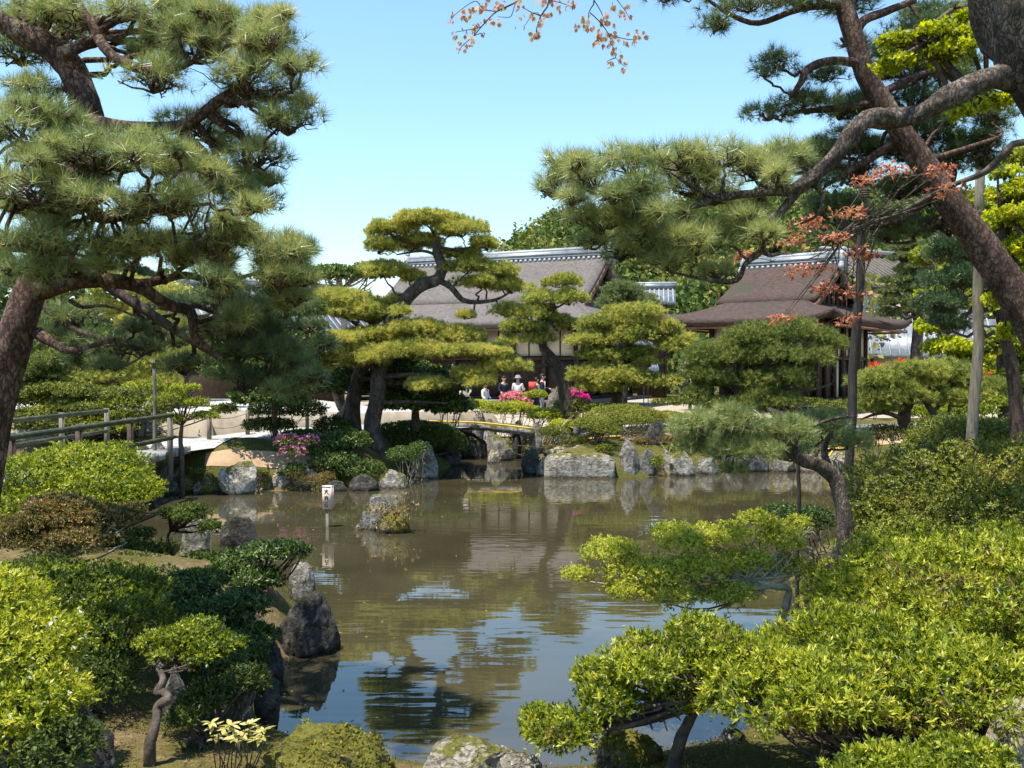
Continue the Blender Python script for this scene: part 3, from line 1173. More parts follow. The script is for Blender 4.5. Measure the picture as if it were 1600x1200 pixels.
def build_hill():
    xs = np.linspace(-60, 320, 90)
    ys = np.linspace(95, 330, 60)
    X, Y = np.meshgrid(xs, ys, indexing='ij')
    Z = hill_h(X.ravel(), Y.ravel())
    i = np.arange(89)[:, None] * 60 + np.arange(59)[None]
    link_mesh('hill', np.stack([X.ravel(), Y.ravel(), Z], 1), np.stack([i, i + 60, i + 61, i + 1], -1).reshape(-1, 4), 'moss_ground',
              kind='structure', smooth=True)
    rng = np.random.default_rng(77)
    fo = Fol()
    nt = 760
    for q in range(nt):
        y = rng.uniform(112, 225)
        x = y * rng.uniform(-.06, .62)
        z = float(hill_h(np.array([x]), np.array([y]))[0])
        r = rng.uniform(2.4, 4.6)
        c = np.array([x, y, z + r * .55])
        P, D = ell_points(c, (r, r, r * rng.uniform(.8, 1.25)), 210, rng, -.1, .3, .25, 2)
        fo.add(leaves(P, unit(D + rng.normal(size=D.shape) * .3), 1, .95, .8, .7, rng, rng.choice([.15, .3, .5, .8], p=[.35, .3, .2, .15]), .12))
    fo.build('hill_forest', 'forest', None, kind='stuff')


build_hill()


def background_wood():
    """belt of mixed trees beyond the court, too far and too dense to tell apart"""
    rng = np.random.default_rng(31)
    fo = Fol()
    for x0, x1, y0, y1, n, h0, h1 in ((-50, -11, 54, 70, 120, 5.5, 9.0), (17, 48, 56, 80, 90, 6, 11), (-2, 14, 72, 84, 34, 5, 8.5)):
        for q in range(n):
            x, y = rng.uniform(x0, x1), rng.uniform(y0, y1)
            r = rng.uniform(1.3, 2.4)
            top = rng.uniform(h0, h1)
            tb = rng.choice([.1, .3, .5, .8], p=[.3, .35, .2, .15])
            for zc in np.arange(1.6, top - r * .4, r * 1.0):
                c = np.array([x + rng.normal() * .4, y + rng.normal() * .4, zc])
                rr = r * (1.15 - .4 * zc / top)
                P, D = ell_points(c, (rr, rr, rr * .8), 150, rng, -.5, .35, .25, 2)
                fo.add(leaves(P, unit(D + rng.normal(size=D.shape) * .3), 1, .42, .34, .7, rng, tb, .14))
    fo.build('background_wood', 'forest', None, kind='stuff')


background_wood()


# ================================================================== BUILDINGS
def loc_frame(C, a, b):
    C, a, b = np.array(C, float), np.array(a, float), np.array(b, float)
    a /= np.linalg.norm(a)
    b /= np.linalg.norm(b)

    def T(s, t, z):
        p = C + a * s + b * t
        return np.array([p[0], p[1], z])
    return T


def hip_gable_hall(label, C, a, b, La, Wb, he, hr, gi, qg, mat, group=None, lift=.3, bays=6, wall_in=1.7, cream=True, opening=(),
                   red=True, white_panels=()):
    T = loc_frame(C, a, b)
    base = T(La / 2, Wb / 2, 1.05)
    t = thing('temple_hall', label, 'temple hall', base, group=group)
    half = Wb / 2
    dg = half * qg

    def prof(d, s):
        q = d / half
        z = he + (hr - he) * (.60 * q + .40 * q * q)
        k = abs(s - La / 2) / (La / 2)
        return z + lift * k ** 6 * (1 - q) ** 3

    def surf(rows):
        V = []
        for row in rows:
            V += row
        n, m = len(rows), len(rows[0])
        Fc = [(i * m + j, (i + 1) * m + j, (i + 1) * m + j + 1, i * m + j + 1) for i in range(n - 1) for j in range(m - 1)]
        return V, Fc
    rf = MB()
    nd, ns = 6, 24
    for side in (0, 1):
        f = (lambda d: d) if side == 0 else (lambda d: Wb - d)
        rows = []
        for i in range(nd + 1):
            d = dg * i / nd
            ins = gi * i / nd
            rows.append([T(ins + (La - 2 * ins) * j / ns, f(d), prof(d, ins + (La - 2 * ins) * j / ns)) for j in range(ns + 1)])
        rf.add(*surf(rows))
        rows = []
        ov = .45
        for i in range(nd + 1):
            d = dg + (half - dg) * i / nd
            rows.append([T(gi - ov + (La - 2 * gi + 2 * ov) * j / ns, f(d), prof(d, La / 2) + .06) for j in range(ns + 1)])
        rf.add(*surf(rows))
    for side in (0, 1):
        f = (lambda s: s) if side == 0 else (lambda s: La - s)
        rows = []
        for i in range(nd + 1):
            e = (gi + .3) * i / nd
            d0 = dg * min(e / gi, 1.0)
            tt = [d0 + (Wb - 2 * d0) * j / ns for j in range(ns + 1)]
            kz = [abs(x - Wb / 2) / (Wb / 2) for x in tt]
            rows.append([T(f(e), x, he + (hr - he) * (.60 * (d0 / half) + .40 * (d0 / half) ** 2) + lift * kk ** 6 * (1 - d0 / half) ** 3)
                         for x, kk in zip(tt, kz)])
        rf.add(*surf(rows))
    ro = rf.build('roof', mat, t, base)
    sm = ro.modifiers.new('thick', 'SOLIDIFY')
    sm.thickness = .26
    sm.offset = 0
    # eave board under the edge all round
    eb = MB()
    A3, B3 = T(1, 0, 0) - T(0, 0, 0), T(0, 1, 0) - T(0, 0, 0)
    Z3 = np.array([0, 0, 1.0])
    eb.obox(T(La / 2, .12, he - .19), A3, B3, Z3, (La / 2 - .5, .05, .05))
    eb.obox(T(La / 2, Wb - .12, he - .19), A3, B3, Z3, (La / 2 - .5, .05, .05))
    eb.obox(T(.12, Wb / 2, he - .19), B3, A3, Z3, (Wb / 2 - .5, .05, .05))
    eb.obox(T(La - .12, Wb / 2, he - .19), B3, A3, Z3, (Wb / 2 - .5, .05, .05))
    eb.build('eave_board', 'timber_red' if red else 'timber', t, base)
    rt = MB()
    nr = int(La / .45)
    for i in range(nr):
        s = .5 + (La - 1) * i / (nr - 1)
        p0, p1 = T(s, .3, he - .17), T(s, wall_in + .2, he + .28)
        dd = (p1 - p0) / np.linalg.norm(p1 - p0)
        rt.obox((p0 + p1) / 2, dd, A3, np.cross(dd, A3), (np.linalg.norm(p1 - p0) / 2, .035, .045))
    nr = int(Wb / .45)
    for i in range(nr):
        s = .5 + (Wb - 1) * i / (nr - 1)
        p0, p1 = T(.3, s, he - .17), T(wall_in + .2, s, he + .28)
        dd = (p1 - p0) / np.linalg.norm(p1 - p0)
        rt.obox((p0 + p1) / 2, dd, B3, np.cross(dd, B3), (np.linalg.norm(p1 - p0) / 2, .035, .045))
    rt.build('rafters', 'timber', t, base, kind='stuff')
    # gables
    zg = prof(dg, La / 2)
    for s, sg in ((gi, 1), (La - gi, -1)):
        gw = link_mesh('gable_wall', np.array([T(s, dg, zg - .1), T(s, Wb - dg, zg - .1), T(s, half, hr - .1)]), [(0, 1, 2)], 'timber', t, base)
        sl_ = MB()
        for i in range(11):
            x = dg + (Wb - 2 * dg) * (i + .5) / 11
            d = min(x, Wb - x)
            sl_.obox(T(s - sg * .04, x, (zg + prof(d, La / 2)) / 2 - .1), B3, A3, Z3, (.03, .03, max(.05, (prof(d, La / 2) - zg) / 2 - .05)))
        sl_.build('gable_lattice', 'wood_dark', t, base, kind='stuff')
        for f in ((lambda d: d), (lambda d: Wb - d)):
            bb = MB()
            for i in range(8):
                d0, d1 = dg - .4 + (half - dg + .4) * i / 8, dg - .4 + (half - dg + .4) * (i + 1) / 8
                p0, p1 = T(s - sg * .42, f(d0), prof(d0, La / 2) - .20), T(s - sg * .42, f(d1), prof(d1, La / 2) - .20)
                dd = (p1 - p0) / np.linalg.norm(p1 - p0)
                bb.obox((p0 + p1) / 2, dd, A3, np.cross(dd, A3), (np.linalg.norm(p1 - p0) / 2 + .01, .05, .15))
            bb.build('bargeboard', 'timber_red', t, base)
        og = MB()
        og.obox(T(s - sg * .5, half, hr - .75), B3, A3, Z3, (.16, .04, .26))
        og.obox(T(s - sg * .5, half, hr - .95), B3, A3, Z3, (.26, .035, .09))
        og.build('gable_pendant', 'timber', t, base)
    # tiled ridge: courses, a round cap and a row of tile ends each side
    s0, s1 = gi - .45, La - gi + .45
    rd = MB()
    rd.obox(T((s0 + s1) / 2, half, hr + .30), A3, B3, Z3, ((s1 - s0) / 2, .20, .20))
    rdo = rd.build('ridge', 'roof_tile', t, base)
    for kz in (.22, .36):
        c = MB()
        c.obox(T((s0 + s1) / 2, half, hr + kz), A3, B3, Z3, ((s1 - s0) / 2 + .01, .225, .018))
        c.build('ridge_course', 'tile_pale', rdo, (0, 0, 0)).location = -base
    c = MB()
    P = [T(s0 - .1, half, hr + .56), T((s0 + s1) / 2, half, hr + .54), T(s1 + .1, half, hr + .56)]
    c.tube(P, [.12, .12, .12], 8)
    c.build('ridge_cap', 'tile_pale', rdo, (0, 0, 0), smooth=True).location = -base
    ne = int((s1 - s0) / .26)
    V, Fc = tube_geo([(0, 0, -.05), (0, 0, .05)], [.085, .085], 8)
    for i in range(ne):
        for q in (-1, 1):
            s = s0 + (s1 - s0) * (i + .5) / ne
            e = MB()
            p = T(s, half + q * .26, hr + .07)
            d3 = B3 * q
            M = np.stack([A3, Z3, d3])
            e.add(V @ M, Fc)
            if i == 0 and q == -1:
                me0 = e.build('tile_end', 'tile_pale', t, (0, 0, 0)).data
                t.children[-1].location = p - base
            else:
                o = bpy.data.objects.new('tile_end', me0)
                COL.objects.link(o)
                o.parent = t
                o.location = p - base
    for s, sg in ((s0 - .12, -1), (s1 + .12, 1)):
        e = MB()
        e.obox(T(s, half, hr + .30), B3, A3, Z3, (.27, .09, .36))
        e.obox(T(s + sg * .02, half, hr + .72), B3, A3, Z3, (.12, .08, .10))
        e.obox(T(s, half, hr + .02), B3, A3, Z3, (.40, .08, .12))
        for q in (-1, 1):
            e.obox(T(s, half + q * .36, hr - .12), B3, A3, Z3, (.12, .09, .16))
        V2, F2 = tube_geo([T(s + sg * .07, half, hr + .42), T(s + sg * .16, half, hr + .42)], [.13, .13], 10)
        e.add(V2, F2)
        e.build('ridge_end_tile', 'tile_pale', t, base)
    # walls: floor platform, posts, beams, plaster panels above, boards and openings below
    wi = wall_in
    zf, zl, zt_ = 1.55, 3.45, he - .02
    zm = zl + .08
    fl = MB()
    fl.obox(T(La / 2, Wb / 2, zf - .1), A3, B3, Z3, (La / 2 - wi + .9, Wb / 2 - wi + .9, .07))
    fl.build('veranda_floor', 'wood_old', t, base)
    for i in range(8):
        s = wi - .7 + (La - 2 * wi + 1.4) * i / 7
        MB().obox(T(s, wi - .75, (zf + .85) / 2 + .05), A3, B3, Z3, (.06, .06, (zf - .85) / 2 - .15)).build('veranda_post', 'timber', t, base)
    core = MB()
    core.obox(T(La / 2, Wb / 2, (zf + he) / 2), A3, B3, Z3, (La / 2 - wi - .25, Wb / 2 - wi - .25, (he - zf) / 2))
    core.build('wall', 'timber', t, base)  # dark box behind the panels stands in for the unlit interior at open bays
    for face, (n_, Lf) in enumerate(((bays, La - 2 * wi), (max(3, int(bays * (Wb - 2 * wi) / (La - 2 * wi))), Wb - 2 * wi))):
        U3, V3 = (A3, B3) if face == 0 else (B3, A3)
        pt = (lambda x, dep, z: T(wi + x, wi + dep, z)) if face == 0 else (lambda x, dep, z: T(wi + dep, wi + x, z))
        bw = Lf / n_
        for i in range(n_ + 1):
            p = MB()
            p.obox(pt(i * bw, -.012 * face, (zf + zt_ + .2) / 2), U3, V3, Z3, (.085, .085, (zt_ + .2 - zf) / 2))
            p.build('post', 'timber', t, base)
        for z, hh in ((zl, .07), (zt_ - .0, .06), (zf + .04, .06)):
            p = MB()
            p.obox(pt(Lf / 2, .005, z), U3, V3, Z3, (Lf / 2, .06, hh))
            p.build('beam', 'timber', t, base)
        for i in range(n_):
            x = (i + .5) * bw
            p = MB()
            p.obox(pt(x, .08, (zm + zt_) / 2), U3, V3, Z3, (bw / 2 - .087, .02, (zt_ - zm) / 2 - .03))
            p.build('plaster_panel', 'plaster', t, base)
            p = MB()
            p.obox(pt(x, .045, (zm + zt_) / 2), U3, V3, Z3, (.03, .02, (zt_ - zm) / 2 - .03))
            p.build('mullion', 'timber', t, base)
            if (face, i) in opening:
                continue
            for h_ in (0, 1):
                xx = x + (h_ - .5) * (bw / 2 - .06)
                whitep = (face, i, h_) in white_panels
                p = MB()
                p.obox(pt(xx, .08 + .05 * h_, (zf + zl) / 2), U3, V3, Z3, ((bw / 4 - .06) * (.6 if whitep else 1), .02, (zl - zf) / 2 - .1))
                p.build('sliding_panel', 'shoji' if whitep else 'timber', t, base)
    return t


# hall on the right: bark roof, eave corner towards the pond
hip_gable_hall('temple hall with dark brown bark roof raised at its near eave corner, right', (13.0, 40.0), (-.81, .59), (.59, .81),
               7.9, 11.8, 4.95, 7.75, 2.1, .42, 'shingle_brown', lift=.42, bays=4, wall_in=1.75, opening={(0, 3), (1, 0)},
               white_panels={(1, 1, 0), (1, 3, 1), (0, 0, 1)})
# main hall on the left
hip_gable_hall('large temple hall with pale grey shingle roof and gable above the central pines', (3.75, 43.4), (-.905, .425), (.425, .905),
               14.5, 11.4, 4.95, 8.4, 2.0, .42, 'shingle_grey', lift=.15, bays=7, wall_in=1.7, opening={(0, 1), (0, 4)}, white_panels=())


def tile_house(name, label, c, rz, w, d, he, hr, roof='roof_tile', wall='plaster', nt=18, hip=False, zb=1.0):
    """small tiled house: ridge along local x"""
    t = thing(name, label, 'house' if name == 'tiled_house' else 'roof', (c[0], c[1], zb), rz)
    b = MB().box(-w / 2 + .6, w / 2 - .6, -d / 2 + .6, d / 2 - .6, 0, he - zb)
    b.build('wall', wall, t)
    g = MB()
    hz = he - zb
    g.add([(w / 2 - .6, -d / 2 + .6, hz), (w / 2 - .6, d / 2 - .6, hz), (w / 2 - .6, 0, hr - zb - .15)], [(0, 1, 2)])
    g.add([(-w / 2 + .6, -d / 2 + .6, hz), (-w / 2 + .6, d / 2 - .6, hz), (-w / 2 + .6, 0, hr - zb - .15)], [(0, 2, 1)])
    g.build('gable_wall', 'timber', t)
    r = MB()
    V = [(-w / 2, -d / 2, hz - .2), (w / 2, -d / 2, hz - .2), (w / 2, 0, hr - zb), (-w / 2, 0, hr - zb), (-w / 2, d / 2, hz - .2), (w / 2, d / 2, hz - .2)]
    r.add(V, [(0, 1, 2, 3), (3, 2, 5, 4)])
    ro = r.build('roof', roof, t)
    m = ro.modifiers.new('t', 'SOLIDIFY')
    m.thickness = .14
    tl = MB()
    for i in range(nt):
        x = -w / 2 + w * (i + .5) / nt
        for q in (-1, 1):
            tl.tube([(x, q * d / 2, hz - .17), (x, 0, hr - zb + .03)], [.055, .055], 5)
    tl.build('roof_tiles', 'tile_pale' if roof == 'roof_tile' else roof, t, kind='stuff')
    MB().box(-w / 2 - .05, w / 2 + .05, -.16, .16, hr - zb, hr - zb + .32).build('ridge', roof, t)
    MB().tube([(-w / 2 - .1, 0, hr - zb + .36), (w / 2 + .1, 0, hr - zb + .36)], [.1, .1], 8).build('ridge_cap', 'tile_pale', t)
    for q in (-1, 0, 1):
        MB().box(-.06 + q * w * .3, .06 + q * w * .3, -d / 2 + .53, -d / 2 + .58, 0, hz - .05).build('post', 'timber', t)
    MB().box(-w / 2 + .6, w / 2 - .6, -d / 2 + .54, -d / 2 + .57, hz * .66, hz * .66 + .12).build('beam', 'timber', t)
    return t


p = W(1418, 545, 58)
tile_house('tiled_house', 'small tiled house behind the corner of the brown roofed hall, red azaleas before it', (p[0] + .5, 58), math.radians(-14), 9, 6, 3.9, 5.9)
p = W(1352, 430, 66)
tile_house('tiled_house', 'purple grey gabled roof rising behind the right hall ridge', (p[0], 66), math.radians(28), 8, 8, 8.2, 10.4, roof='shingle_grey')
p = W(1012, 450, 66)
tile_house('tiled_house', 'distant pale roof glimpsed between the two halls', (p[0] + .3, 66), math.radians(-8), 3.0, 4, 7.4, 8.25, roof='roof_tile', wall='timber', nt=10)
p = W(372, 500, 46)
tile_house('tiled_house', 'old tiled roof with dark gable behind the branches of the left foreground pine', (p[0] + 1, 47), math.radians(38), 8, 7, 4.6, 6.7, nt=26, wall='timber')


# ================================================================== TREES
def gp(u, v, Y=None):
    """base point on the ground"""
    if Y is None:
        P = hit(u, v, False)
        return (P[0], P[1], g1(P[0], P[1]))
    p = W(u, v, Y)
    return (p[0], p[1], g1(p[0], p[1]))


# --- big foreground pine, left
Y = 8.0
b = gp(-60, 1000, Y)
pine('tall foreground pine on the left bank with a long bare limb reaching right', b,
     [(-60, 1040, Y, .20), (-44, 900, Y, .165), (-28, 760, Y, .145), (-2, 620, Y, .135), (32, 500, Y, .135), (58, 430, Y + .05, .125), (84, 350, Y + .1, .115),
      (104, 262, Y + .1, .12), (138, 196, Y + .1, .12), (122, 130, Y + .2, .12), (92, 84, Y + .2, .11), (20, 44, Y + .2, .09), (-60, 5, Y + .2, .07), (-130, -70, Y + .2, .04)],
     [[(62, 450, Y, .10), (120, 440, Y - .1, .066), (165, 438, Y - .2, .058), (212, 446, Y - .2, .055), (262, 476, Y - .1, .045), (298, 488, Y, .042), (306, 528, Y, .034), (345, 562, Y + .1, .02)],
      [(212, 446, Y - .2, .045), (250, 438, Y - .1, .036), (290, 430, Y, .03), (340, 440, Y, .02), (410, 425, Y, .014)],
      [(138, 190, Y, .07), (190, 198, Y - .1, .055), (270, 200, Y - .2, .05), (310, 182, Y - .3, .045), (345, 155, Y - .3, .038), (385, 128, Y - .3, .022)],
      [(345, 155, Y - .3, .03), (400, 165, Y - .4, .022), (450, 190, Y - .4, .012)],
      [(95, 84, Y, .06), (130, 70, Y, .05), (152, 58, Y, .05), (135, 30, Y, .045), (112, -10, Y, .04)],
      [(152, 58, Y, .04), (180, 90, Y - .2, .04), (240, 112, Y - .3, .04), (300, 98, Y - .3, .02)],
      [(58, 520, Y, .05), (90, 540, Y - .1, .035), (112, 548, Y - .2, .025), (180, 530, Y - .3, .015)],
      [(85, 330, Y, .05), (130, 325, Y - .5, .03), (160, 345, Y - .7, .025), (240, 330, Y - .8, .02), (330, 318, Y - .8, .012)],
      [(100, 260, Y, .05), (170, 300, Y - .6, .03), (250, 320, Y - .9, .02)],
      [(90, 330, Y, .05), (40, 320, Y - .6, .03), (-10, 300, Y - .9, .02)],
      [(110, 470, Y - .1, .02), (130, 480, Y - .2, .016), (165, 478, Y - .3, .010), (215, 495, Y - .4, .006)]],
     [(150, 25, Y, 120, 40, .5), (260, 35, Y, 80, 50, .5), (335, 60, Y - .3, 100, 55, .5), (425, 75, Y - .4, 52, 45, .35), (390, 135, Y - .4, 85, 50, .5),
      (450, 195, Y - .4, 55, 42, .35), (320, 205, Y + .2, 80, 40, .5), (240, 130, Y - .3, 70, 40, .4), (60, 150, Y + .3, 60, 30, .5), (40, 20, Y + .3, 60, 30, .4),
      (50, 215, Y - .9, 85, 60, .5), (150, 250, Y - .9, 90, 48, .5), (240, 240, Y - .8, 70, 45, .5), (340, 275, Y, 75, 38, .4), (405, 250, Y - .2, 50, 30, .3),
      (60, 300, Y - 1.1, 90, 50, .5), (160, 325, Y - 1, 80, 40, .5), (380, 320, Y - .2, 60, 38, .4), (270, 320, Y - .8, 80, 34, .4),
      (60, 385, Y - .9, 80, 38, .4), (190, 385, Y - .6, 90, 36, .5), (320, 385, Y - .5, 110, 42, .5), (435, 400, Y - .6, 62, 45, .4), (440, 440, Y - .6, 50, 30, .3),
      (30, 90, Y + .4, 60, 30, .4)]
     + fill([(210, 40, Y + .4, 200, 50), (400, 120, Y - .2, 100, 90), (330, 60, Y, 140, 60), (80, 240, Y - .9, 110, 80), (250, 270, Y - .6, 190, 60), (200, 350, Y - .5, 220, 60), (400, 390, Y - .5, 100, 50), (380, 270, Y, 80, 60), (60, 380, Y - .8, 90, 60),
             (60, 40, Y + .6, 90, 50), (430, 190, Y - .4, 60, 50)], 100, 28, 15, .22, 5)
     + fill([(360, 430, Y - .4, 120, 36), (180, 400, Y - .4, 140, 26), (460, 420, Y - .5, 44, 34), (400, 480, Y, 70, 40)], 30, 28, 15, .22, 15),
     nl=.125, nw=.0036, k=20, dens=78, fat=1.1, boost=1.0, infill=False, twigs=14, spread=.6, mat='needle_near', bark='bark_red', m=16, lump=.27, sides=16, candles=.13, tw=.014, seed=11, amp=.08, zmin=-.5)
# its lower boughs; the shade there is put into darker needles
pine('second foreground pine with shade coloured into the lower boughs under the bare limb, left', gp(-250, 1000, 9.6),
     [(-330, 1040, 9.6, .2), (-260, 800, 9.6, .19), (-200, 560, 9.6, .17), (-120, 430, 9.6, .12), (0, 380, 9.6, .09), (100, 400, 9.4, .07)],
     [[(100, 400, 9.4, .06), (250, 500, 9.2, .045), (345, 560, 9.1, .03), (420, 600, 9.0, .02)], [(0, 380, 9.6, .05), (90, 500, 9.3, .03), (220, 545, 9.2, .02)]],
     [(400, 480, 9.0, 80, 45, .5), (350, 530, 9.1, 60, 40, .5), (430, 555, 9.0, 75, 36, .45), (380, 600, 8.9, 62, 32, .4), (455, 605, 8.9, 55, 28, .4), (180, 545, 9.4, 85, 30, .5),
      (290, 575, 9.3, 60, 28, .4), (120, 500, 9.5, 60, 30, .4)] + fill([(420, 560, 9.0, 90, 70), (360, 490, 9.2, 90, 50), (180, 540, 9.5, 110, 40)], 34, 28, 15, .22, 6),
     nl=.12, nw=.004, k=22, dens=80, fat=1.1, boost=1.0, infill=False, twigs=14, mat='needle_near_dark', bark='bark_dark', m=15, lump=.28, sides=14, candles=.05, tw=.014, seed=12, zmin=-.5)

# --- big foreground pine, right (its limb crosses the sky)
Y = 8.0
pine('foreground pine at the right edge whose thick gnarled limb sweeps left across the sky', gp(1900, 1000, Y),
     [(1960, 1040, Y, .30), (1880, 760, Y, .28), (1790, 480, Y, .26), (1700, 260, Y, .25), (1625, 110, Y, .25), (1575, 30, Y, .24), (1548, -60, Y, .21), (1530, -190, Y, .16), (1545, -330, Y, .11), (1530, -450, Y, .04)],
     [[(1640, 125, Y, 0.118), (1590, 122, Y, 0.097), (1540, 124, Y - .1, 0.088), (1500, 142, Y - .2, 0.084), (1455, 168, Y - .2, 0.077), (1410, 184, Y - .2, 0.074), (1362, 186, Y - .2, 0.076),
       (1335, 205, Y - .2, 0.071), (1315, 232, Y - .2, 0.063), (1275, 272, Y - .2, 0.055), (1240, 296, Y - .2, 0.047), (1190, 300, Y - .2, 0.035), (1120, 310, Y - .2, 0.029), (1065, 330, Y - .2, 0.020), (980, 352, Y - .2, 0.010)],
      [(1252, 292, Y - .2, 0.034), (1225, 325, Y - .2, 0.030), (1198, 352, Y - .2, 0.029), (1190, 390, Y - .2, 0.025), (1165, 412, Y - .2, 0.022), (1150, 438, Y - .2, 0.022), (1110, 438, Y - .2, 0.015), (1050, 425, Y - .2, 0.010)],
      [(1190, 385, Y - .2, 0.020), (1200, 398, Y - .2, 0.017), (1225, 396, Y - .2, 0.010)],
      [(1270, 285, Y - .2, 0.021), (1285, 305, Y - .1, 0.018), (1278, 335, Y - .1, 0.012), (1250, 350, Y, 0.007)],
      [(1120, 310, Y - .2, 0.017), (1080, 290, Y - .3, 0.015), (1050, 270, Y - .3, 0.010)],
      [(1065, 330, Y - .2, 0.017), (1010, 320, Y - .4, 0.013), (940, 300, Y - .4, 0.010), (890, 290, Y - .3, 0.007)]],
     [(880, 262, Y - .2, 42, 34, .35), (865, 300, Y - .2, 32, 30, .3), (925, 285, Y - .3, 62, 48, .45), (985, 262, Y - .2, 65, 36, .45), (1060, 250, Y - .3, 70, 38, .45), (1130, 250, Y - .2, 62, 34, .45),
      (1180, 268, Y - .1, 55, 34, .4), (1000, 310, Y - .4, 70, 40, .45), (1090, 300, Y + .2, 80, 34, .45), (935, 350, Y - .2, 62, 40, .45), (1010, 375, Y - .3, 80, 40, .45), (1090, 385, Y - .3, 80, 36, .45),
      (1140, 365, Y - .1, 55, 28, .35), (1050, 415, Y - .2, 70, 24, .35), (970, 400, Y - .2, 48, 22, .3), (1165, 330, Y + .2, 50, 22, .35), (1215, 245, Y + .1, 50, 26, .35), (1120, 430, Y, 50, 16, .3)]
     + [(1600, -330, Y, 110, 40, .6), (1480, -400, Y + .3, 90, 36, .6), (1660, -240, Y + .3, 90, 34, .5), (1545, -470, Y, 90, 40, .6)]
     + fill([(1000, 300, Y - .2, 160, 60), (1060, 370, Y - .2, 150, 55), (1150, 270, Y, 110, 50), (930, 330, Y - .3, 70, 60)], 30, 26, 14, .22, 7),
     nl=.125, nw=.0036, k=22, dens=76, tb=.58, fat=1.1, boost=1.0, infill=False, twigs=14, spread=.6, mat='needle_near', bark='bark_pine', m=16, lump=.27, sides=18, candles=.05, tw=.012, seed=21, amp=.2, zmin=-.5)

# --- the reddish leaning pine behind it
Y = 11.0
pine('tall leaning pine with reddish trunk behind the gnarled limb', gp(1800, 900, Y),
     [(1830, 940, Y, .27), (1740, 740, Y, .24), (1660, 590, Y, .215), (1585, 460, Y, .185), (1525, 372, Y, .168), (1470, 298, Y, .15), (1428, 235, Y, .13), (1388, 175, Y, .12), (1352, 115, Y, .108),
      (1332, 50, Y, .11), (1314, -10, Y, .10), (1300, -60, Y, .09), (1296, -150, Y, .06), (1305, -230, Y, .02)],
     [[(1352, 100, Y, .06), (1300, 95, Y - .1, .045), (1262, 108, Y - .2, .045), (1252, 128, Y - .2, .035), (1235, 152, Y - .2, .02)],
      [(1335, 60, Y, .06), (1350, 32, Y, .05), (1385, 18, Y, .045), (1430, 0, Y, .035)],
      [(1318, 5, Y, .05), (1250, 14, Y - .2, .035), (1185, 36, Y - .3, .03), (1140, 22, Y - .4, .025), (1100, -5, Y - .4, .015)],
      [(1410, 215, Y, .06), (1340, 260, Y + .2, .04), (1290, 290, Y + .3, .02)], [(1440, 255, Y, .05), (1500, 235, Y, .03), (1560, 215, Y, .02)],
      [(1370, 160, Y, .06), (1300, 170, Y + .1, .04), (1240, 175, Y + .2, .02)], [(1370, 150, Y, .05), (1430, 120, Y + .3, .04), (1500, 100, Y + .5, .02)],
      [(1470, 300, Y, .05), (1400, 345, Y + .2, .03), (1330, 355, Y + .3, .02)]],
     [(1218, 100, Y - .2, 36, 22, .3), (1195, 118, Y - .2, 20, 12, .2), (1290, 122, Y, 48, 12, .3), (1258, 168, Y, 62, 26, .4), (1200, 182, Y + .1, 46, 15, .35), (1310, 178, Y + .3, 60, 22, .4),
      (1115, 45, Y - .4, 36, 14, .3), (1170, 12, Y - .4, 80, 18, .4), (1250, 8, Y - .2, 70, 22, .4), (1330, 12, Y + .4, 60, 20, .4), (1040, 0, Y - .4, 22, 6, .2),
      (1430, 55, Y + .6, 70, 26, .4), (1480, 20, Y + .6, 60, 24, .4), (1420, 110, Y + .6, 75, 34, .5), (1490, 130, Y + .6, 70, 30, .5), (1420, 165, Y + .7, 70, 22, .5), (1560, 180, Y + .4, 44, 18, .3),
      (1450, 215, Y + .7, 60, 26, .5), (1510, 225, Y + .6, 52, 24, .5), (1360, 235, Y + .5, 60, 26, .5), (1300, 240, Y + .6, 56, 24, .5), (1285, 290, Y + .4, 44, 18, .3), (1400, 300, Y + .5, 52, 24, .4),
      (1360, 350, Y + .4, 70, 20, .4), (1300, 325, Y + .5, 60, 16, .4), (1470, 350, Y + .8, 70, 26, .5), (1530, 240, Y + .6, 40, 22, .3)]
     + [(1300, -120, Y, 70, 26, .5), (1250, -70, Y, 60, 20, .4), (1305, -225, Y, 60, 26, .5), (1370, -150, Y, 60, 24, .5)]
     + fill([(1440, 60, Y + .9, 130, 60), (1440, 150, Y + .9, 130, 50), (1350, 260, Y + .7, 100, 50), (1480, 230, Y + .9, 90, 60), (1400, 340, Y + .8, 130, 40), (1250, 15, Y, 110, 20)], 60, 30, 15, .3, 8),
     nl=.12, nw=.005, k=24, dens=80, fat=1.15, boost=1.0, infill=False, spread=.6, mat='needle_near_dark', bark='bark_red', m=9, lump=.4, sides=18, candles=.02, tw=.014, seed=22, amp=.07, tb=.42, zmin=-.5)

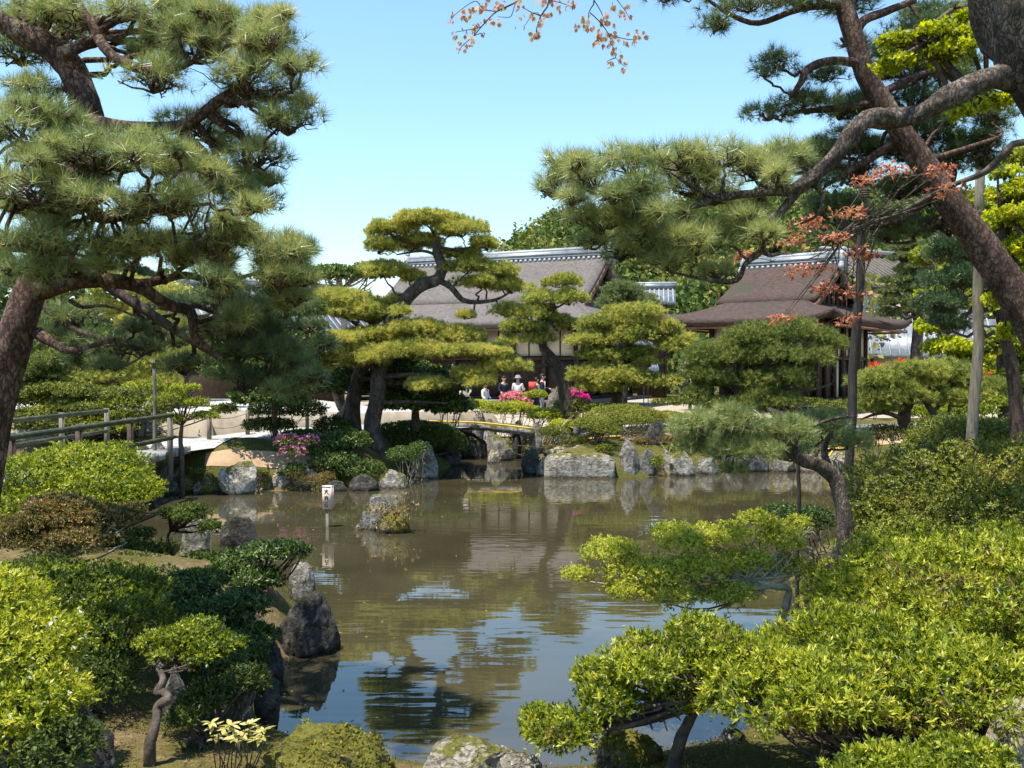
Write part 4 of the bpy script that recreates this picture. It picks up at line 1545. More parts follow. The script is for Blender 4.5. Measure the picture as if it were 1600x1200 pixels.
# --- small leaning pine over the water, right of centre
Y = 11.2
pine('small pine leaning over the water on a crooked trunk', gp(1342, 925, Y),
     [(1352, 945, Y, .16), (1338, 900, Y, .11), (1322, 850, Y, .095), (1318, 800, Y, .09), (1305, 750, Y, .085), (1282, 728, Y, .085), (1252, 718, Y, .075), (1236, 700, Y, .06), (1246, 672, Y, .055), (1225, 652, Y, .05), (1200, 640, Y, .03)],
     [[(1242, 700, Y, .04), (1200, 670, Y - .3, .025), (1130, 670, Y - .5, .015), (1085, 660, Y - .6, .008)], [(1250, 672, Y, .03), (1300, 655, Y, .02), (1340, 650, Y, .01)],
      [(1318, 800, Y + .05, .06), (1300, 745, Y + .4, .05), (1288, 700, Y + .6, .04), (1310, 660, Y + .6, .02)]],
     [(1100, 672, Y - .6, 48, 34, .35), (1085, 700, Y - .5, 30, 20, .25), (1150, 665, Y - .4, 60, 34, .4), (1155, 705, Y - .4, 62, 28, .4), (1215, 675, Y - .3, 55, 30, .4), (1230, 712, Y + .2, 50, 18, .3),
      (1280, 668, Y + .3, 52, 26, .35), (1140, 735, Y - .3, 24, 8, .2), (1325, 690, Y + .6, 34, 28, .3)],
     nl=.12, nw=.005, k=26, dens=100, fat=1.2, boost=1.0, infill=False, mat='needle_near', bark='bark_pine', m=8, lump=.42, sides=14, candles=.03, tw=.012, seed=31, amp=.1, zmin=-.6, tb=.40)

# --- central pine
Y = 27.2
b = gp(585, 712, Y)
pine('tall central pine with a curved bare upper trunk and flat cloud pads', b,
     [(586, 722, Y, .40), (584, 700, Y, .26), (582, 660, Y, .23), (590, 620, Y, .22), (592, 585, Y + .1, .2), (604, 530, Y + .2, .19), (612, 500, Y + .2, .19), (632, 470, Y + .2, .19), (658, 446, Y + .1, .18), (684, 436, Y, .16),
      (690, 415, Y, .14), (682, 392, Y, .12), (684, 372, Y, .09)],
     [[(690, 440, Y, .09), (706, 450, Y, .08), (722, 468, Y, .075), (745, 472, Y, .06), (775, 468, Y, .04), (800, 455, Y, .02)], [(742, 472, Y, .03), (738, 495, Y, .02), (725, 498, Y, .01)],
      [(684, 400, Y, .05), (660, 392, Y, .04), (620, 398, Y, .02)], [(682, 385, Y, .05), (710, 390, Y, .04), (740, 385, Y, .02)], [(684, 378, Y, .04), (650, 385, Y, .03), (620, 370, Y, .015)],
      [(584, 560, Y, .08), (540, 560, Y - .4, .06), (500, 565, Y - .6, .03)], [(590, 590, Y, .08), (640, 585, Y - .2, .06), (690, 585, Y - .3, .03)], [(586, 630, Y, .07), (640, 628, Y - .2, .05), (700, 630, Y - .3, .02)]],
     [(672, 348, Y, 58, 19, 1.0), (615, 362, Y, 46, 20, .9), (722, 362, Y, 48, 20, .9), (590, 388, Y, 34, 17, .7), (645, 385, Y + .6, 50, 15, .8), (762, 385, Y, 36, 15, .8), (720, 400, Y + .4, 40, 10, .6),
      (600, 425, Y + .3, 46, 16, .8), (640, 435, Y + .5, 30, 12, .6), (730, 420, Y + .2, 50, 17, .8), (780, 430, Y, 36, 18, .8), (800, 452, Y, 34, 14, .7), (750, 445, Y + .4, 46, 12, .6), (725, 495, Y - .2, 22, 7, .4),
      (790, 490, Y + .1, 40, 12, .6), (620, 470, Y + .5, 18, 10, .4), (625, 490, Y - .4, 20, 12, .4)] + fill([(670, 360, Y, 95, 18), (775, 425, Y, 40, 24)], 8, 24, 8, .5, 10, .5),
     nl=.12, nw=.013, k=15, dens=150, mat='needle_mid', bark='bark_pine', fat=1.35, infill=False, m=9, lump=.42, sides=14, tw=.02, seed=41, tb=.62, zmin=-.4)
pine('broad low pine with bright yellow green layered pads', gp(556, 650, 28.4),
     [(548, 662, 28.4, .3), (552, 630, 28.4, .22), (560, 590, 28.4, .2), (580, 545, 28.2, .16), (585, 510, 28.2, .12), (560, 480, 28.2, .08)],
     [[(580, 545, 28.2, .08), (520, 545, 27.6, .05), (480, 560, 27.2, .03)], [(585, 540, 28.2, .09), (650, 545, 27.6, .06), (720, 545, 27.3, .03)], [(560, 590, 28.4, .08), (640, 600, 27.6, .05), (700, 590, 27.2, .03)],
      [(575, 520, 28.2, .06), (530, 490, 27.8, .04), (490, 480, 27.6, .02)]],
     [(535, 470, 28, 58, 20, 1.2), (485, 490, 27.8, 36, 18, 1.0), (560, 492, 27.6, 52, 16, 1.0), (600, 480, 28.4, 30, 12, .8), (490, 512, 28.2, 28, 10, .7),
      (580, 530, 27.2, 62, 15, 1.0), (665, 522, 27.4, 60, 16, 1.1), (715, 528, 27.4, 42, 16, 1.0), (520, 558, 26.9, 66, 16, 1.1), (485, 575, 26.9, 36, 12, .8), (580, 565, 26.8, 46, 14, .9),
      (640, 552, 26.8, 60, 16, 1.0), (700, 552, 26.8, 56, 16, 1.0), (765, 555, 27.2, 40, 16, .9), (785, 575, 27, 46, 17, .9), (740, 585, 26.9, 34, 12, .7), (665, 605, 26.8, 40, 13, .8), (750, 600, 26.8, 38, 12, .7)] + fill([(540, 480, 28, 80, 24), (610, 545, 27, 130, 30), (750, 570, 27, 50, 26)], 12, 30, 9, .6, 9, .5),
     nl=.12, nw=.013, k=15, dens=165, mat='needle_mid', bark='bark_pine', fat=1.5, infill=False, m=9, lump=.42, sides=12, tw=.02, seed=42, tb=.66, zmin=-.4)

# --- pines on the far right bank
Y = 34
pine('slim pine with a pale leaning trunk beside the upright stone, before the main hall', gp(884, 618, Y),
     [(888, 640, Y, .26), (880, 606, Y, .22), (872, 575, Y, .2), (858, 555, Y, .18), (848, 540, Y, .15), (852, 515, Y, .12), (864, 480, Y, .10), (858, 458, Y, .07)],
     [[(868, 568, Y, .07), (838, 572, Y - .2, .06), (815, 560, Y - .3, .03)], [(848, 540, Y, .06), (825, 520, Y - .2, .04), (810, 500, Y - .3, .02)], [(862, 485, Y, .05), (890, 470, Y, .02)]],
     [(878, 444, Y, 34, 15, .9), (842, 470, Y, 34, 15, .9), (890, 470, Y - .2, 32, 12, .8), (826, 492, Y - .2, 38, 14, .9), (862, 500, Y + .3, 32, 10, .7), (812, 512, Y - .3, 36, 12, .8), (890, 510, Y + .3, 24, 10, .6),
      (845, 532, Y - .3, 34, 10, .7), (800, 535, Y - .2, 26, 10, .6)],
     nl=.11, nw=.016, k=13, dens=110, mat='needle_mid', bark='bark_pine', m=8, lump=.42, sides=10, tw=.022, seed=43, tb=.5, zmin=-.5)
Y = 33
pine('rounded bright pine with tiered pads standing between the two halls', gp(966, 622, Y),
     [(962, 636, Y, .22), (966, 605, Y, .17), (972, 580, Y, .15), (984, 550, Y, .13), (985, 520, Y, .10), (1005, 500, Y, .06)],
     [[(972, 580, Y, .05), (930, 590, Y - .4, .03)], [(980, 560, Y, .05), (1030, 560, Y - .3, .03)], [(984, 545, Y, .05), (935, 540, Y - .3, .03)]],
     [(990, 493, Y, 62, 17, 1.4), (950, 512, Y - .3, 50, 14, 1.1), (1035, 515, Y - .2, 40, 15, 1.1), (925, 535, Y - .4, 40, 14, 1.0), (985, 530, Y - .5, 60, 13, 1.1), (1050, 545, Y - .2, 38, 15, 1.0),
      (945, 560, Y - .3, 46, 12, 1.0), (1000, 565, Y + .3, 40, 10, .9), (920, 590, Y - .5, 38, 13, .9), (975, 592, Y - .6, 66, 13, 1.0), (1030, 600, Y - .4, 44, 12, .9), (940, 607, Y - .6, 40, 9, .8),
      (1065, 530, Y, 26, 10, .7)],
     nl=.11, nw=.016, k=14, dens=125, mat='needle_mid', bark='bark_pine', m=9, lump=.42, sides=10, tw=.022, seed=44, tb=.55, zmin=-.4)
pine('grey green domed pine behind the bright tiered pine, under the gable', gp(972, 600, 37.5),
     [(972, 625, 37.5, .2), (972, 560, 37.5, .17), (975, 490, 37.5, .12)], [],
     [(972, 462, 37.5, 42, 17, 1.6), (950, 478, 37.3, 34, 14, 1.2), (1000, 478, 37.3, 36, 14, 1.2), (925, 520, 37.6, 26, 16, .9)],
     nl=.11, nw=.017, k=12, dens=110, mat='needle_cool', m=9, lump=.42, sides=8, tw=.02, seed=45, tb=.6)
Y = 30.2
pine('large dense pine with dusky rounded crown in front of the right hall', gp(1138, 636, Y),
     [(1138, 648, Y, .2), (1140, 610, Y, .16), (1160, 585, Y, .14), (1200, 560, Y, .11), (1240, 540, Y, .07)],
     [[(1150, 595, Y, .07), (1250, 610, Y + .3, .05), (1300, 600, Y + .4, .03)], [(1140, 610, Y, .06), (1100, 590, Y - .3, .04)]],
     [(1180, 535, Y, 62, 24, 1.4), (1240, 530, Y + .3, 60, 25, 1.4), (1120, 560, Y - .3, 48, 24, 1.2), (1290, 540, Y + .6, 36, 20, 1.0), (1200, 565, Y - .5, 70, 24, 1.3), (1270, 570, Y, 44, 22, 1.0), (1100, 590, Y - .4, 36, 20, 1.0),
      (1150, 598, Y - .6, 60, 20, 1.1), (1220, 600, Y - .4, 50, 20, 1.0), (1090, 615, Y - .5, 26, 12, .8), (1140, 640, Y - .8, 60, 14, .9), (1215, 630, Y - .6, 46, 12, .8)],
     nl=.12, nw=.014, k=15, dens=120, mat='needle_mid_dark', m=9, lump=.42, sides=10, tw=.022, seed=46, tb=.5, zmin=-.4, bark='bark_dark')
Y = 25.0
pine('wide spreading pine right of the dark prop, with a black leaning side trunk', gp(1424, 688, Y),
     [(1430, 700, Y, .2), (1422, 675, Y, .17), (1412, 655, Y, .16), (1420, 630, Y, .13), (1445, 600, Y, .09)],
     [[(1412, 655, Y, .07), (1380, 645, Y - .3, .05), (1345, 655, Y - .5, .02)], [(1462, 653, Y - .3, .09), (1448, 630, Y - .2, .08), (1430, 610, Y, .05)]],
     [(1370, 600, Y - .3, 46, 20, 1.0), (1425, 588, Y, 56, 20, 1.1), (1480, 592, Y + .2, 50, 20, 1.1), (1400, 622, Y - .4, 60, 17, 1.0), (1465, 625, Y - .2, 50, 15, 1.0), (1370, 640, Y - .5, 36, 12, .7),
      (1510, 618, Y + .2, 36, 16, .9), (1540, 610, Y + .6, 34, 14, .9)],
     nl=.12, nw=.014, k=14, dens=120, mat='needle_mid', m=9, lump=.42, sides=10, tw=.02, seed=47, tb=.38, zmin=-.4, bark='bark_pine')
# tiered cloud pine behind the roof corner
Y = 45
rng0 = np.random.default_rng(5)
pads = [(1425 + s * (14 + 26 * ((v - 385) / 150)) * q, v + q * 4, Y + .3 * q, 24 + 14 * (v - 385) / 150, 6, 1.0) for v in range(385, 500, 17) for q, s in ((0, 1), (1, 1), (1, -1))]
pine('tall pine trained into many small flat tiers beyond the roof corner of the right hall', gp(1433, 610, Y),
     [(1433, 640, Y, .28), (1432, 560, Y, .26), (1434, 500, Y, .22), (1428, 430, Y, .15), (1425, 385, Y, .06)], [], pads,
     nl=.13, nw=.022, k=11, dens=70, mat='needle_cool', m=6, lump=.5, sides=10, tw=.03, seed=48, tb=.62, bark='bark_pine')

# --- background pines left, behind the foreground pine
for i, (lb, Y, tr_, pd, tb_, mt) in enumerate([
    ('yellow green pine behind the bamboo rails, left background', 31, [(150, 690, .2), (150, 620, .15), (165, 560, .1)],
     [(120, 560, 60, 18), (190, 545, 60, 18), (90, 590, 50, 18), (170, 590, 60, 16), (240, 575, 50, 16), (110, 620, 56, 16)], .5, 'needle_mid'),
    ('tall pale pine behind the bare limb, upper left background', 38, [(240, 660, .25), (235, 560, .2), (230, 470, .12)],
     [(200, 455, 60, 22), (265, 470, 50, 22), (160, 490, 56, 22), (230, 505, 66, 20), (300, 520, 40, 18), (140, 440, 40, 18), (270, 545, 50, 16)], .62, 'needle_mid'),
    ('low spreading pine beside the sand court, left background', 34, [(290, 660, .15), (290, 600, .12)],
     [(290, 560, 44, 14), (330, 545, 30, 12), (250, 600, 44, 14), (320, 575, 30, 10)], .45, 'needle_mid'),
    ('grey green pine at the far left edge behind the trunk', 28, [(60, 690, .18), (70, 620, .14)],
     [(40, 585, 50, 20), (90, 570, 44, 16), (60, 620, 60, 18), (130, 640, 50, 14), (20, 545, 40, 20)], .4, 'needle_mid_dark'),
    ('dark conifer seen through the upper gap of the foreground pine', 50, [(215, 620, .3), (215, 500, .2), (215, 400, .1)],
     [(215, 400, 24, 14), (200, 425, 34, 12), (235, 440, 34, 12), (150, 420, 40, 18), (100, 440, 50, 24), (40, 450, 50, 26)], .35, 'needle_cool')]):
    pine(lb, gp(tr_[0][0], tr_[0][1], Y), [(a, b_, Y, r_) for a, b_, r_ in tr_], [],
         [(a, b_, Y + .4 * ((k % 3) - 1), c_, d_, 1.1 + .3 * (k % 2)) for k, (a, b_, c_, d_) in enumerate(pd)],
         nl=.12, nw=.018, k=12, dens=85, mat=mt, m=9, lump=.42, sides=8, tw=.025, seed=60 + i, tb=tb_, zmin=-.4, group='background pines on the left')

# --- right side background: dark pine, maples
Y = 20
pine('dark pine hanging behind the pale prop at the right', gp(1560, 690, Y),
     [(1590, 720, Y, .15), (1585, 600, Y, .13), (1560, 480, Y, .10), (1535, 380, Y, .06)], [],
     [(1490, 400, Y, 50, 26, .9), (1540, 380, Y, 50, 24, .9), (1500, 445, Y, 56, 26, .9), (1465, 480, Y, 40, 20, .8), (1480, 512, Y, 36, 18, .7)],
     nl=.12, nw=.011, k=16, dens=120, mat='needle_near_dark', m=8, lump=.42, sides=10, tw=.02, seed=70, tb=.25, bark='bark_dark')


def maple(label, base, trunk, clumps, mat, seed, dens=200, ln=.055, w=.03, k=4, tb=.5, group=None, lumpy=9, droop=.1, tr=.03):
    return shrub('maple_tree', label, 'maple tree', base, clumps, mat, ln, w, k, dens, .8, 3, 'twig', tb, .2, seed, group, .25, -.6, .6, droop, -9, None, 2.4, .2, tr,
                 lumpy, trunk)


maple('bright lime green maple leaning in from the right edge', gp(1660, 700, 13),
      [(1680, 760, 13, .12), (1650, 560, 13, .1), (1600, 440, 13, .07), (1565, 380, 13, .05), (1580, 320, 13, .03)],
      [(1590, 300, 13, 50, 28, .6), (1575, 345, 13, 52, 26, .6), (1590, 390, 13, 46, 28, .6), (1590, 430, 13.2, 40, 24, .5), (1570, 270, 13, 24, 10, .3), (1620, 330, 13.4, 60, 60, .9), (1575, 470, 13.6, 40, 22, .5), (1590, 520, 13.8, 34, 24, .5)],
      'maple_green', 81, dens=420, ln=.06, w=.036, tb=.6)
maple('yellow green maple spray hanging before the upper trunk at the top right', gp(1750, 800, 9.6),
      [(1790, 900, 9.6, .1), (1740, 500, 9.6, .07), (1680, 160, 9.6, .05), (1620, 70, 9.6, .03), (1540, 55, 9.6, .02), (1420, 50, 9.6, .01)],
      [(1400, 66, 9.6, 34, 10, .3), (1450, 55, 9.6, 50, 14, .35), (1500, 60, 9.6, 46, 20, .4), (1480, 85, 9.6, 50, 16, .4), (1400, 100, 9.6, 44, 10, .3), (1530, 20, 9.8, 40, 18, .4), (1560, 160, 9.8, 44, 9, .3), (1510, 175, 9.8, 24, 8, .3),
       (1590, 150, 9.8, 30, 10, .3)],
      'maple_green', 82, dens=260, ln=.055, w=.03, tb=.35)
maple('yellow leaved maple filling the gap behind the brown roof corner', gp(1500, 650, 33),
      [(1500, 665, 33, .2), (1500, 600, 33, .15), (1490, 540, 33, .1)],
      [(1460, 510, 33, 24, 20, 1.2), (1480, 545, 33, 36, 24, 1.4), (1460, 575, 33, 26, 16, 1.2), (1450, 462, 34, 20, 8, .8), (1510, 580, 33, 40, 20, 1.4), (1480, 430, 34, 26, 16, 1), (1520, 560, 33, 36, 30, 1.4), (1500, 470, 35, 40, 40, 1.6), (1450, 600, 32, 34, 14, 1.2), (1560, 600, 32, 40, 22, 1.3), (1470, 350, 36, 40, 26, 1.6)],
      'maple_green', 83, dens=130, ln=.14, w=.10, k=3, tb=.45)
maple('olive maple on the right behind the hedges', gp(1580, 640, 30),
      [(1570, 650, 30, .2), (1565, 560, 30, .15), (1575, 500, 30, .1)],
      [(1570, 420, 30, 50, 40, 1.4), (1580, 480, 30, 50, 36, 1.4), (1570, 540, 29, 44, 30, 1.2), (1590, 590, 29, 30, 20, 1), (1460, 400, 36, 34, 24, 1.6), (1540, 330, 34, 50, 40, 2), (1600, 250, 34, 30, 30, 2)],
      'enkianthus', 84, dens=130, ln=.14, w=.09, k=4, tb=.4)
# reddish maple in front of the leaning pine
maple('russet young leaved maple bough crossing in front of the leaning pine trunk', gp(1800, 900, 9),
      [(1850, 960, 9, .08), (1760, 500, 9, .06), (1680, 300, 9, .045), (1600, 222, 9, .032), (1540, 268, 9, .028), (1480, 293, 9, .022), (1400, 335, 9, .018), (1378, 342, 9, .016), (1340, 355, 9, .012), (1290, 380, 9, .008)],
      [(1400, 268, 9, 40, 9, .3), (1470, 268, 9, 34, 9, .3), (1350, 285, 9, 20, 14, .25), (1480, 300, 9, 30, 9, .3), (1330, 335, 9, 40, 9, .3), (1270, 352, 9, 40, 12, .3), (1300, 375, 9, 36, 8, .3), (1240, 380, 9, 26, 8, .25),
       (1340, 395, 9, 14, 12, .2), (1260, 425, 9, 50, 8, .3), (1290, 455, 9, 46, 9, .3), (1340, 462, 9, 26, 9, .25), (1360, 400, 9, 16, 6, .2), (1220, 500, 9, 26, 5, .25), (1330, 500, 9, 24, 5, .2), (1170, 400, 9, 24, 6, .2)],
      'maple_red', 85, dens=52, ln=.05, w=.022, k=4, tb=.5, lumpy=7, droop=.5, tr=.007)

# --- other background trees
shrub('hedge_tree', 'high clipped evergreen hedge tree with bare understory behind the yellow pine', 'tree', gp(545, 640, 41), [(520, 428, 41, 40, 12, 1.0), (585, 425, 41, 40, 14, 1.0), (450, 432, 41, 50, 14, 1.0)],
      'camellia', .13, .09, 4, 100, .7, 9, 'twig_pale', .8, .2, 91, trunk=[(548, 640, 41, .2), (540, 540, 41, .15), (535, 450, 41, .1)], trunk_r=.06)
shrub('broadleaf_tree', 'dark glossy broadleaf tree filling the shade behind the central trunk', 'tree', gp(640, 665, 29.2),
      [(640, 590, 29.4, 50, 26, 1.2), (600, 560, 29.6, 60, 24, 1.2), (690, 600, 29.2, 44, 26, 1.1), (640, 630, 29, 50, 20, 1.0), (700, 635, 28.8, 34, 18, .9), (540, 600, 29.6, 50, 30, 1.2), (480, 600, 30, 50, 30, 1.2)],
      'camellia', .10, .06, 5, 120, .8, 4, 'twig', .55, .25, 92, trunk=[(650, 668, 29.2, .13), (650, 630, 29.2, .1), (655, 600, 29.2, .07)], trunk_r=.03)
shrub('broadleaf_tree', 'mixed evergreen tree with pale flecked leaves behind the left pine boughs', 'tree', gp(400, 640, 26),
      [(400, 520, 25.5, 60, 34, 1.2), (450, 480, 25.7, 50, 30, 1.2), (340, 470, 26, 46, 24, 1.1), (440, 560, 25.3, 60, 34, 1.2), (370, 580, 25.5, 50, 26, 1.1), (470, 540, 25.5, 44, 36, 1.1), (420, 620, 25.3, 56, 24, 1.0)],
      'camellia', .09, .055, 5, 140, .8, 4, 'twig', .7, .3, 93, trunk=[(430, 690, 26.6, .08), (428, 640, 26.4, .07), (420, 590, 26, .05)], trunk_r=.03)
tk = thing('bare_tree', 'weathered pale dead looking trunk left of the central pine', 'tree', gp(535, 655, 29))
MB().tube(*px_path([(530, 662, 29, .3), (545, 640, 29, .2), (556, 600, 29, .18), (558, 560, 29, .14), (556, 548, 29, .08)]), 12, True, .14, 4).tube(
    *px_path([(535, 640, 29, .12), (522, 610, 29, .1), (512, 600, 29, .05)]), 8, True, .14, 5).build('trunk', 'twig_pale', tk, tk.location, smooth=True)


# ================================================================== SHRUBS
S = shrub
# foreground right
S('azalea_bush', 'huge bright lime green azalea mound filling the lower right corner', 'bush', gp(1420, 1120, 6.2),
  [(1520, 960, 7.8, 220, 105, 1.7), (1365, 1042, 6.9, 140, 70, 1.1), (1650, 950, 7.4, 190, 110, 1.5), (1185, 1068, 6.4, 100, 56, .7), (1470, 1050, 6.4, 150, 58, .8), (1470, 955, 8.0, 90, 50, .8), (1290, 1080, 6.0, 80, 44, .5)],
  'azalea_bright', .050, .013, 7, 640, .45, 9, 'twig', .50, .30, 101, amp=.2, shell=.2, trunk_r=.022, inner=.3, freq=3.4, upn=.55, hole=-.75, old=.14)
S('azalea_bush', 'bright azalea with open forked stems leaning over the water, bottom centre right', 'bush', gp(1075, 1170, 6.4),
  [(1010, 1040, 6.5, 95, 48, .55), (950, 1095, 6.3, 70, 38, .4), (1100, 1010, 6.7, 90, 52, .6), (880, 1145, 6.0, 66, 40, .42), (1150, 1060, 6.5, 80, 60, .5), (1060, 1085, 6.7, 70, 30, .4), (840, 1130, 6.1, 34, 28, .3), (930, 1060, 6.6, 50, 26, .35)],
  'azalea_bright', .042, .0135, 7, 760, .5, 4, 'twig', .48, .28, 102, upn=.45, old=.08, amp=.2, shell=.25, trunk_r=.022, inner=.2, lumpy=6,
  trunk=[(1050, 1205, 6.5, .05), (1062, 1160, 6.5, .04), (1080, 1120, 6.5, .035), (1100, 1090, 6.5, .03)])
S('azalea_bush', 'low azalea with upright leaf sprays cut off by the bottom right edge of the photo', 'bush', gp(1440, 1230, 4.9),
  [(1400, 1205, 4.9, 120, 40, .35), (1510, 1195, 4.9, 80, 46, .35), (1330, 1225, 4.8, 60, 34, .3)], 'azalea_bright', .04, .014, 7, 950, .5, 3, 'twig', .45, .25, 103, amp=.22, shell=.4, lumpy=8, trunk_r=.012)
S('enkianthus_bush', 'feathery yellow green bush with airy tiers spreading over the water', 'bush', gp(1245, 985, 8.6),
  [(950, 866, 8.5, 70, 29, .45), (1000, 894, 8.4, 77, 32, .5), (905, 899, 8.5, 37, 13, .3), (1060, 844, 8.8, 68, 35, .5), (1130, 839, 9, 66, 29, .5), (1180, 814, 9.2, 48, 21, .4), (1215, 844, 9.1, 55, 32, .45), (1080, 889, 8.5, 77, 37, .5),
   (1160, 884, 8.8, 66, 35, .5), (1230, 889, 8.9, 44, 35, .4), (1040, 929, 8.2, 66, 29, .45), (1130, 929, 8.3, 66, 27, .45), (980, 924, 8.2, 48, 21, .35), (1250, 819, 9.4, 28, 18, .3)],
  'enkianthus', .030, .014, 5, 560, .8, 3, 'twig_pale', .62, .24, 104, amp=.3, shell=.6, lumpy=10, trunk_r=.012, inner=.1,
  trunk=[(1255, 1010, 8.6, .045), (1225, 975, 8.6, .04), (1228, 945, 8.6, .035), (1232, 920, 8.6, .03), (1205, 915, 8.5, .03), (1165, 905, 8.5, .02)])
S('azalea_bush', 'olive green azalea dome on the right bank below the pale prop', 'bush', gp(1500, 890, 11.0),
  [(1480, 790, 11.6, 135, 90, 1.4), (1560, 760, 11.8, 90, 70, 1.3), (1400, 830, 11.2, 70, 52, .8), (1560, 830, 11.2, 90, 60, 1.0)],
  'azalea_olive', .042, .015, 6, 560, .6, 9, 'twig', .6, .28, 105, amp=.22, shell=.25, hole=-.8, old=.18, trunk_r=.025, inner=.25, freq=3)
S('azalea_bush', 'dark small leaved bush hiding the foot of the dark prop', 'bush', gp(1290, 880, 13.0),
  [(1262, 812, 13.4, 36, 20, .45), (1345, 795, 14, 34, 20, .45), (1222, 800, 14.4, 26, 12, .3)], 'camellia', .045, .022, 5, 330, .8, 4, 'twig', .4, .2, 106, amp=.25, trunk_r=.014)
S('azalea_bush', 'long olive clipped hedge behind the small leaning pine, right', 'hedge', gp(1500, 700, 21.5), [(1500, 672, 21.6, 70, 24, 1.0), (1570, 680, 21.0, 60, 26, 1.0), (1450, 690, 21.3, 34, 18, .7)], 'azalea_olive',
  .055, .026, 5, 230, .6, 6, 'twig', .4, .2, 107, amp=.12)
S('azalea_bush', 'rounded brownish azalea by the earth path, right bank', 'bush', gp(1385, 700, 24.5), [(1385, 680, 24.5, 34, 17, .7), (1345, 690, 24.0, 22, 10, .5)], 'azalea_rust', .05, .024, 5, 220, .6, 5, 'twig_pale', .35, .2, 108)
S('azalea_bush', 'light green low azaleas beside the distant gravel path at the right', 'bush', gp(1500, 650, 28), [(1500, 640, 28, 50, 10, 1.2), (1560, 628, 29, 50, 10, 1.2), (1440, 645, 27, 30, 10, .8)], 'azalea_bright', .07, .035, 5, 150, .6, 3, 'twig', .35, .2, 109)
S('azalea_bush', 'narrow dark hedge strip in front of the right hall veranda', 'hedge', gp(1290, 640, 34), [(1230, 628, 36, 60, 7, .8), (1330, 635, 34, 60, 9, .8), (1080, 628, 36, 60, 6, .8)], 'azalea_olive', .08, .04, 5, 110, .6, 3, 'twig', .35, .2, 110)
for i, (u, v, Yv, ru, rv, lb) in enumerate([(1412, 570, 36, 17, 6, 'scarlet azalea in full bloom before the tiled house'), (1369, 573, 37, 5, 5, 'small scarlet azalea beside the corner post of the brown roofed hall'),
                                            (1546, 590, 30, 9, 5, 'small red azalea right of the pale prop')]):
    S('flowering_azalea', lb, 'flowering bush', gp(u, v + 30, Yv), [(u, v + 4, Yv, ru, rv + 3, .5)], 'azalea_olive', .07, .03, 4, 150, .7, 2, 'twig', .4, .2, 120 + i, blooms=('scarlet', 1.2, .09), group='red azaleas in bloom')

# far bank, centre and right
S('azalea_bush', 'neatly clipped round azalea dome behind the grey standing stones', 'bush', gp(975, 668, 30.2), [(972, 653, 30.6, 62, 20, 1.2), (1040, 655, 31, 40, 12, 1.0)], 'azalea_olive', .045, .02, 6, 330, .6, 10, 'twig_pale', .72, .2, 130, amp=.08, shell=.15)
S('azalea_bush', 'small flat tiered azalea left of the round clipped one', 'bush', gp(934, 688, 28.9), [(925, 662, 29.0, 30, 10, .7), (945, 672, 28.7, 26, 7, .5)], 'azalea_olive', .045, .02, 6, 330, .6, 6, 'twig', .62, .2, 131, amp=.12)
S('azalea_bush', 'yellow lime azalea mounds behind the stone slab bridge', 'bush', gp(790, 656, 35.5), [(800, 640, 35.5, 52, 10, 1.0), (755, 634, 36, 34, 8, .9), (850, 650, 34.2, 44, 9, 1.0), (880, 665, 33, 36, 8, .9)], 'azalea_bright', .06, .03, 5, 260, .6, 8, 'twig', .75, .2, 132, amp=.2, lumpy=8)
S('azalea_bush', 'small yellow green clipped azalea right of the salmon flowers', 'bush', gp(838, 632, 38), [(838, 617, 38, 17, 7, .6)], 'azalea_bright', .06, .03, 5, 260, .6, 4, 'twig', .5, .2, 133)
S('azalea_bush', 'grey green azalea at the foot of the tall upright stone', 'bush', gp(890, 650, 34.5), [(895, 634, 34.6, 30, 12, .8), (930, 640, 34, 26, 9, .7)], 'azalea_olive', .06, .028, 5, 220, .6, 4, 'twig', .5, .2, 134)
S('azalea_bush', 'dark low azaleas on the bank right of the slab bridge', 'bush', gp(860, 690, 30), [(865, 676, 30.2, 36, 8, .7), (830, 716, 28.9, 18, 6, .4), (905, 690, 29.4, 34, 5, .6), (890, 648, 34, 20, 7, .6)], 'azalea_olive', .045, .02, 5, 260, .7, 5, 'twig_pale', .35, .22, 135, lumpy=6)
S('azalea_bush', 'mossy green tuft of shrubs between the two standing stones', 'bush', gp(1020, 735, 27.6), [(1026, 722, 27.5, 12, 12, .35), (945, 700, 28.2, 14, 6, .35), (790, 700, 32.5, 8, 12, .3), (1060, 700, 29, 22, 7, .5)], 'azalea_bright', .04, .018, 5, 300, .7, 2, 'twig', .35, .22, 136)
S('flowering_azalea', 'salmon pink azalea in front of the visitors near the main hall', 'flowering bush', gp(808, 640, 38.2), [(806, 621, 38.2, 22, 7, .8), (822, 630, 37.6, 6, 7, .4)], 'azalea_olive', .06, .03, 4, 160, .7, 3, 'twig', .4, .2, 137, blooms=('salmon', 1.3, .08))
S('flowering_azalea', 'vivid magenta azalea between the upright stone and the tiered pine', 'flowering bush', gp(905, 630, 36), [(901, 615, 36, 9, 7, .5), (911, 623, 35.8, 11, 4, .5)], 'azalea_olive', .05, .02, 4, 160, .7, 3, 'twig', .4, .2, 138, blooms=('magenta', 1.6, .08))
S('azalea_bush', 'lit low azaleas under the dense pine, right of the dark standing stone', 'bush', gp(1090, 690, 29.5), [(1085, 672, 30, 36, 14, .9), (1110, 690, 29.3, 34, 10, .7), (1150, 700, 29, 36, 8, .7)], 'azalea_olive', .05, .024, 5, 220, .7, 4, 'twig_pale', .55, .22, 139)

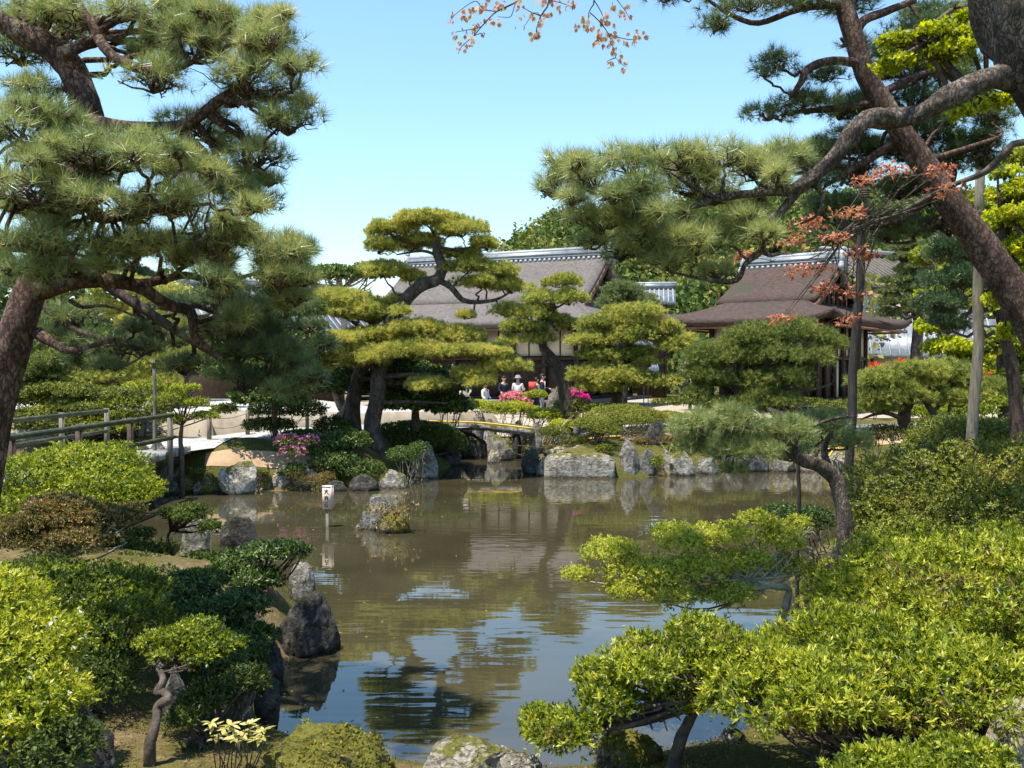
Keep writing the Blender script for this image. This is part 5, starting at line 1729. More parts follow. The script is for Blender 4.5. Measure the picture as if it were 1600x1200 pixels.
# far bank, left
S('flowering_azalea', 'pink azalea in bloom on the moss mound left of the central pine', 'flowering bush', gp(462, 728, 24.6), [(450, 690, 24.6, 22, 11, .45), (458, 706, 24.4, 22, 9, .4), (482, 690, 24.8, 16, 10, .4)], 'azalea_olive', .035, .017, 4, 320, .7, 5, 'twig_pale', .35, .2,
  150, blooms=('pink', .55, .04), trunk=[(464, 732, 24.6, .03), (466, 718, 24.6, .03), (458, 708, 24.6, .02)])
S('azalea_bush', 'dark green broadleaf bush at the foot of the central pine', 'bush', gp(540, 710, 26), [(540, 690, 26, 38, 18, .9), (500, 700, 25.6, 28, 14, .7), (560, 735, 25.2, 42, 14, .6), (520, 720, 25.2, 40, 14, .6), (460, 735, 24.5, 20, 10, .4)], 'camellia', .06, .032, 5, 230, .8, 3, 'twig', .6, .25, 151)
S('azalea_bush', 'fine leaved bush beside the brown boulder right of the central pine', 'bush', gp(632, 735, 25.8), [(630, 712, 25.8, 24, 15, .6), (655, 700, 26.3, 16, 10, .5)], 'camellia', .045, .022, 5, 330, .8, 5, 'twig_pale', .55, .2, 152)
S('azalea_bush', 'clipped flat green hedge in shade between the pine and the slab bridge', 'hedge', gp(655, 700, 29), [(650, 672, 30.5, 60, 13, 1.5), (640, 690, 29.5, 50, 16, 1.2), (700, 695, 30.8, 30, 26, .9)], 'azalea_dark', .055, .026, 5, 260, .6, 4, 'twig', .5, .25, 153, amp=.07, shell=.15)
S('azalea_bush', 'small tiered dark bush silhouetted before the pale sand, behind the bridge end', 'bush', gp(698, 664, 32.5), [(700, 640, 32.5, 28, 7, .6), (722, 632, 32.6, 24, 10, .6), (690, 628, 32.6, 20, 6, .5)], 'camellia', .07, .035, 5, 190, .8, 4, 'twig', .55, .25, 154)
S('azalea_bush', 'yellow green moss cushion bush at the waterline below the pink azalea', 'bush', gp(490, 765, 24.1), [(490, 752, 24.2, 26, 10, .4), (462, 742, 24.3, 18, 9, .35), (510, 745, 24.4, 14, 8, .3)], 'azalea_rust', .03, .014, 5, 420, .7, 2, 'twig', .55, .3, 155)
S('small_tree', 'small open tree with forked stems beside the bridge end', 'tree', gp(285, 706, 23.3), [(270, 622, 23.3, 36, 13, .7), (310, 630, 23.3, 30, 12, .6), (265, 655, 23.2, 30, 10, .6), (320, 650, 23.3, 26, 9, .5), (290, 608, 23.4, 34, 8, .6)], 'enkianthus', .055, .026, 4, 190, .8, 3, 'twig', .35, .25, 156,
  lumpy=6, trunk=[(284, 708, 23.3, .06), (282, 685, 23.3, .05), (285, 660, 23.3, .04)])
S('azalea_bush', 'pale edged small plant on the stones at the bridge end', 'bush', gp(225, 735, 22.6), [(215, 726, 22.4, 20, 14, .4), (250, 718, 22.6, 16, 7, .3), (222, 745, 22.2, 20, 14, .3)], 'camellia', .05, .02, 5, 280, .8, 3, 'twig', .85, .2, 157)
S('azalea_bush', 'sunlit pale green bushes beyond the bamboo rails, left', 'bush', gp(200, 640, 27.5), [(190, 630, 27.5, 50, 17, 1.2), (230, 605, 28.5, 34, 15, 1), (140, 660, 27, 50, 14, 1.0), (110, 640, 27.5, 50, 18, 1.2), (180, 668, 26.5, 40, 8, .8)], 'enkianthus', .07, .035, 4, 150, .8, 4, 'twig', .4, .25, 158, lumpy=7)
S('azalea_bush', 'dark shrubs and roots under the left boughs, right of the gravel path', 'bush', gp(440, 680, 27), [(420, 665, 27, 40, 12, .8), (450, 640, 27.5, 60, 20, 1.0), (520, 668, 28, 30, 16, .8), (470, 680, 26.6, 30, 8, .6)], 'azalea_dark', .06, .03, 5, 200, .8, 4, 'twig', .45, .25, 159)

# near left bank
S('azalea_bush', 'sunny azalea dome below the bamboo rails on the left bank', 'bush', gp(150, 800, 13.2), [(130, 725, 13.4, 95, 30, .8), (160, 760, 12.8, 80, 32, .8), (70, 760, 12.8, 70, 50, .9), (205, 770, 12.6, 44, 24, .5), (100, 800, 12.2, 90, 40, .9)], 'azalea_bright', .042, .018, 6, 480, .6, 4, 'twig', .40, .25, 170,
  amp=.2, freq=3)
S('azalea_bush', 'rusty orange tinged azalea on twisted pale stems, left bank', 'bush', gp(95, 935, 9.6), [(80, 815, 9.8, 80, 30, .6), (160, 810, 10.0, 70, 28, .5), (130, 845, 9.6, 90, 24, .6), (40, 840, 9.6, 60, 30, .5), (205, 800, 10.2, 34, 22, .35), (90, 790, 10, 70, 22, .5)], 'azalea_rust', .032, .014, 6, 520, .7, 3, 'twig_pale', .45, .3, 171,
  amp=.2, lumpy=7, trunk_r=.016, trunk=[(96, 945, 9.6, .05), (100, 915, 9.6, .045), (84, 890, 9.6, .035), (100, 870, 9.6, .03)])
S('small_tree', 'little dark green tree with slim black stems in front of the water, left', 'tree', gp(275, 880, 13.6), [(290, 805, 13.6, 42, 15, .4), (265, 800, 13.6, 18, 10, .3), (325, 825, 13.5, 24, 16, .3), (300, 795, 13.7, 30, 8, .3)], 'azalea_dark', .035, .015, 6, 620, .6, 2, 'bark_dark', .75, .2, 172, lumpy=7,
  trunk=[(272, 880, 13.6, .03), (268, 860, 13.6, .025), (262, 840, 13.6, .02), (272, 820, 13.6, .015)])
S('azalea_bush', 'dark glossy bush jutting over the water toward the wooden sign', 'bush', gp(400, 905, 11.8), [(425, 860, 11.6, 52, 20, .45), (370, 880, 11.8, 50, 28, .5), (465, 862, 11.4, 26, 14, .3), (400, 905, 11.4, 60, 24, .5), (340, 900, 11.8, 40, 24, .45)], 'camellia', .05, .02, 5, 330, .8, 4, 'bark_dark', .45, .25, 173, lumpy=8)
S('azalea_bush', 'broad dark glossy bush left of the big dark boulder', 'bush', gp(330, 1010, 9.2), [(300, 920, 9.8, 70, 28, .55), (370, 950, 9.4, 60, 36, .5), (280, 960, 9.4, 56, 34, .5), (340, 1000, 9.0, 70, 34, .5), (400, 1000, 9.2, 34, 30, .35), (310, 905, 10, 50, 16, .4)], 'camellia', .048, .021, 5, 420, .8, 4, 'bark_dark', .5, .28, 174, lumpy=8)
S('azalea_bush', 'mid green azalea in the middle of the left bank', 'bush', gp(150, 1010, 8.0), [(150, 925, 8.4, 90, 38, .6), (190, 970, 7.9, 70, 40, .55), (100, 980, 7.9, 70, 44, .55), (215, 920, 8.6, 40, 26, .4), (60, 920, 8.4, 60, 32, .5)], 'azalea_bright', .036, .014, 6, 640, .65, 5, 'twig', .20, .25, 175, amp=.2, freq=3)
S('flowering_azalea', 'pale lime azalea speckled with white flowers at the left edge', 'flowering bush', gp(20, 1170, 6.0), [(20, 1040, 6.0, 90, 80, .5), (-30, 960, 6.2, 90, 60, .5), (60, 1100, 5.7, 60, 50, .4), (0, 1120, 5.6, 80, 60, .4), (75, 1000, 6.1, 44, 34, .3)], 'azalea_bright', .042, .014, 6, 800, .6, 4, 'twig', .62, .25, 176,
  amp=.2, freq=3, blooms=('white_bloom', .03, .028))
S('small_tree', 'dwarf tree with a twisted pale trunk and flat green crown, near left shore', 'tree', gp(236, 1148), [(300, 990, 6.8, 66, 18, .35), (345, 1008, 6.7, 44, 18, .3), (250, 1000, 6.9, 44, 20, .3), (320, 1022, 6.6, 40, 12, .25), (275, 1020, 6.7, 40, 12, .25)], 'azalea_bright', .030, .013, 6, 850, .65, 3, 'twig', .30, .25, 177,
  lumpy=8, trunk_r=.009, trunk=[(234, 1160, 6.3, .036), (244, 1128, 6.35, .031), (246, 1105, 6.4, .03), (262, 1092, 6.4, .03), (256, 1082, 6.45, .028), (245, 1082, 6.45, .025), (255, 1062, 6.5, .025), (248, 1040, 6.6, .018), (260, 1015, 6.7, .015)])
S('azalea_bush', 'dark ferny undergrowth below the dwarf tree at the shore', 'bush', gp(340, 1110, 6.9), [(330, 1090, 6.9, 60, 34, .35), (380, 1070, 7.2, 44, 40, .35), (290, 1120, 6.6, 40, 24, .25), (400, 1030, 8.2, 30, 36, .3), (350, 1050, 7.6, 50, 30, .4)], 'azalea_dark', .04, .012, 5, 520, .9, 5, 'twig', .45, .25, 178, lumpy=8)
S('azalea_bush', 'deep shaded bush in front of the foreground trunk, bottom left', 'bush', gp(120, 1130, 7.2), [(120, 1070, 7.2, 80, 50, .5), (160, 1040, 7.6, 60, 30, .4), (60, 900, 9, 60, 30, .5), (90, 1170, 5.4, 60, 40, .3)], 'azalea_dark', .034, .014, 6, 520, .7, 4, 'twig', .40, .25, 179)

S('azalea_bush', 'mixed low greenery on the bank below the dense pine, far right shore', 'bush', gp(1180, 700, 29.3), [(1170, 690, 29.6, 60, 12, .8), (1240, 690, 29.6, 40, 10, .8), (1300, 690, 28, 40, 12, .8), (1120, 655, 31, 60, 10, 1), (1280, 655, 31, 60, 10, 1)], 'azalea_olive', .055, .026, 5, 200, .7, 4, 'twig_pale', .5, .25, 181, lumpy=7)
S('azalea_bush', 'low dark ferny plants added for the moss and shade of the left bank slope', 'bush', gp(215, 870, 13.5), [(215, 862, 13.2, 40, 12, .5), (240, 895, 12.2, 44, 14, .5), (180, 880, 12.2, 50, 16, .5), (290, 885, 12.6, 34, 12, .4)], 'azalea_dark', .04, .013, 5, 360, .8, 3, 'twig', .5, .25, 182, lumpy=6)  # added plants; their dark leaf colour stands for mossy ground in shade
S('azalea_bush', 'green ferns and ivy hanging over the stones left of the largest pale boulder', 'bush', gp(215, 760, 22.6), [(205, 752, 22.2, 30, 14, .5), (300, 736, 23.8, 26, 7, .3), (408, 738, 24.2, 18, 6, .25), (440, 738, 24.3, 12, 5, .2)], 'azalea_olive', .035, .016, 5, 330, .8, 2, 'twig', .35, .25, 183, lumpy=6)
S('azalea_bush', 'low bushes along the far shore right of the standing stones', 'bush', gp(1065, 705, 28.6), [(1050, 690, 29.2, 34, 8, .5), (1005, 690, 29.2, 22, 6, .4), (860, 700, 28.9, 16, 6, .3), (975, 694, 29.3, 14, 5, .4)], 'azalea_rust', .04, .018, 5, 280, .7, 3, 'twig_pale', .55, .25, 184, lumpy=5)

S('azalea_bush', 'added dark shrubs standing for shade on the slope between the rusty azalea and the water', 'bush', gp(180, 850, 13.5), [(240, 858, 14.2, 60, 13, .5), (160, 852, 13.8, 70, 15, .5), (310, 872, 13.0, 34, 10, .4), (150, 850, 12.8, 60, 22, .7), (215, 835, 13.8, 30, 14, .4), (190, 885, 11.6, 60, 24, .6), (255, 905, 11.2, 44, 22, .5), (120, 890, 11.2, 60, 24, .6)], 'azalea_dark', .04, .016, 6, 380, .8, 3, 'twig', .5, .25, 185, lumpy=8)  # dark leaves added to give the shadow lying on this bank
S('azalea_bush', 'small leafy shrubs before the pale sand bank behind the bamboo rails', 'bush', gp(120, 660, 26.8), [(60, 650, 26.6, 50, 18, .9), (130, 640, 26.8, 44, 14, .8), (200, 648, 26.8, 36, 12, .8), (20, 620, 27, 40, 20, .9), (250, 640, 27, 30, 12, .7), (90, 610, 27.4, 60, 12, 1)], 'azalea_olive', .06, .03, 5, 200, .8, 4, 'twig', .5, .25, 186, lumpy=8)

S('azalea_bush', 'dense green thicket between the pale sand bank and the background pines, left', 'bush', gp(150, 640, 29), [(40, 625, 27.4, 60, 20, 1.0), (120, 615, 27.4, 60, 20, 1.0), (200, 620, 27.4, 50, 18, 1.0), (270, 632, 27.2, 34, 14, .8), (60, 665, 26.4, 60, 12, .8), (160, 672, 26.2, 50, 10, .7), (350, 640, 27.0, 26, 12, .6)], 'azalea_olive', .06, .03, 5, 210, .8, 3, 'twig', .5, .25, 187, lumpy=9)

# beyond the right edge the garden goes on
S('azalea_bush', 'clipped azalea mounds beyond the right edge of the photo', 'bush', gp(1900, 780, 12), [(1780, 800, 12, 130, 70, 1.3), (1960, 830, 11, 150, 70, 1.3), (1850, 740, 15, 130, 50, 1.4), (2050, 760, 14, 130, 50, 1.4)], 'azalea_olive', .07, .03, 5, 170, .6, 3, 'twig', .5, .25, 190)
maple('round green maple standing beyond the right edge of the photo', gp(1850, 700, 17), [(1850, 760, 17, .2), (1845, 560, 17, .14), (1850, 420, 17, .08)],
      [(1800, 420, 17, 90, 50, 1.1), (1900, 430, 17, 90, 50, 1.1), (1850, 350, 17, 90, 46, 1.1), (1850, 480, 16.5, 110, 40, 1.1)], 'maple_green', 191, dens=110, ln=.10, w=.06, tb=.4)


# ================================================================== ROCKS
R = rock
# far bank, left
R('largest pale boulder on the left far shore, with a dark undercut right corner', 338, 722, 397, 774, 'rock_pale', 201, cuts=14)
R('moss capped stone right of the largest pale boulder', 392, 732, 424, 766, 'rock_mossy', 202)
R('pale triangular stone between mossy ones, left far shore', 420, 728, 456, 762, 'rock_pale', 203)
R('buff topped stone under the pink azalea', 448, 724, 496, 764, 'rock_pale', 204)
R('brown stone low at the waterline, near the bridge end', 244, 736, 280, 772, 'rock_grey', 205)
R('flat slab like stone above the brown waterline stone', 258, 728, 300, 746, 'rock_pale', 206, Y=24.3)
R('small rounded stone in the moss at the waterline', 298, 752, 318, 772, 'rock_pale', 207)
R('moss covered low bank stone left of the largest pale boulder', 304, 740, 342, 772, 'rock_mossy', 208)
R('moss covered stone beside the flat slab stone', 272, 742, 302, 771, 'rock_mossy', 209)
R('large dark boulder holding up the end of the bamboo railed bridge', 188, 695, 246, 775, 'rock_dark', 210, Y=22.9, dfac=1.0)
R('grey stone beside the last bridge post', 226, 690, 262, 716, 'rock_grey', 211, Y=23.2)
R('two tiny pale pebbles at the water right of the pale boulder', 401, 762, 413, 768, 'rock_pale', 212)
R('rounded dark streaked stone at the water below the central pine', 590, 736, 637, 764, 'rock_grey', 213)
R('tall brown boulder beside the central pine', 642, 693, 684, 752, 'rock_grey', 214, Y=26.8, cuts=8)
R('dark stone in shadow left of the streaked stone', 540, 742, 592, 768, 'rock_dark', 215)
R('dark waterside stone under the moss cushion bush', 500, 750, 545, 769, 'rock_dark', 216)
R('dark retaining stone under the hedge, left side of the channel', 676, 690, 720, 730, 'rock_dark', 217, Y=30.4)
R('shaded retaining stone deep in the channel under the slab bridge', 715, 676, 762, 716, 'rock_dark', 218, Y=33.2)
# stone slab bridge surroundings
R('squarish grey stone standing in the water under the slab bridge', 763, 680, 803, 712, 'rock_grey', 220, Y=32.0, cuts=12)
R('low flat stone at the foot of the squarish bridge stone', 760, 704, 782, 714, 'rock_pale', 221, Y=31.2)
R('pinkish boulder at the right end of the slab bridge', 826, 660, 850, 690, 'rock_pale', 222, Y=32.6)
R('grey boulder behind the slab bridge', 736, 648, 757, 665, 'rock_grey', 223, Y=35.4)
R('flat pale boulder right of the grey one behind the slab bridge', 755, 652, 778, 664, 'rock_pale', 224, Y=35.2)
R('white oval stepping stone in the moss', 802, 656, 819, 662, 'rock_pale', 225, Y=35)
R('jagged weathered stone right of the slab bridge end', 870, 668, 892, 684, 'rock_grey', 226, Y=31)
R('small bluish stone among the low azaleas', 896, 656, 906, 668, 'rock_grey', 227, Y=32.5)
# right centre bank
R('dark cracked stone at the corner of the channel', 814, 702, 842, 742, 'rock_dark', 230)
R('grey stone left of the long cut block', 838, 714, 872, 745, 'rock_grey', 231)
R('pale ledge stone set back above the long cut block', 846, 698, 892, 716, 'rock_pale', 232, Y=28.6)
R('long rectangular cut stone block at the water edge', 850, 709, 963, 747, 'rock_pale', 233, cuts=6, box=True, dfac=.35, rough=.03, sub=5)
R('small rock with bright top behind the cut block', 893, 695, 914, 709, 'rock_pale', 234, Y=28.6)
R('tiny rounded pink stone behind the cut block', 913, 703, 923, 710, 'rock_pale', 235, Y=28.5)
R('small rounded stone near the right end of the cut block', 928, 699, 946, 711, 'rock_pale', 236, Y=28.5)
R('pointed light grey standing stone leaning left', 965, 682, 1006, 743, 'rock_grey', 237, cuts=20, lean=-.18, taper=.4)
R('lower shoulder stone joined to the right of the pointed standing stone', 998, 700, 1024, 743, 'rock_grey', 238)
R('tall dark upright stone with grey crown', 1001, 656, 1043, 716, 'rock_dark', 239, Y=29.2, cuts=18)
R('pale mottled stone behind ferns, right of the standing stones', 1032, 704, 1058, 742, 'rock_pale', 240)
R('lichen speckled boulder at the shore below the dense pine', 1046, 703, 1090, 744, 'rock_pale', 241)
R('low orange footed stone in the water margin, right', 1090, 714, 1130, 742, 'rock_grey', 242)
R('tall rough flat topped stone upright before the main hall', 853, 602, 888, 652, 'rock_grey', 243, Y=35.5, cuts=14, dfac=.6)
for i, (a, c_, lb) in enumerate([(1126, 1168, 'shaded shore stone behind the leaning pine needles'), (1160, 1206, 'wide grey shore stone behind the leaning pine trunk'), (1200, 1246, 'grey shore stone left of the thin dark post'),
                                 (1244, 1292, 'pale shore stone right of the thin dark post'), (1288, 1340, 'pale weathered shore stone at the dark prop')]):
    R(lb, a, 704, c_, 738, 'rock_pale' if i > 2 else 'rock_grey', 244 + i)
R('mossy dark boulder right of the dark prop', 1338, 718, 1392, 764, 'rock_mossy', 250, Y=22)
R('small squared pale stone below the mossy dark boulder', 1350, 752, 1374, 772, 'rock_pale', 251, Y=20)
R('grey path side stone on the right bank', 1385, 702, 1436, 722, 'rock_grey', 252, Y=24.2)
R('pale stone beside the small pine foot, near right shore', 1290, 902, 1338, 962, 'rock_pale', 253, Y=10.4)
R('dark rounded stone in shade behind the small pine trunk', 1284, 846, 1342, 905, 'rock_dark', 254, Y=12.6)
R('flat dark stone at the waterline below the airy bush', 1258, 958, 1302, 985, 'rock_dark', 255, Y=10.9)
# near bank, left
R('dark rounded boulder behind the little dark tree', 340, 808, 402, 880, 'rock_dark', 260, Y=14.3)
R('light grey rock seen between the stems of the little dark tree', 276, 812, 326, 880, 'rock_pale', 261, Y=14.8)
R('pale flat rock at the shore left of the little dark tree', 208, 850, 242, 868, 'rock_pale', 262, Y=15.6)
R('small pale rock at the foot of the little dark tree', 250, 855, 272, 872, 'rock_pale', 263, Y=14.9)
R('pale rock behind the big dark boulder', 448, 880, 490, 935, 'rock_pale', 264, Y=12.6)
R('big dark pyramid shaped boulder rising from the water on the left', 410, 930, 530, 1030, 'rock_dark', 268, cuts=12, sub=5, lean=.16, Y=10.2, taper=.42, dfac=1.1)
R('grey stone behind the twisted dwarf trunk', 244, 1046, 292, 1130, 'rock_grey', 266, Y=7.2)
R('brown stone in the ferny undergrowth', 392, 1050, 436, 1100, 'rock_dark', 267, Y=7.9)
R('dark stone at the water under the shaded bushes', 396, 1000, 440, 1050, 'rock_dark', 268, Y=9.4)
# foreground
R('broad pale granite stone with moss seams at the bottom edge', 655, 1166, 808, 1230, 'rock_pale', 270, Y=6.35, sub=5, cuts=10, dfac=.6)
R('flat pale stone right of the broad granite one', 770, 1180, 850, 1226, 'rock_pale', 271, Y=6.2, sub=5, cuts=10, dfac=.6)
R('bright moss hump with white lichen at the bottom left of the water', 385, 1158, 612, 1250, 'rock_mossy', 272, Y=6.1, sub=5, cuts=5, dfac=.7, rough=.08)
R('mossy stone under the open stemmed azalea', 925, 1148, 1040, 1200, 'rock_mossy', 273, Y=6.8, sub=5, cuts=5, dfac=.5)
R('pale stone peeping out below the azaleas, bottom right', 1128, 1140, 1172, 1162, 'rock_pale', 274)
R('large pale boulder cut off by the right edge of the photo', 1548, 1102, 1680, 1180, 'rock_pale', 275, Y=5.6, sub=5)
R('dark stone lost in the bottom left shade', 60, 1120, 170, 1210, 'rock_dark', 276, Y=5.6, sub=5)
# islet
R('craggy grey stone standing alone in the pond', 552, 782, 638, 829, 'rock_grey', 280, cuts=18, sub=5, dfac=.6, taper=.3)
R('squared block crowning the craggy stone in the pond', 576, 774, 602, 796, 'rock_pale', 281, Y=18.7, box=True, cuts=8)
R('orange and green moss cushion on the right foot of the pond stone', 588, 802, 641, 834, 'rock_orange', 282, Y=17.9, cuts=3, dfac=.6)
R('flat sliver of stone at the left foot of the pond stone', 548, 819, 580, 828, 'rock_grey', 283, Y=18.2)
pl = thing('rock_plants', 'wispy orange and green weeds growing on the pond stone', 'plants', tuple(W(610, 806, 18.3)))
rng = np.random.default_rng(3)
fo = Fol()
for (u, v, Yq, n_) in [(600, 795, 18.2, 26), (615, 803, 18.1, 30), (628, 806, 18.0, 24), (584, 800, 18.1, 20), (632, 795, 18.2, 14), (592, 820, 17.8, 12)]:
    c = W(u, v, Yq)
    P = c + rng.normal(size=(n_, 3)) * np.array([.10, .08, .06])
    fo.add(leaves(P, np.tile([0, -.2, 1.0], (n_, 1)), 5, .06, .028, .9, rng, rng.uniform(.3, .8), .3))
fo.build('leaves', 'azalea_rust', pl, pl.location)
st = MB()
tp = Fol()
for (u, v0, v1) in [(619, 776, 800), (634, 772, 800), (628, 782, 802), (645, 786, 806), (652, 790, 808)]:
    a, b_ = W(u - 2, v1, 18.2), W(u, v0, 18.2)
    st.tube(wiggle(a, b_, 4, .05, rng), [.006, .005, .005, .004], 5)
    tp.add(leaves(np.repeat(b_[None], 3, 0), np.tile([0, 0, 1.0], (3, 1)), 4, .045, .024, .9, rng, .7, .2))
st.build('stems', 'twig_pale', pl, pl.location, kind='stuff')
tp.build('flower_heads', 'maple_peach', pl, pl.location, kind='stuff')

# ================================================================== STONE SLAB BRIDGE
A, B = np.array([-2.75, 34.6, 1.05]), np.array([.85, 32.9, .90])
t = thing('stone_bridge', 'single long arched grey stone slab bridge over the channel', 'bridge', (-.95, 33.75, .95))
d = unit(B - A)
sd = np.array([-d[1], d[0], 0])
sd /= np.linalg.norm(sd)
V = []
ns = 16
for i in range(ns + 1):
    q = i / ns
    c = A + (B - A) * q + np.array([0, 0, .06 * math.sin(math.pi * q)])
    for y_, z_ in ((-.5, -.13), (-.52, .06), (-.45, .10), (.45, .10), (.52, .06), (.5, -.13)):
        V.append(c + sd * (y_ + .03 * math.sin(i * 2.3 + y_)) + np.array([0, 0, z_ + .015 * math.sin(i * 1.7 + y_ * 5)]))
Fc = [(i * 6 + k, i * 6 + (k + 1) % 6, (i + 1) * 6 + (k + 1) % 6, (i + 1) * 6 + k) for i in range(ns) for k in range(6)]
Fc += [tuple(range(6))[::-1], tuple(ns * 6 + k for k in range(6))]
link_mesh('slab', V, Fc, 'rock_grey', t, t.location)
V_, F_ = ico(3)
V_ = V_ * (1 + .12 * noise3(V_, 1.5, 9))[:, None]
link_mesh('pier_stone', V_ * np.array([.16, .3, .62]) + np.array([.15, 32.95, .30]), F_, 'rock_dark', t, t.location, smooth=True)


def cane(label, P, r=.03):
    m = MB()
    C = catmull(np.array(P, float), 5)
    m.tube(C, [r] * len(C), 8)
    o = m.build('bamboo_edging', 'bamboo_yellow', None, tuple(C[0]), smooth=True)
    tag(o, label, 'bamboo edging', 'yellow bamboo edging canes')
    return o


def gcane(label, pts, r=.03):
    cane(label, [(x, y, g1(x, y) + .06) for x, y in pts], r)


cane('yellow bamboo cane along the front edge of the slab bridge', [A + np.array([0, 0, .12]) - sd * .42, (A + B) / 2 + np.array([0, 0, .19]) - sd * .42, B + np.array([0, 0, .12]) - sd * .42], .024)
gcane('yellow bamboo cane on the moss below the clipped round azalea', [(1.8, 30.2), (2.6, 30.0), (3.3, 29.9)], .028)
gcane('yellow bamboo cane at the path behind the leaning pine', [(8.0, 28.8 + 1), (9.0, 29.7), (9.9, 29.6)], .028)
gcane('long yellow bamboo cane before the wide spreading pine at the right', [(8.6, 25.9 + 2.2), (9.6, 27.3 + 2.3), (11.0, 29.6)], .028)

# ================================================================== BAMBOO RAILED BRIDGE, LEFT
t = thing('garden_bridge', 'flat stone bridge with green bamboo handrails at the left', 'bridge', (-9.0, 20, 1.0))
for i in range(9):
    y0 = 15.2 + i * 1.0
    MB().box(-10.1 + .02 * (i % 2), -7.9 + .03 * ((i * 7) % 3), y0 + .01, y0 + .985, .93, 1.08 + .006 * (i % 3)).build('deck_slab', 'gravel', t, t.location)
MB().box(-10.0, -8.0, 15.1, 24.2, .72, .925).build('beam', 'rock_dark', t, t.location)
for x in (-7.78, -10.22):
    ys_ = (15.4, 17.8, 20.2, 22.55) if x > -9 else (17.3, 19.9, 22.5, 25.0)
    for y in ys_:
        MB().tube([(x, y, .55), (x, y, 1.99)], [.068, .06], 10).build('post', 'timber' if y < 22 else 'wood_old', t, t.location, smooth=True)
    for z, r in ((1.93, .052), (1.42, .05)):
        ya, yb = ys_[0] - .5, ys_[-1] + .12
        P, Rr = [], []
        for k in range(int((yb - ya) / .42) + 1):
            y = ya + k * .42
            P += [(x + .066, y, z), (x + .066, y + .02, z), (x + .066, y + .04, z)]
            Rr += [r, r * 1.12, r]
        MB().tube(P, Rr, 10).build('bamboo_rail', 'bamboo_green', t, t.location, smooth=True)

# ================================================================== PROPS, POSTS
def pole(label, a, b_, r0, r1, mat, name='support_pole', cross=None):
    a, b_ = np.array(a), np.array(b_)
    t = thing(name, label, 'pole', tuple(a))
    P = wiggle(a, b_, 9, .0025, np.random.default_rng(int(abs(a[0]) * 100)))
    MB().tube(P, np.linspace(r0, r1, 9), 14, True, .05, 3).build('pole', mat, t, t.location, smooth=True)
    w = MB()
    for k in range(4):
        w.tube([b_ + np.array([0, 0, -.1 - .03 * k]), b_ + np.array([0, 0, -.125 - .03 * k])], [r1 * 1.25, r1 * 1.25], 12)
    w.build('rope_binding', 'timber', t, t.location, kind='stuff')
    return t


a = W(1318, 830, 14)
pole('dark weathered timber prop rising beside the small leaning pine', (a[0], 14, g1(a[0], 14) - .2), W(1351, 285, 14), .070, .056, 'wood_dark')
a = W(1517, 800, 14)
pole('pale grey timber prop standing behind the olive azalea dome, far right', (a[0], 14, g1(a[0], 14) - .2), W(1533, 238, 14), .086, .062, 'wood_old')
a = W(1246, 962, 12)
pole('thin dark post standing in the water under the leaning pine', (a[0], 12, -.4), W(1247, 690, 12), .026, .024, 'wood_dark', 'thin_post')
a = W(243, 715, 23.0)
pole('thin pale bamboo prop beside the last bridge post', (a[0], 23.0, g1(a[0], 23.0)), W(241, 560, 23.0), .045, .04, 'wood_old')
a = W(1584, 730, 15)
t = thing('tree_stump', 'short reddish weathered stump at the right edge beside the olive dome', 'stump', (a[0], 15, g1(a[0], 15)))
MB().tube([(a[0], 15, .8), tuple(W(1587, 740, 15)), tuple(W(1589, 702, 15))], [.2, .16, .13], 14, True, .12, 5).build('stump', 'bark_red', t, t.location, smooth=True)

# low fence posts round the sand court
fp = thing('fence_post', 'low wooden post of the rope fence nearest the bridge', 'fence post', (0, 0, 0), group='low posts of the rope fence round the sand court')
MB().box(-.05, .05, -.05, .05, -.1, .72).build('post', 'wood_old', fp)
spots = [(327, 688, 'low wooden fence post nearest the small open tree'), (387, 680, 'low wooden fence post before the tan sand bank'), (402, 677, 'low wooden fence post close behind the pair before the sand bank'),
         (480, 672, 'low wooden fence post in the shade of the dark boughs'), (502, 668, 'low wooden fence post just left of the low yellow pine'), (626, 645, 'low fence post right of the central trunk'),
         (677, 643, 'low fence post midway along the open sand'), (706, 645, 'low fence post at the right end of the open sand')]
pts = []
for i, (u, v, lb) in enumerate(spots):
    o = fp if i == 0 else copy_tree(fp)
    P = hit(u, v, False)
    o.location = (P[0], P[1], max(g1(P[0], P[1]), 1.0))
    o['label'] = lb
    pts.append(np.array(o.location))
rp = MB()
for i in range(len(pts) - 1):
    if i == 4:
        continue
    for z in (.62, .35):
        a, b_ = pts[i] + np.array([0, 0, z]), pts[i + 1] + np.array([0, 0, z])
        m = (a + b_) / 2 - np.array([0, 0, .08])
        rp.tube(catmull([a, m, b_], 4), [.009] * 9, 5)
tag(rp.build('fence_rope', 'twig_pale', None, (0, 0, 0)), 'thin sagging ropes strung between the low posts by the sand court', 'rope')

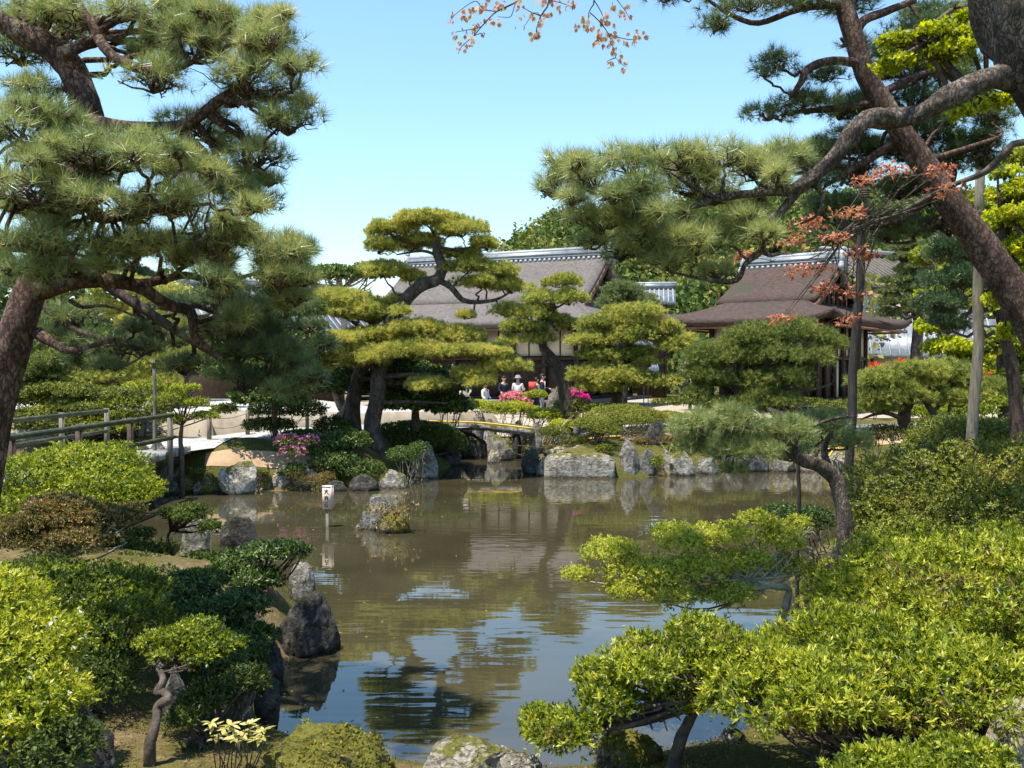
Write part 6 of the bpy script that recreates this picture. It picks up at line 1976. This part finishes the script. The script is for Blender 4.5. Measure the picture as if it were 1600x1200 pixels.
# ================================================================== WOODEN SIGN
c = W(512, 826, 18.7)
t = thing('wooden_sign', 'small wooden sign post with three brushed characters, standing in the pond', 'sign', (c[0], 18.7, 0), math.radians(-24))
MB().box(-.028, .028, -.024, .024, -.6, .40).build('post', 'wood_old', t)
zb, zt_ = .34, .76
MB().box(-.088, .088, -.048, .03, zb, zt_).build('board', 'sign_wood', t)
MB().box(-.088, .088, .040, .075, zb + .015, zt_).build('backing_board', 'sign_wood', t)
MB().box(-.094, .094, -.054, .081, zt_ + .001, zt_ + .016).build('cap', 'shoji', t)
G = {
    'dai': [[(.08, .64), (.92, .68)], [(.5, .97), (.48, .62), (.34, .3), (.08, .06)], [(.5, .64), (.66, .3), (.94, .06)]],
    'nai': [[(.16, .76), (.16, .02)], [(.16, .76), (.84, .76), (.84, .04), (.74, .08)], [(.5, .98), (.48, .66), (.28, .3)], [(.5, .62), (.72, .34)]],
    'seki': [[(.08, .88), (.92, .90)], [(.46, .88), (.34, .56), (.06, .26)], [(.32, .48), (.32, .04)], [(.32, .48), (.82, .50), (.82, .04)], [(.32, .10), (.82, .10)]]}
for i, key in enumerate(('dai', 'nai', 'seki')):
    m = MB()
    sz = .098
    ox, oz = -sz / 2 + .006, zt_ - .035 - sz - i * .124
    for j, stn in enumerate(G[key]):
        for (x0, z0), (x1, z1) in zip(stn[:-1], stn[1:]):
            p0, p1 = np.array([ox + x0 * sz, -.0505 - .0004 * j, oz + z0 * sz]), np.array([ox + x1 * sz, -.0505 - .0004 * j, oz + z1 * sz])
            dd = unit(p1 - p0)
            m.obox((p0 + p1) / 2, dd, (0, 1, 0), np.cross(dd, (0, 1, 0)), (np.linalg.norm(p1 - p0) / 2 + .004, .002, .0068))
    m.build('character', 'ink', t, kind='stuff')


# ================================================================== VISITORS
def skin(name, pts, edges, mat, parent, sub=2, smooth=True):
    """pts: (x, y, z, rx, ry); grows one surface over joined edges"""
    me = bpy.data.meshes.new(name)
    me.from_pydata([p[:3] for p in pts], edges, [])
    o = bpy.data.objects.new(name, me)
    COL.objects.link(o)
    m = o.modifiers.new('s', 'SKIN')
    m.use_smooth_shade = True
    for i, p in enumerate(pts):
        me.skin_vertices[0].data[i].radius = (p[3], p[4]) if len(p) > 4 else (p[3], p[3])
    me.skin_vertices[0].data[0].use_root = True
    o.modifiers.new('d', 'SUBSURF').levels = sub
    o.modifiers['d'].render_levels = sub
    dg = bpy.context.evaluated_depsgraph_get()
    dg.update()
    m2 = bpy.data.meshes.new_from_object(o.evaluated_get(dg))
    m2.materials.clear()
    m2.materials.append(MATS[mat])
    o.modifiers.clear()
    o.data = m2
    o.parent = parent
    o.name = name
    return o


def person(label, x, y, rz, coat='cloth_navy', legs='cloth_grey', hat=None, shirt=None, h=1.68, arms=(.1, .1), bag=None, hair=True, zg=None, sit=False, head_tilt=0.0):
    z = g1(x, y) + .02 if zg is None else zg
    t = thing('person', label, 'person', (x, y, z), rz)
    k = h / 1.7
    hz = .47 if sit else .90
    dz = hz - .90
    fwd = -.42 if sit else 0
    P = [(0, 0, .93 + dz, .13, .10), (0, 0, 1.12 + dz, .13, .10), (0, .0, 1.34 + dz, .16, .10), (0, 0, 1.44 + dz, .09, .08), (0, -.01, 1.50 + dz, .052, .052), (0, -.02 - head_tilt, 1.57 + dz, .078, .088), (0, -.03 - head_tilt, 1.66 + dz, .072, .082)]
    E = [(i, i + 1) for i in range(6)]
    for s_, af in ((-1, arms[0]), (1, arms[1])):
        n = len(P)
        P += [(s_ * .19, 0, 1.38 + dz, .055), (s_ * .24, -.02, 1.12 + dz, .042), (s_ * .22, -.05 - af, .92 + dz + af * .8, .034), (s_ * .21, -.08 - af * 1.2, .83 + dz + af, .03)]
        E += [(2, n), (n, n + 1), (n + 1, n + 2), (n + 2, n + 3)]
        n = len(P)
        if sit:
            P += [(s_ * .10, 0, .88 + dz, .085), (s_ * .11, fwd, .90 + dz, .062), (s_ * .11, fwd - .02, .10, .042), (s_ * .11, fwd - .14, .04, .04)]
        else:
            P += [(s_ * .10, 0, .86, .088), (s_ * .11, -.01, .48, .06), (s_ * .11, .02, .09, .042), (s_ * .12, -.11, .035, .038)]
        E += [(0, n), (n, n + 1), (n + 1, n + 2), (n + 2, n + 3)]
    P = [tuple(c * k for c in p) for p in P]
    skin('body', P, E, 'skin', t)
    g = 1.16
    C = [(0, 0, .80 + dz, .16, .125), (0, 0, 1.0 + dz, .15, .12), (0, 0, 1.34 + dz, .175, .12), (0, 0, 1.45 + dz, .085, .08)]
    CE = [(0, 1), (1, 2), (2, 3)]
    for s_, af in ((-1, arms[0]), (1, arms[1])):
        n = len(C)
        C += [(s_ * .195, 0, 1.37 + dz, .068), (s_ * .245, -.02, 1.12 + dz, .056), (s_ * .225, -.05 - af, .93 + dz + af * .8, .048)]
        CE += [(2, n), (n, n + 1), (n + 1, n + 2)]
    C = [tuple(c * k for c in p) for p in C]
    skin('jacket', C, CE, coat, t)
    Lg = [(0, 0, .93 + dz, .145, .115)]
    LE = []
    for s_ in (-1, 1):
        n = len(Lg)
        if sit:
            Lg += [(s_ * .10, -.02, .88 + dz, .10), (s_ * .11, fwd, .90 + dz, .075), (s_ * .11, fwd - .02, .14, .06)]
        else:
            Lg += [(s_ * .10, 0, .84, .10), (s_ * .11, -.01, .48, .075), (s_ * .11, .02, .10, .062)]
        LE += [(0, n), (n, n + 1), (n + 1, n + 2)]
    skin('trousers', [tuple(c * k for c in p) for p in Lg], LE, legs, t)
    hd = np.array([0, -.025 - head_tilt, 1.625 + dz]) * k
    V, Fc = ico(3)
    if hair:
        Vh = V.copy()
        cut = (Vh[:, 1] < -.25) & (Vh[:, 2] < .35)
        Vh[cut] *= .80
        Vh = Vh * np.array([.092, .108, .118]) * k + hd + np.array([0, .018, .025])
        link_mesh('hair', Vh, Fc, 'hair', t, (0, 0, 0), smooth=True)
    # face: nose, eyes, mouth, ears
    f = MB()
    f.obox(hd + np.array([0, -.105, -.005]) * k, (1, 0, 0), (0, 1, 0), (0, 0, 1), (.011, .016, .022))
    f.build('nose', 'skin', t)
    for s_ in (-1, 1):
        MB().obox(hd + np.array([s_ * .032, -.092, .018]) * k, (1, 0, 0), (0, 1, 0), (0, 0, 1), (.013, .006, .006)).build('eye', 'hair', t)
        e = MB()
        e.obox(hd + np.array([s_ * .083, 0, 0]) * k, (1, 0, 0), (0, 1, 0), (0, 0, 1), (.01, .02, .03))
        e.build('ear', 'skin', t)
    MB().obox(hd + np.array([0, -.088, -.045]) * k, (1, 0, 0), (0, 1, 0), (0, 0, 1), (.022, .006, .004)).build('mouth', 'cloth_red', t)
    if hat:
        m = MB()
        m.tube([hd + np.array([0, 0, .03]), hd + np.array([0, 0, .035]), hd + np.array([0, 0, .05]), hd + np.array([0, 0, .13]), hd + np.array([0, 0, .16])], [.19, .19, .12, .105, .06], 16)
        m.build('hat', hat, t, smooth=True)
    if shirt:
        MB().obox(np.array([0, -.125, 1.27 + dz]) * k, (1, 0, 0), (0, 1, 0), (0, 0, 1), (.045, .012, .17)).build('shirt_front', shirt, t)
    for s_, af in ((-1, arms[0]), (1, arms[1])):
        base_ = np.array([s_ * .21, -.08 - af * 1.2, .83 + dz + af]) * k
        for q in range(4):
            o_ = base_ + np.array([0, (q - 1.5) * .018, -.01])
            MB().tube([o_, o_ + np.array([0, -.005, -.04 - .006 * (1.5 - abs(q - 1.5))]), o_ + np.array([-s_ * .008, -.012, -.075])], [.009, .008, .006], 5).build('finger', 'skin', t)
        MB().tube([base_ + np.array([0, -.03, .01]), base_ + np.array([-s_ * .01, -.05, -.03])], [.010, .007], 5).build('thumb', 'skin', t)
    if bag:
        MB().box(-.2, .2, .12, .27, .98 + dz, 1.36 + dz).build('backpack', bag, t)
    return t


def at_u(u, Y):
    return (u - 800) / F * Y * 1.0


person('visitor in a dark navy jacket over a pale shirt, walking to the right', at_u(847, 42.0), 42.0, math.radians(80), 'cloth_navy', 'cloth_grey', None, 'cloth_white', arms=(.1, .25))
person('visitor in a white coat and grey brimmed hat seen from behind', at_u(809, 42.2), 42.2, math.radians(165), 'cloth_white', 'cloth_navy', 'cloth_grey', None, h=1.6, arms=(.3, .3), hair=False)
person('visitor in a dark coat half hidden by the pine pad', at_u(787, 42.6), 42.6, math.radians(30), 'cloth_navy', 'cloth_navy', None, None, h=1.58)
person('visitor with a red bag behind the man in the navy jacket', at_u(838, 43.0), 43.0, math.radians(120), 'cloth_grey', 'cloth_navy', None, None, h=1.5, bag='cloth_red')
person('seated visitor in white with blue trousers on the veranda edge', at_u(758, 42.6), 42.6, math.radians(60), 'cloth_white', 'cloth_blue', None, None, sit=True, zg=1.1)
person('visitor in beige near the dark broadleaf tree', at_u(728, 41.5), 41.5, math.radians(-20), 'paper_grey', 'cloth_grey', 'shoji', None, h=1.6)
person('pale haired visitor in a dark coat by the left corner of the right hall', at_u(1069, 42.3), 42.3, math.radians(20), 'cloth_navy', 'cloth_navy', 'paper_grey', None, h=1.7, zg=1.5)
m = MB().box(-1.3, 1.3, -.2, .2, .40, .46)
bench = thing('bench', 'long low wooden bench before the main hall with a seated visitor', 'bench', (at_u(758, 42.6), 42.62, 1.1), math.radians(-8))
m.build('seat', 'wood_old', bench)
for x in (-1.15, 1.15):
    for y in (-.14, .14):
        MB().box(x - .03, x + .03, y - .03, y + .03, -.1, .398).build('leg', 'timber', bench)
# parasol and hanging cloth by the corner of the hall
c = W(1006, 540, 38.6)
t = thing('parasol', 'grey conical paper parasol beside the tiered pine', 'parasol', (c[0], 38.6, 1.05))
m = MB()
n_ = 20
V = [(0, 0, c[2] + .36 - 1.05)] + [(.52 * math.cos(2 * math.pi * k / n_), .52 * math.sin(2 * math.pi * k / n_), c[2] - .06 - 1.05 - (.02 if k % 2 else 0)) for k in range(n_)]
m.add(V, [(0, k + 1, (k + 1) % n_ + 1) for k in range(n_)])
o = m.build('canopy', 'paper_grey', t)
o.modifiers.new('t', 'SOLIDIFY').thickness = .012
MB().tube([(0, 0, 0), (0, 0, c[2] + .42 - 1.05)], [.02, .02], 8).build('pole', 'wood_old', t)
c = W(1022, 572, 40.2)
t = thing('hanging_cloth', 'pale blue cloth panel hanging at the left end of the right hall', 'cloth', (c[0], 40.2, 1.05))
m = MB()
V, Fc = [], []
for i in range(9):
    for j in range(2):
        V.append((-.2 + i * .05, .02 * math.sin(i * 1.9), c[2] - 1.05 + (.42 if j else -.42)))
Fc = [(i * 2, i * 2 + 2, i * 2 + 3, i * 2 + 1) for i in range(8)]
m.add(V, Fc)
o = m.build('cloth', 'cloth_pale_blue', t)
o.modifiers.new('t', 'SOLIDIFY').thickness = .01
MB().tube([(-.25, 0, c[2] - .62), (.25, 0, c[2] - .62)], [.015, .015], 6).build('rod', 'timber', t)
MB().tube([(-.24, 0, 0), (-.24, 0, c[2] - .60)], [.02, .02], 6).build('pole', 'timber', t)

# ================================================================== SPRIG OF PEACH MAPLE AT THE TOP
Y = 5.0
t = thing('maple_branch', 'thin drooping maple twigs with peach young leaves at the top of the sky', 'branch', tuple(W(850, -60, Y)))
m = MB()
P = catmull(np.array([W(850, -90, 5), W(960, -240, 5.6), W(1200, -330, 6.8), W(1540, -300, 8.0)]), 5)
m.tube(P, np.linspace(.007, .03, len(P)), 6)
BR = [[(850, -90), (830, -40), (812, -5), (805, 4), (776, 18), (765, 28), (752, 42), (740, 56), (722, 72), (716, 84)], [(776, 18), (755, 14), (745, 2), (730, 8), (705, 28)], [(805, 4), (800, 22), (795, 27), (778, 26)],
      [(850, -60), (858, 0), (845, 25), (838, 48), (841, 54)], [(880, -60), (905, -30), (928, 0), (920, 20), (918, 52)], [(922, 20), (935, 32), (950, 52), (958, 75), (962, 90), (976, 104)],
      [(928, 0), (940, 20), (945, 36)], [(950, 52), (965, 58), (985, 62), (1000, 60)], [(930, -40), (960, -5), (975, 14), (982, 26)], [(845, 25), (828, 18), (815, 10)], [(752, 42), (735, 46), (712, 50)],
      [(858, 0), (875, 4), (892, 10)], [(845, 25), (835, 20), (820, 40)], [(962, 90), (952, 94), (948, 97)], [(740, 56), (752, 52), (756, 56)]]
for j, L_ in enumerate(BR):
    P = catmull(np.array([W(u, v, Y + .05 * math.sin(j + k)) for k, (u, v) in enumerate(L_)]), 3)
    m.tube(P, np.linspace(.006 if j in (0, 3, 4) else .003, .0014, len(P)), 5)
m.build('twigs', 'bark_dark', t, t.location)
rng = np.random.default_rng(8)


def leaf_mesh(seed):
    r = np.random.default_rng(seed)
    V, Fc, T = [], [], []
    for k, an in enumerate((-1.0, -.5, 0, .5, 1.0)):
        ln = (.72, .92, 1, .92, .72)[k] * .034
        dx, dz = math.sin(an * .55), -math.cos(an * .55)
        dy = -.25 + .35 * r.random()
        d = unit(np.array([dx, dy, dz]))
        s = np.array([-dz, 0, dx]) * .0045
        n = len(V)
        V += [(0, 0, 0), tuple(d * ln * .55 + s), tuple(d * ln), tuple(d * ln * .55 - s)]
        Fc.append((n, n + 1, n + 2, n + 3))
        T += [.4 + .4 * r.random()] * 4
    return V, Fc, T


lm = []
for s_ in range(6):
    V, Fc, T = leaf_mesh(s_)
    sh = rng.random()
    o = link_mesh('leaf', V, Fc, 'maple_peach', t, (0, 0, 0), tint=np.array(T) * .5 + sh * .5)
    lm.append(o)
CL = [(705, 28), (712, 22), (725, 16), (735, 12), (742, 8), (745, 38), (762, 30), (775, 32), (712, 50), (716, 70), (722, 66), (730, 70), (736, 60), (752, 52), (776, 8), (788, 6), (814, 10), (828, 20), (816, 38), (846, 36),
      (832, 54), (840, 50), (851, 24), (862, 4), (872, 6), (890, 8), (900, 2), (912, 28), (904, 42), (912, 40), (922, 44), (940, 48), (948, 54), (935, 62), (943, 66), (950, 68), (948, 20), (952, 30), (945, 34), (962, 6), (974, 14), (981, 22), (975, 62),
      (986, 54), (990, 62), (1001, 56), (962, 76), (968, 88), (976, 100), (948, 95), (820, 26), (806, 0), (756, 4), (768, 0), (750, 14), (726, 24), (845, 2), (932, 54), (956, 50), (740, 40), (728, 50)]
first = True
q = 0
for (u, v) in CL:
    for _ in range(int(rng.integers(3, 6))):
        if q < 6:
            o = lm[q]
        else:
            o = bpy.data.objects.new('leaf', lm[int(rng.integers(6))].data)
            COL.objects.link(o)
            o.parent = t
        q += 1
        if q > 290:
            break
        p = W(u + rng.normal() * 4, v + rng.normal() * 3.5, Y + rng.normal() * .03)
        o.location = Vector(p) - Vector(t.location)
        o.rotation_euler = (rng.normal() * .5, rng.normal() * .5, rng.uniform(0, 6.28))
        s_ = rng.uniform(.75, 1.15)
        o.scale = (s_, s_, s_)

# ================================================================== SMALL PLANTS
base = gp(365, 1175, 6.2)
t = thing('yellow_leaf_plant', 'cluster of broad pale yellow leaves beside the mossy shore, bottom left', 'plant', base)
c0 = W(368, 1150, 6.2)
rng = np.random.default_rng(15)
st = MB()
V = [(0, 0, 0), (-.014, .022, .004), (-.017, .045, .003), (-.008, .072, 0), (0, .088, -.004), (.008, .072, 0), (.017, .045, .003), (.014, .022, .004), (0, .045, -.004)]
Fc = [(0, 8, 1), (1, 8, 2), (2, 8, 3), (3, 8, 4), (4, 8, 5), (5, 8, 6), (6, 8, 7), (7, 8, 0)]
lv = [link_mesh('leaf', V, Fc, 'yellow_leaf', t, (0, 0, 0), tint=np.full(9, x)) for x in (.15, .45, .7, .95)]
q = 0
for k in range(15):
    u, v = 330 + (k * 37) % 88, 1135 + (k * 23) % 30
    hub = W(u, v - 6, 6.15 + rng.normal() * .06)
    st.tube(wiggle(np.array(base) + np.array([(u - 368) / 400., 0, 0]), hub, 4, .08, rng), [.005, .004, .004, .003], 5)
    for j in range(7):
        an = j * 2.4 + rng.random()
        o = lv[q] if q < 4 else bpy.data.objects.new('leaf', lv[int(rng.integers(4))].data)
        if q >= 4:
            COL.objects.link(o)
            o.parent = t
        q += 1
        o.location = Vector(hub) - Vector(base)
        o.rotation_euler = (rng.uniform(-.5, .45), rng.normal() * .25, an)
        s_ = rng.uniform(.6, 1.0)
        o.scale = (s_, s_, s_)
st.build('stems', 'twig', t, base)

base = gp(500, 1180, 6.5)
t = thing('sapling', 'thin bare stemmed sapling with small leaf rosettes against the water', 'plant', base)
st = MB()
fo = Fol()
for (u, v) in [(478, 1132), (486, 1140), (520, 1142), (516, 1150), (545, 1155), (500, 1160), (535, 1168), (515, 1172), (555, 1175), (490, 1165), (528, 1155), (548, 1185)]:
    e = W(u, v, 6.5)
    st.tube(wiggle(np.array(base) - np.array([0, 0, .05]), e, 5, .08, rng), np.linspace(.006, .002, 5), 5)
    n_ = 4
    fo.add(leaves(e + rng.normal(size=(n_, 3)) * .012, np.tile([0, 0, 1.0], (n_, 1)), 5, .045, .014, .7, rng, .6, .2))
st.build('stems', 'twig_pale', t, base)
fo.build('leaves', 'azalea_bright', t, base)


def grass(label, u, v, Y, w, ln, n, mat='grass', name='grass_tuft', seed=1, wid=.010, droop=.5, d=.25):
    rng = np.random.default_rng(seed)
    c = W(u, v, Y)
    V, Fc, T = [], [], []
    for i in range(n):
        x = c[0] + rng.normal() * w
        y = Y + rng.normal() * d
        z = g1(x, y)
        an = rng.uniform(0, 6.28)
        l = ln * rng.uniform(.5, 1.1)
        dh = np.array([math.cos(an), math.sin(an), 0])
        s = np.array([-dh[1], dh[0], 0]) * wid * .5
        lean = rng.uniform(.1, .5) * (1 + droop)
        b0 = np.array([x, y, z - .01])
        p1 = b0 + dh * l * .3 * lean + np.array([0, 0, l * .55])
        p2 = b0 + dh * l * .75 * lean + np.array([0, 0, l * (.85 - droop * lean * .5)])
        k = len(V)
        V += [b0 - s, b0 + s, p1 + s * .8, p1 - s * .8, p2]
        Fc += [(k, k + 1, k + 2, k + 3), (k + 3, k + 2, k + 4)]
        T += [rng.random()] * 5
    o = link_mesh(name, V, Fc, mat, None, (c[0], Y, g1(c[0], Y)), tint=np.array(T))
    return o


o = grass('', 950, 1195, 6.0, .28, .13, 900, seed=4, wid=.006)
o['kind'] = 'stuff'
tag(o, 'short bright grass at the bottom edge right of the granite stones', 'grass')
o = grass('', 1335, 970, 10.0, .16, .42, 90, 'azalea_dark', 'strap_leaf_plant', 5, .026, 1.2, .15)
tag(o, 'arching dark strap leaved clump by the near right shore', 'plant')
o = grass('', 1105, 740, 27.3, .5, .25, 160, 'grass', 'water_grass', 6, .014, .6, .12)
o['kind'] = 'stuff'
tag(o, 'fine grass along the waterline by the standing stones', 'grass')


def moss_cover():
    """short upright moss and leaf litter over the nearest ground"""
    rng = np.random.default_rng(91)
    n = 60000
    x = rng.uniform(-4.5, 4.5, n)
    y = rng.uniform(4.2, 9.5, n)
    dd = pond_d(x, y)
    k = (dd > .05) & (vnoise(x * 2.1, y * 2.1, 21) > .42)
    x, y = x[k], y[k]
    P = np.stack([x, y, gz(x, y) + .002], 1)
    g = leaves(P, np.tile([0, 0, 1.0], (len(P), 1)), 1, .022, .008, .45, rng, .45, .3)
    fo = Fol()
    fo.add(g)
    fo.build('moss_cover', 'azalea_rust', None, kind='stuff')


moss_cover()


def litter():
    rng = np.random.default_rng(55)
    n = 1500
    x, y = rng.uniform(-5, 6, n), rng.uniform(7.5, 27, n)
    d = pond_d(x, y)
    k = (d < -.05) & ((rng.random(n) < .10) | (vnoise(x * .7, y * .7, 12) * np.exp(d * .9) > .33))
    P = np.stack([x[k], y[k], np.full(k.sum(), .006)], 1)
    an = rng.uniform(0, 6.28, len(P))
    E = np.stack([np.cos(an), np.sin(an), 0 * an], 1)
    S_ = np.stack([-E[:, 1], E[:, 0], 0 * an], 1)
    l = rng.uniform(.012, .035, (len(P), 1))
    V = np.stack([P - E * l, P - S_ * l * .35, P + E * l, P + S_ * l * .35], 1).reshape(-1, 3)
    o = link_mesh('floating_leaves', V, np.arange(len(V)).reshape(-1, 4), 'yellow_leaf', None, tint=np.repeat(rng.random(len(P)), 4), kind='stuff')
    n = 5000
    x, y = rng.uniform(-4.2, 4, n), rng.uniform(4.6, 9, n)
    k = pond_d(x, y) > .1
    x, y = x[k], y[k]
    P = np.stack([x, y, gz(x, y) + .012], 1)
    g = leaves(P, np.tile([0, 0, 1.0], (len(P), 1)), 1, .03, .012, 1.6, rng, .3, .3)
    link_mesh('leaf_litter', g[0], [g[1]], 'litter', None, tint=g[2], kind='stuff')


leaf_mat('litter', [(.05, .03, .018), (.13, .075, .04), (.24, .15, .08), (.40, .28, .15)], .1, .7, .2)
litter()
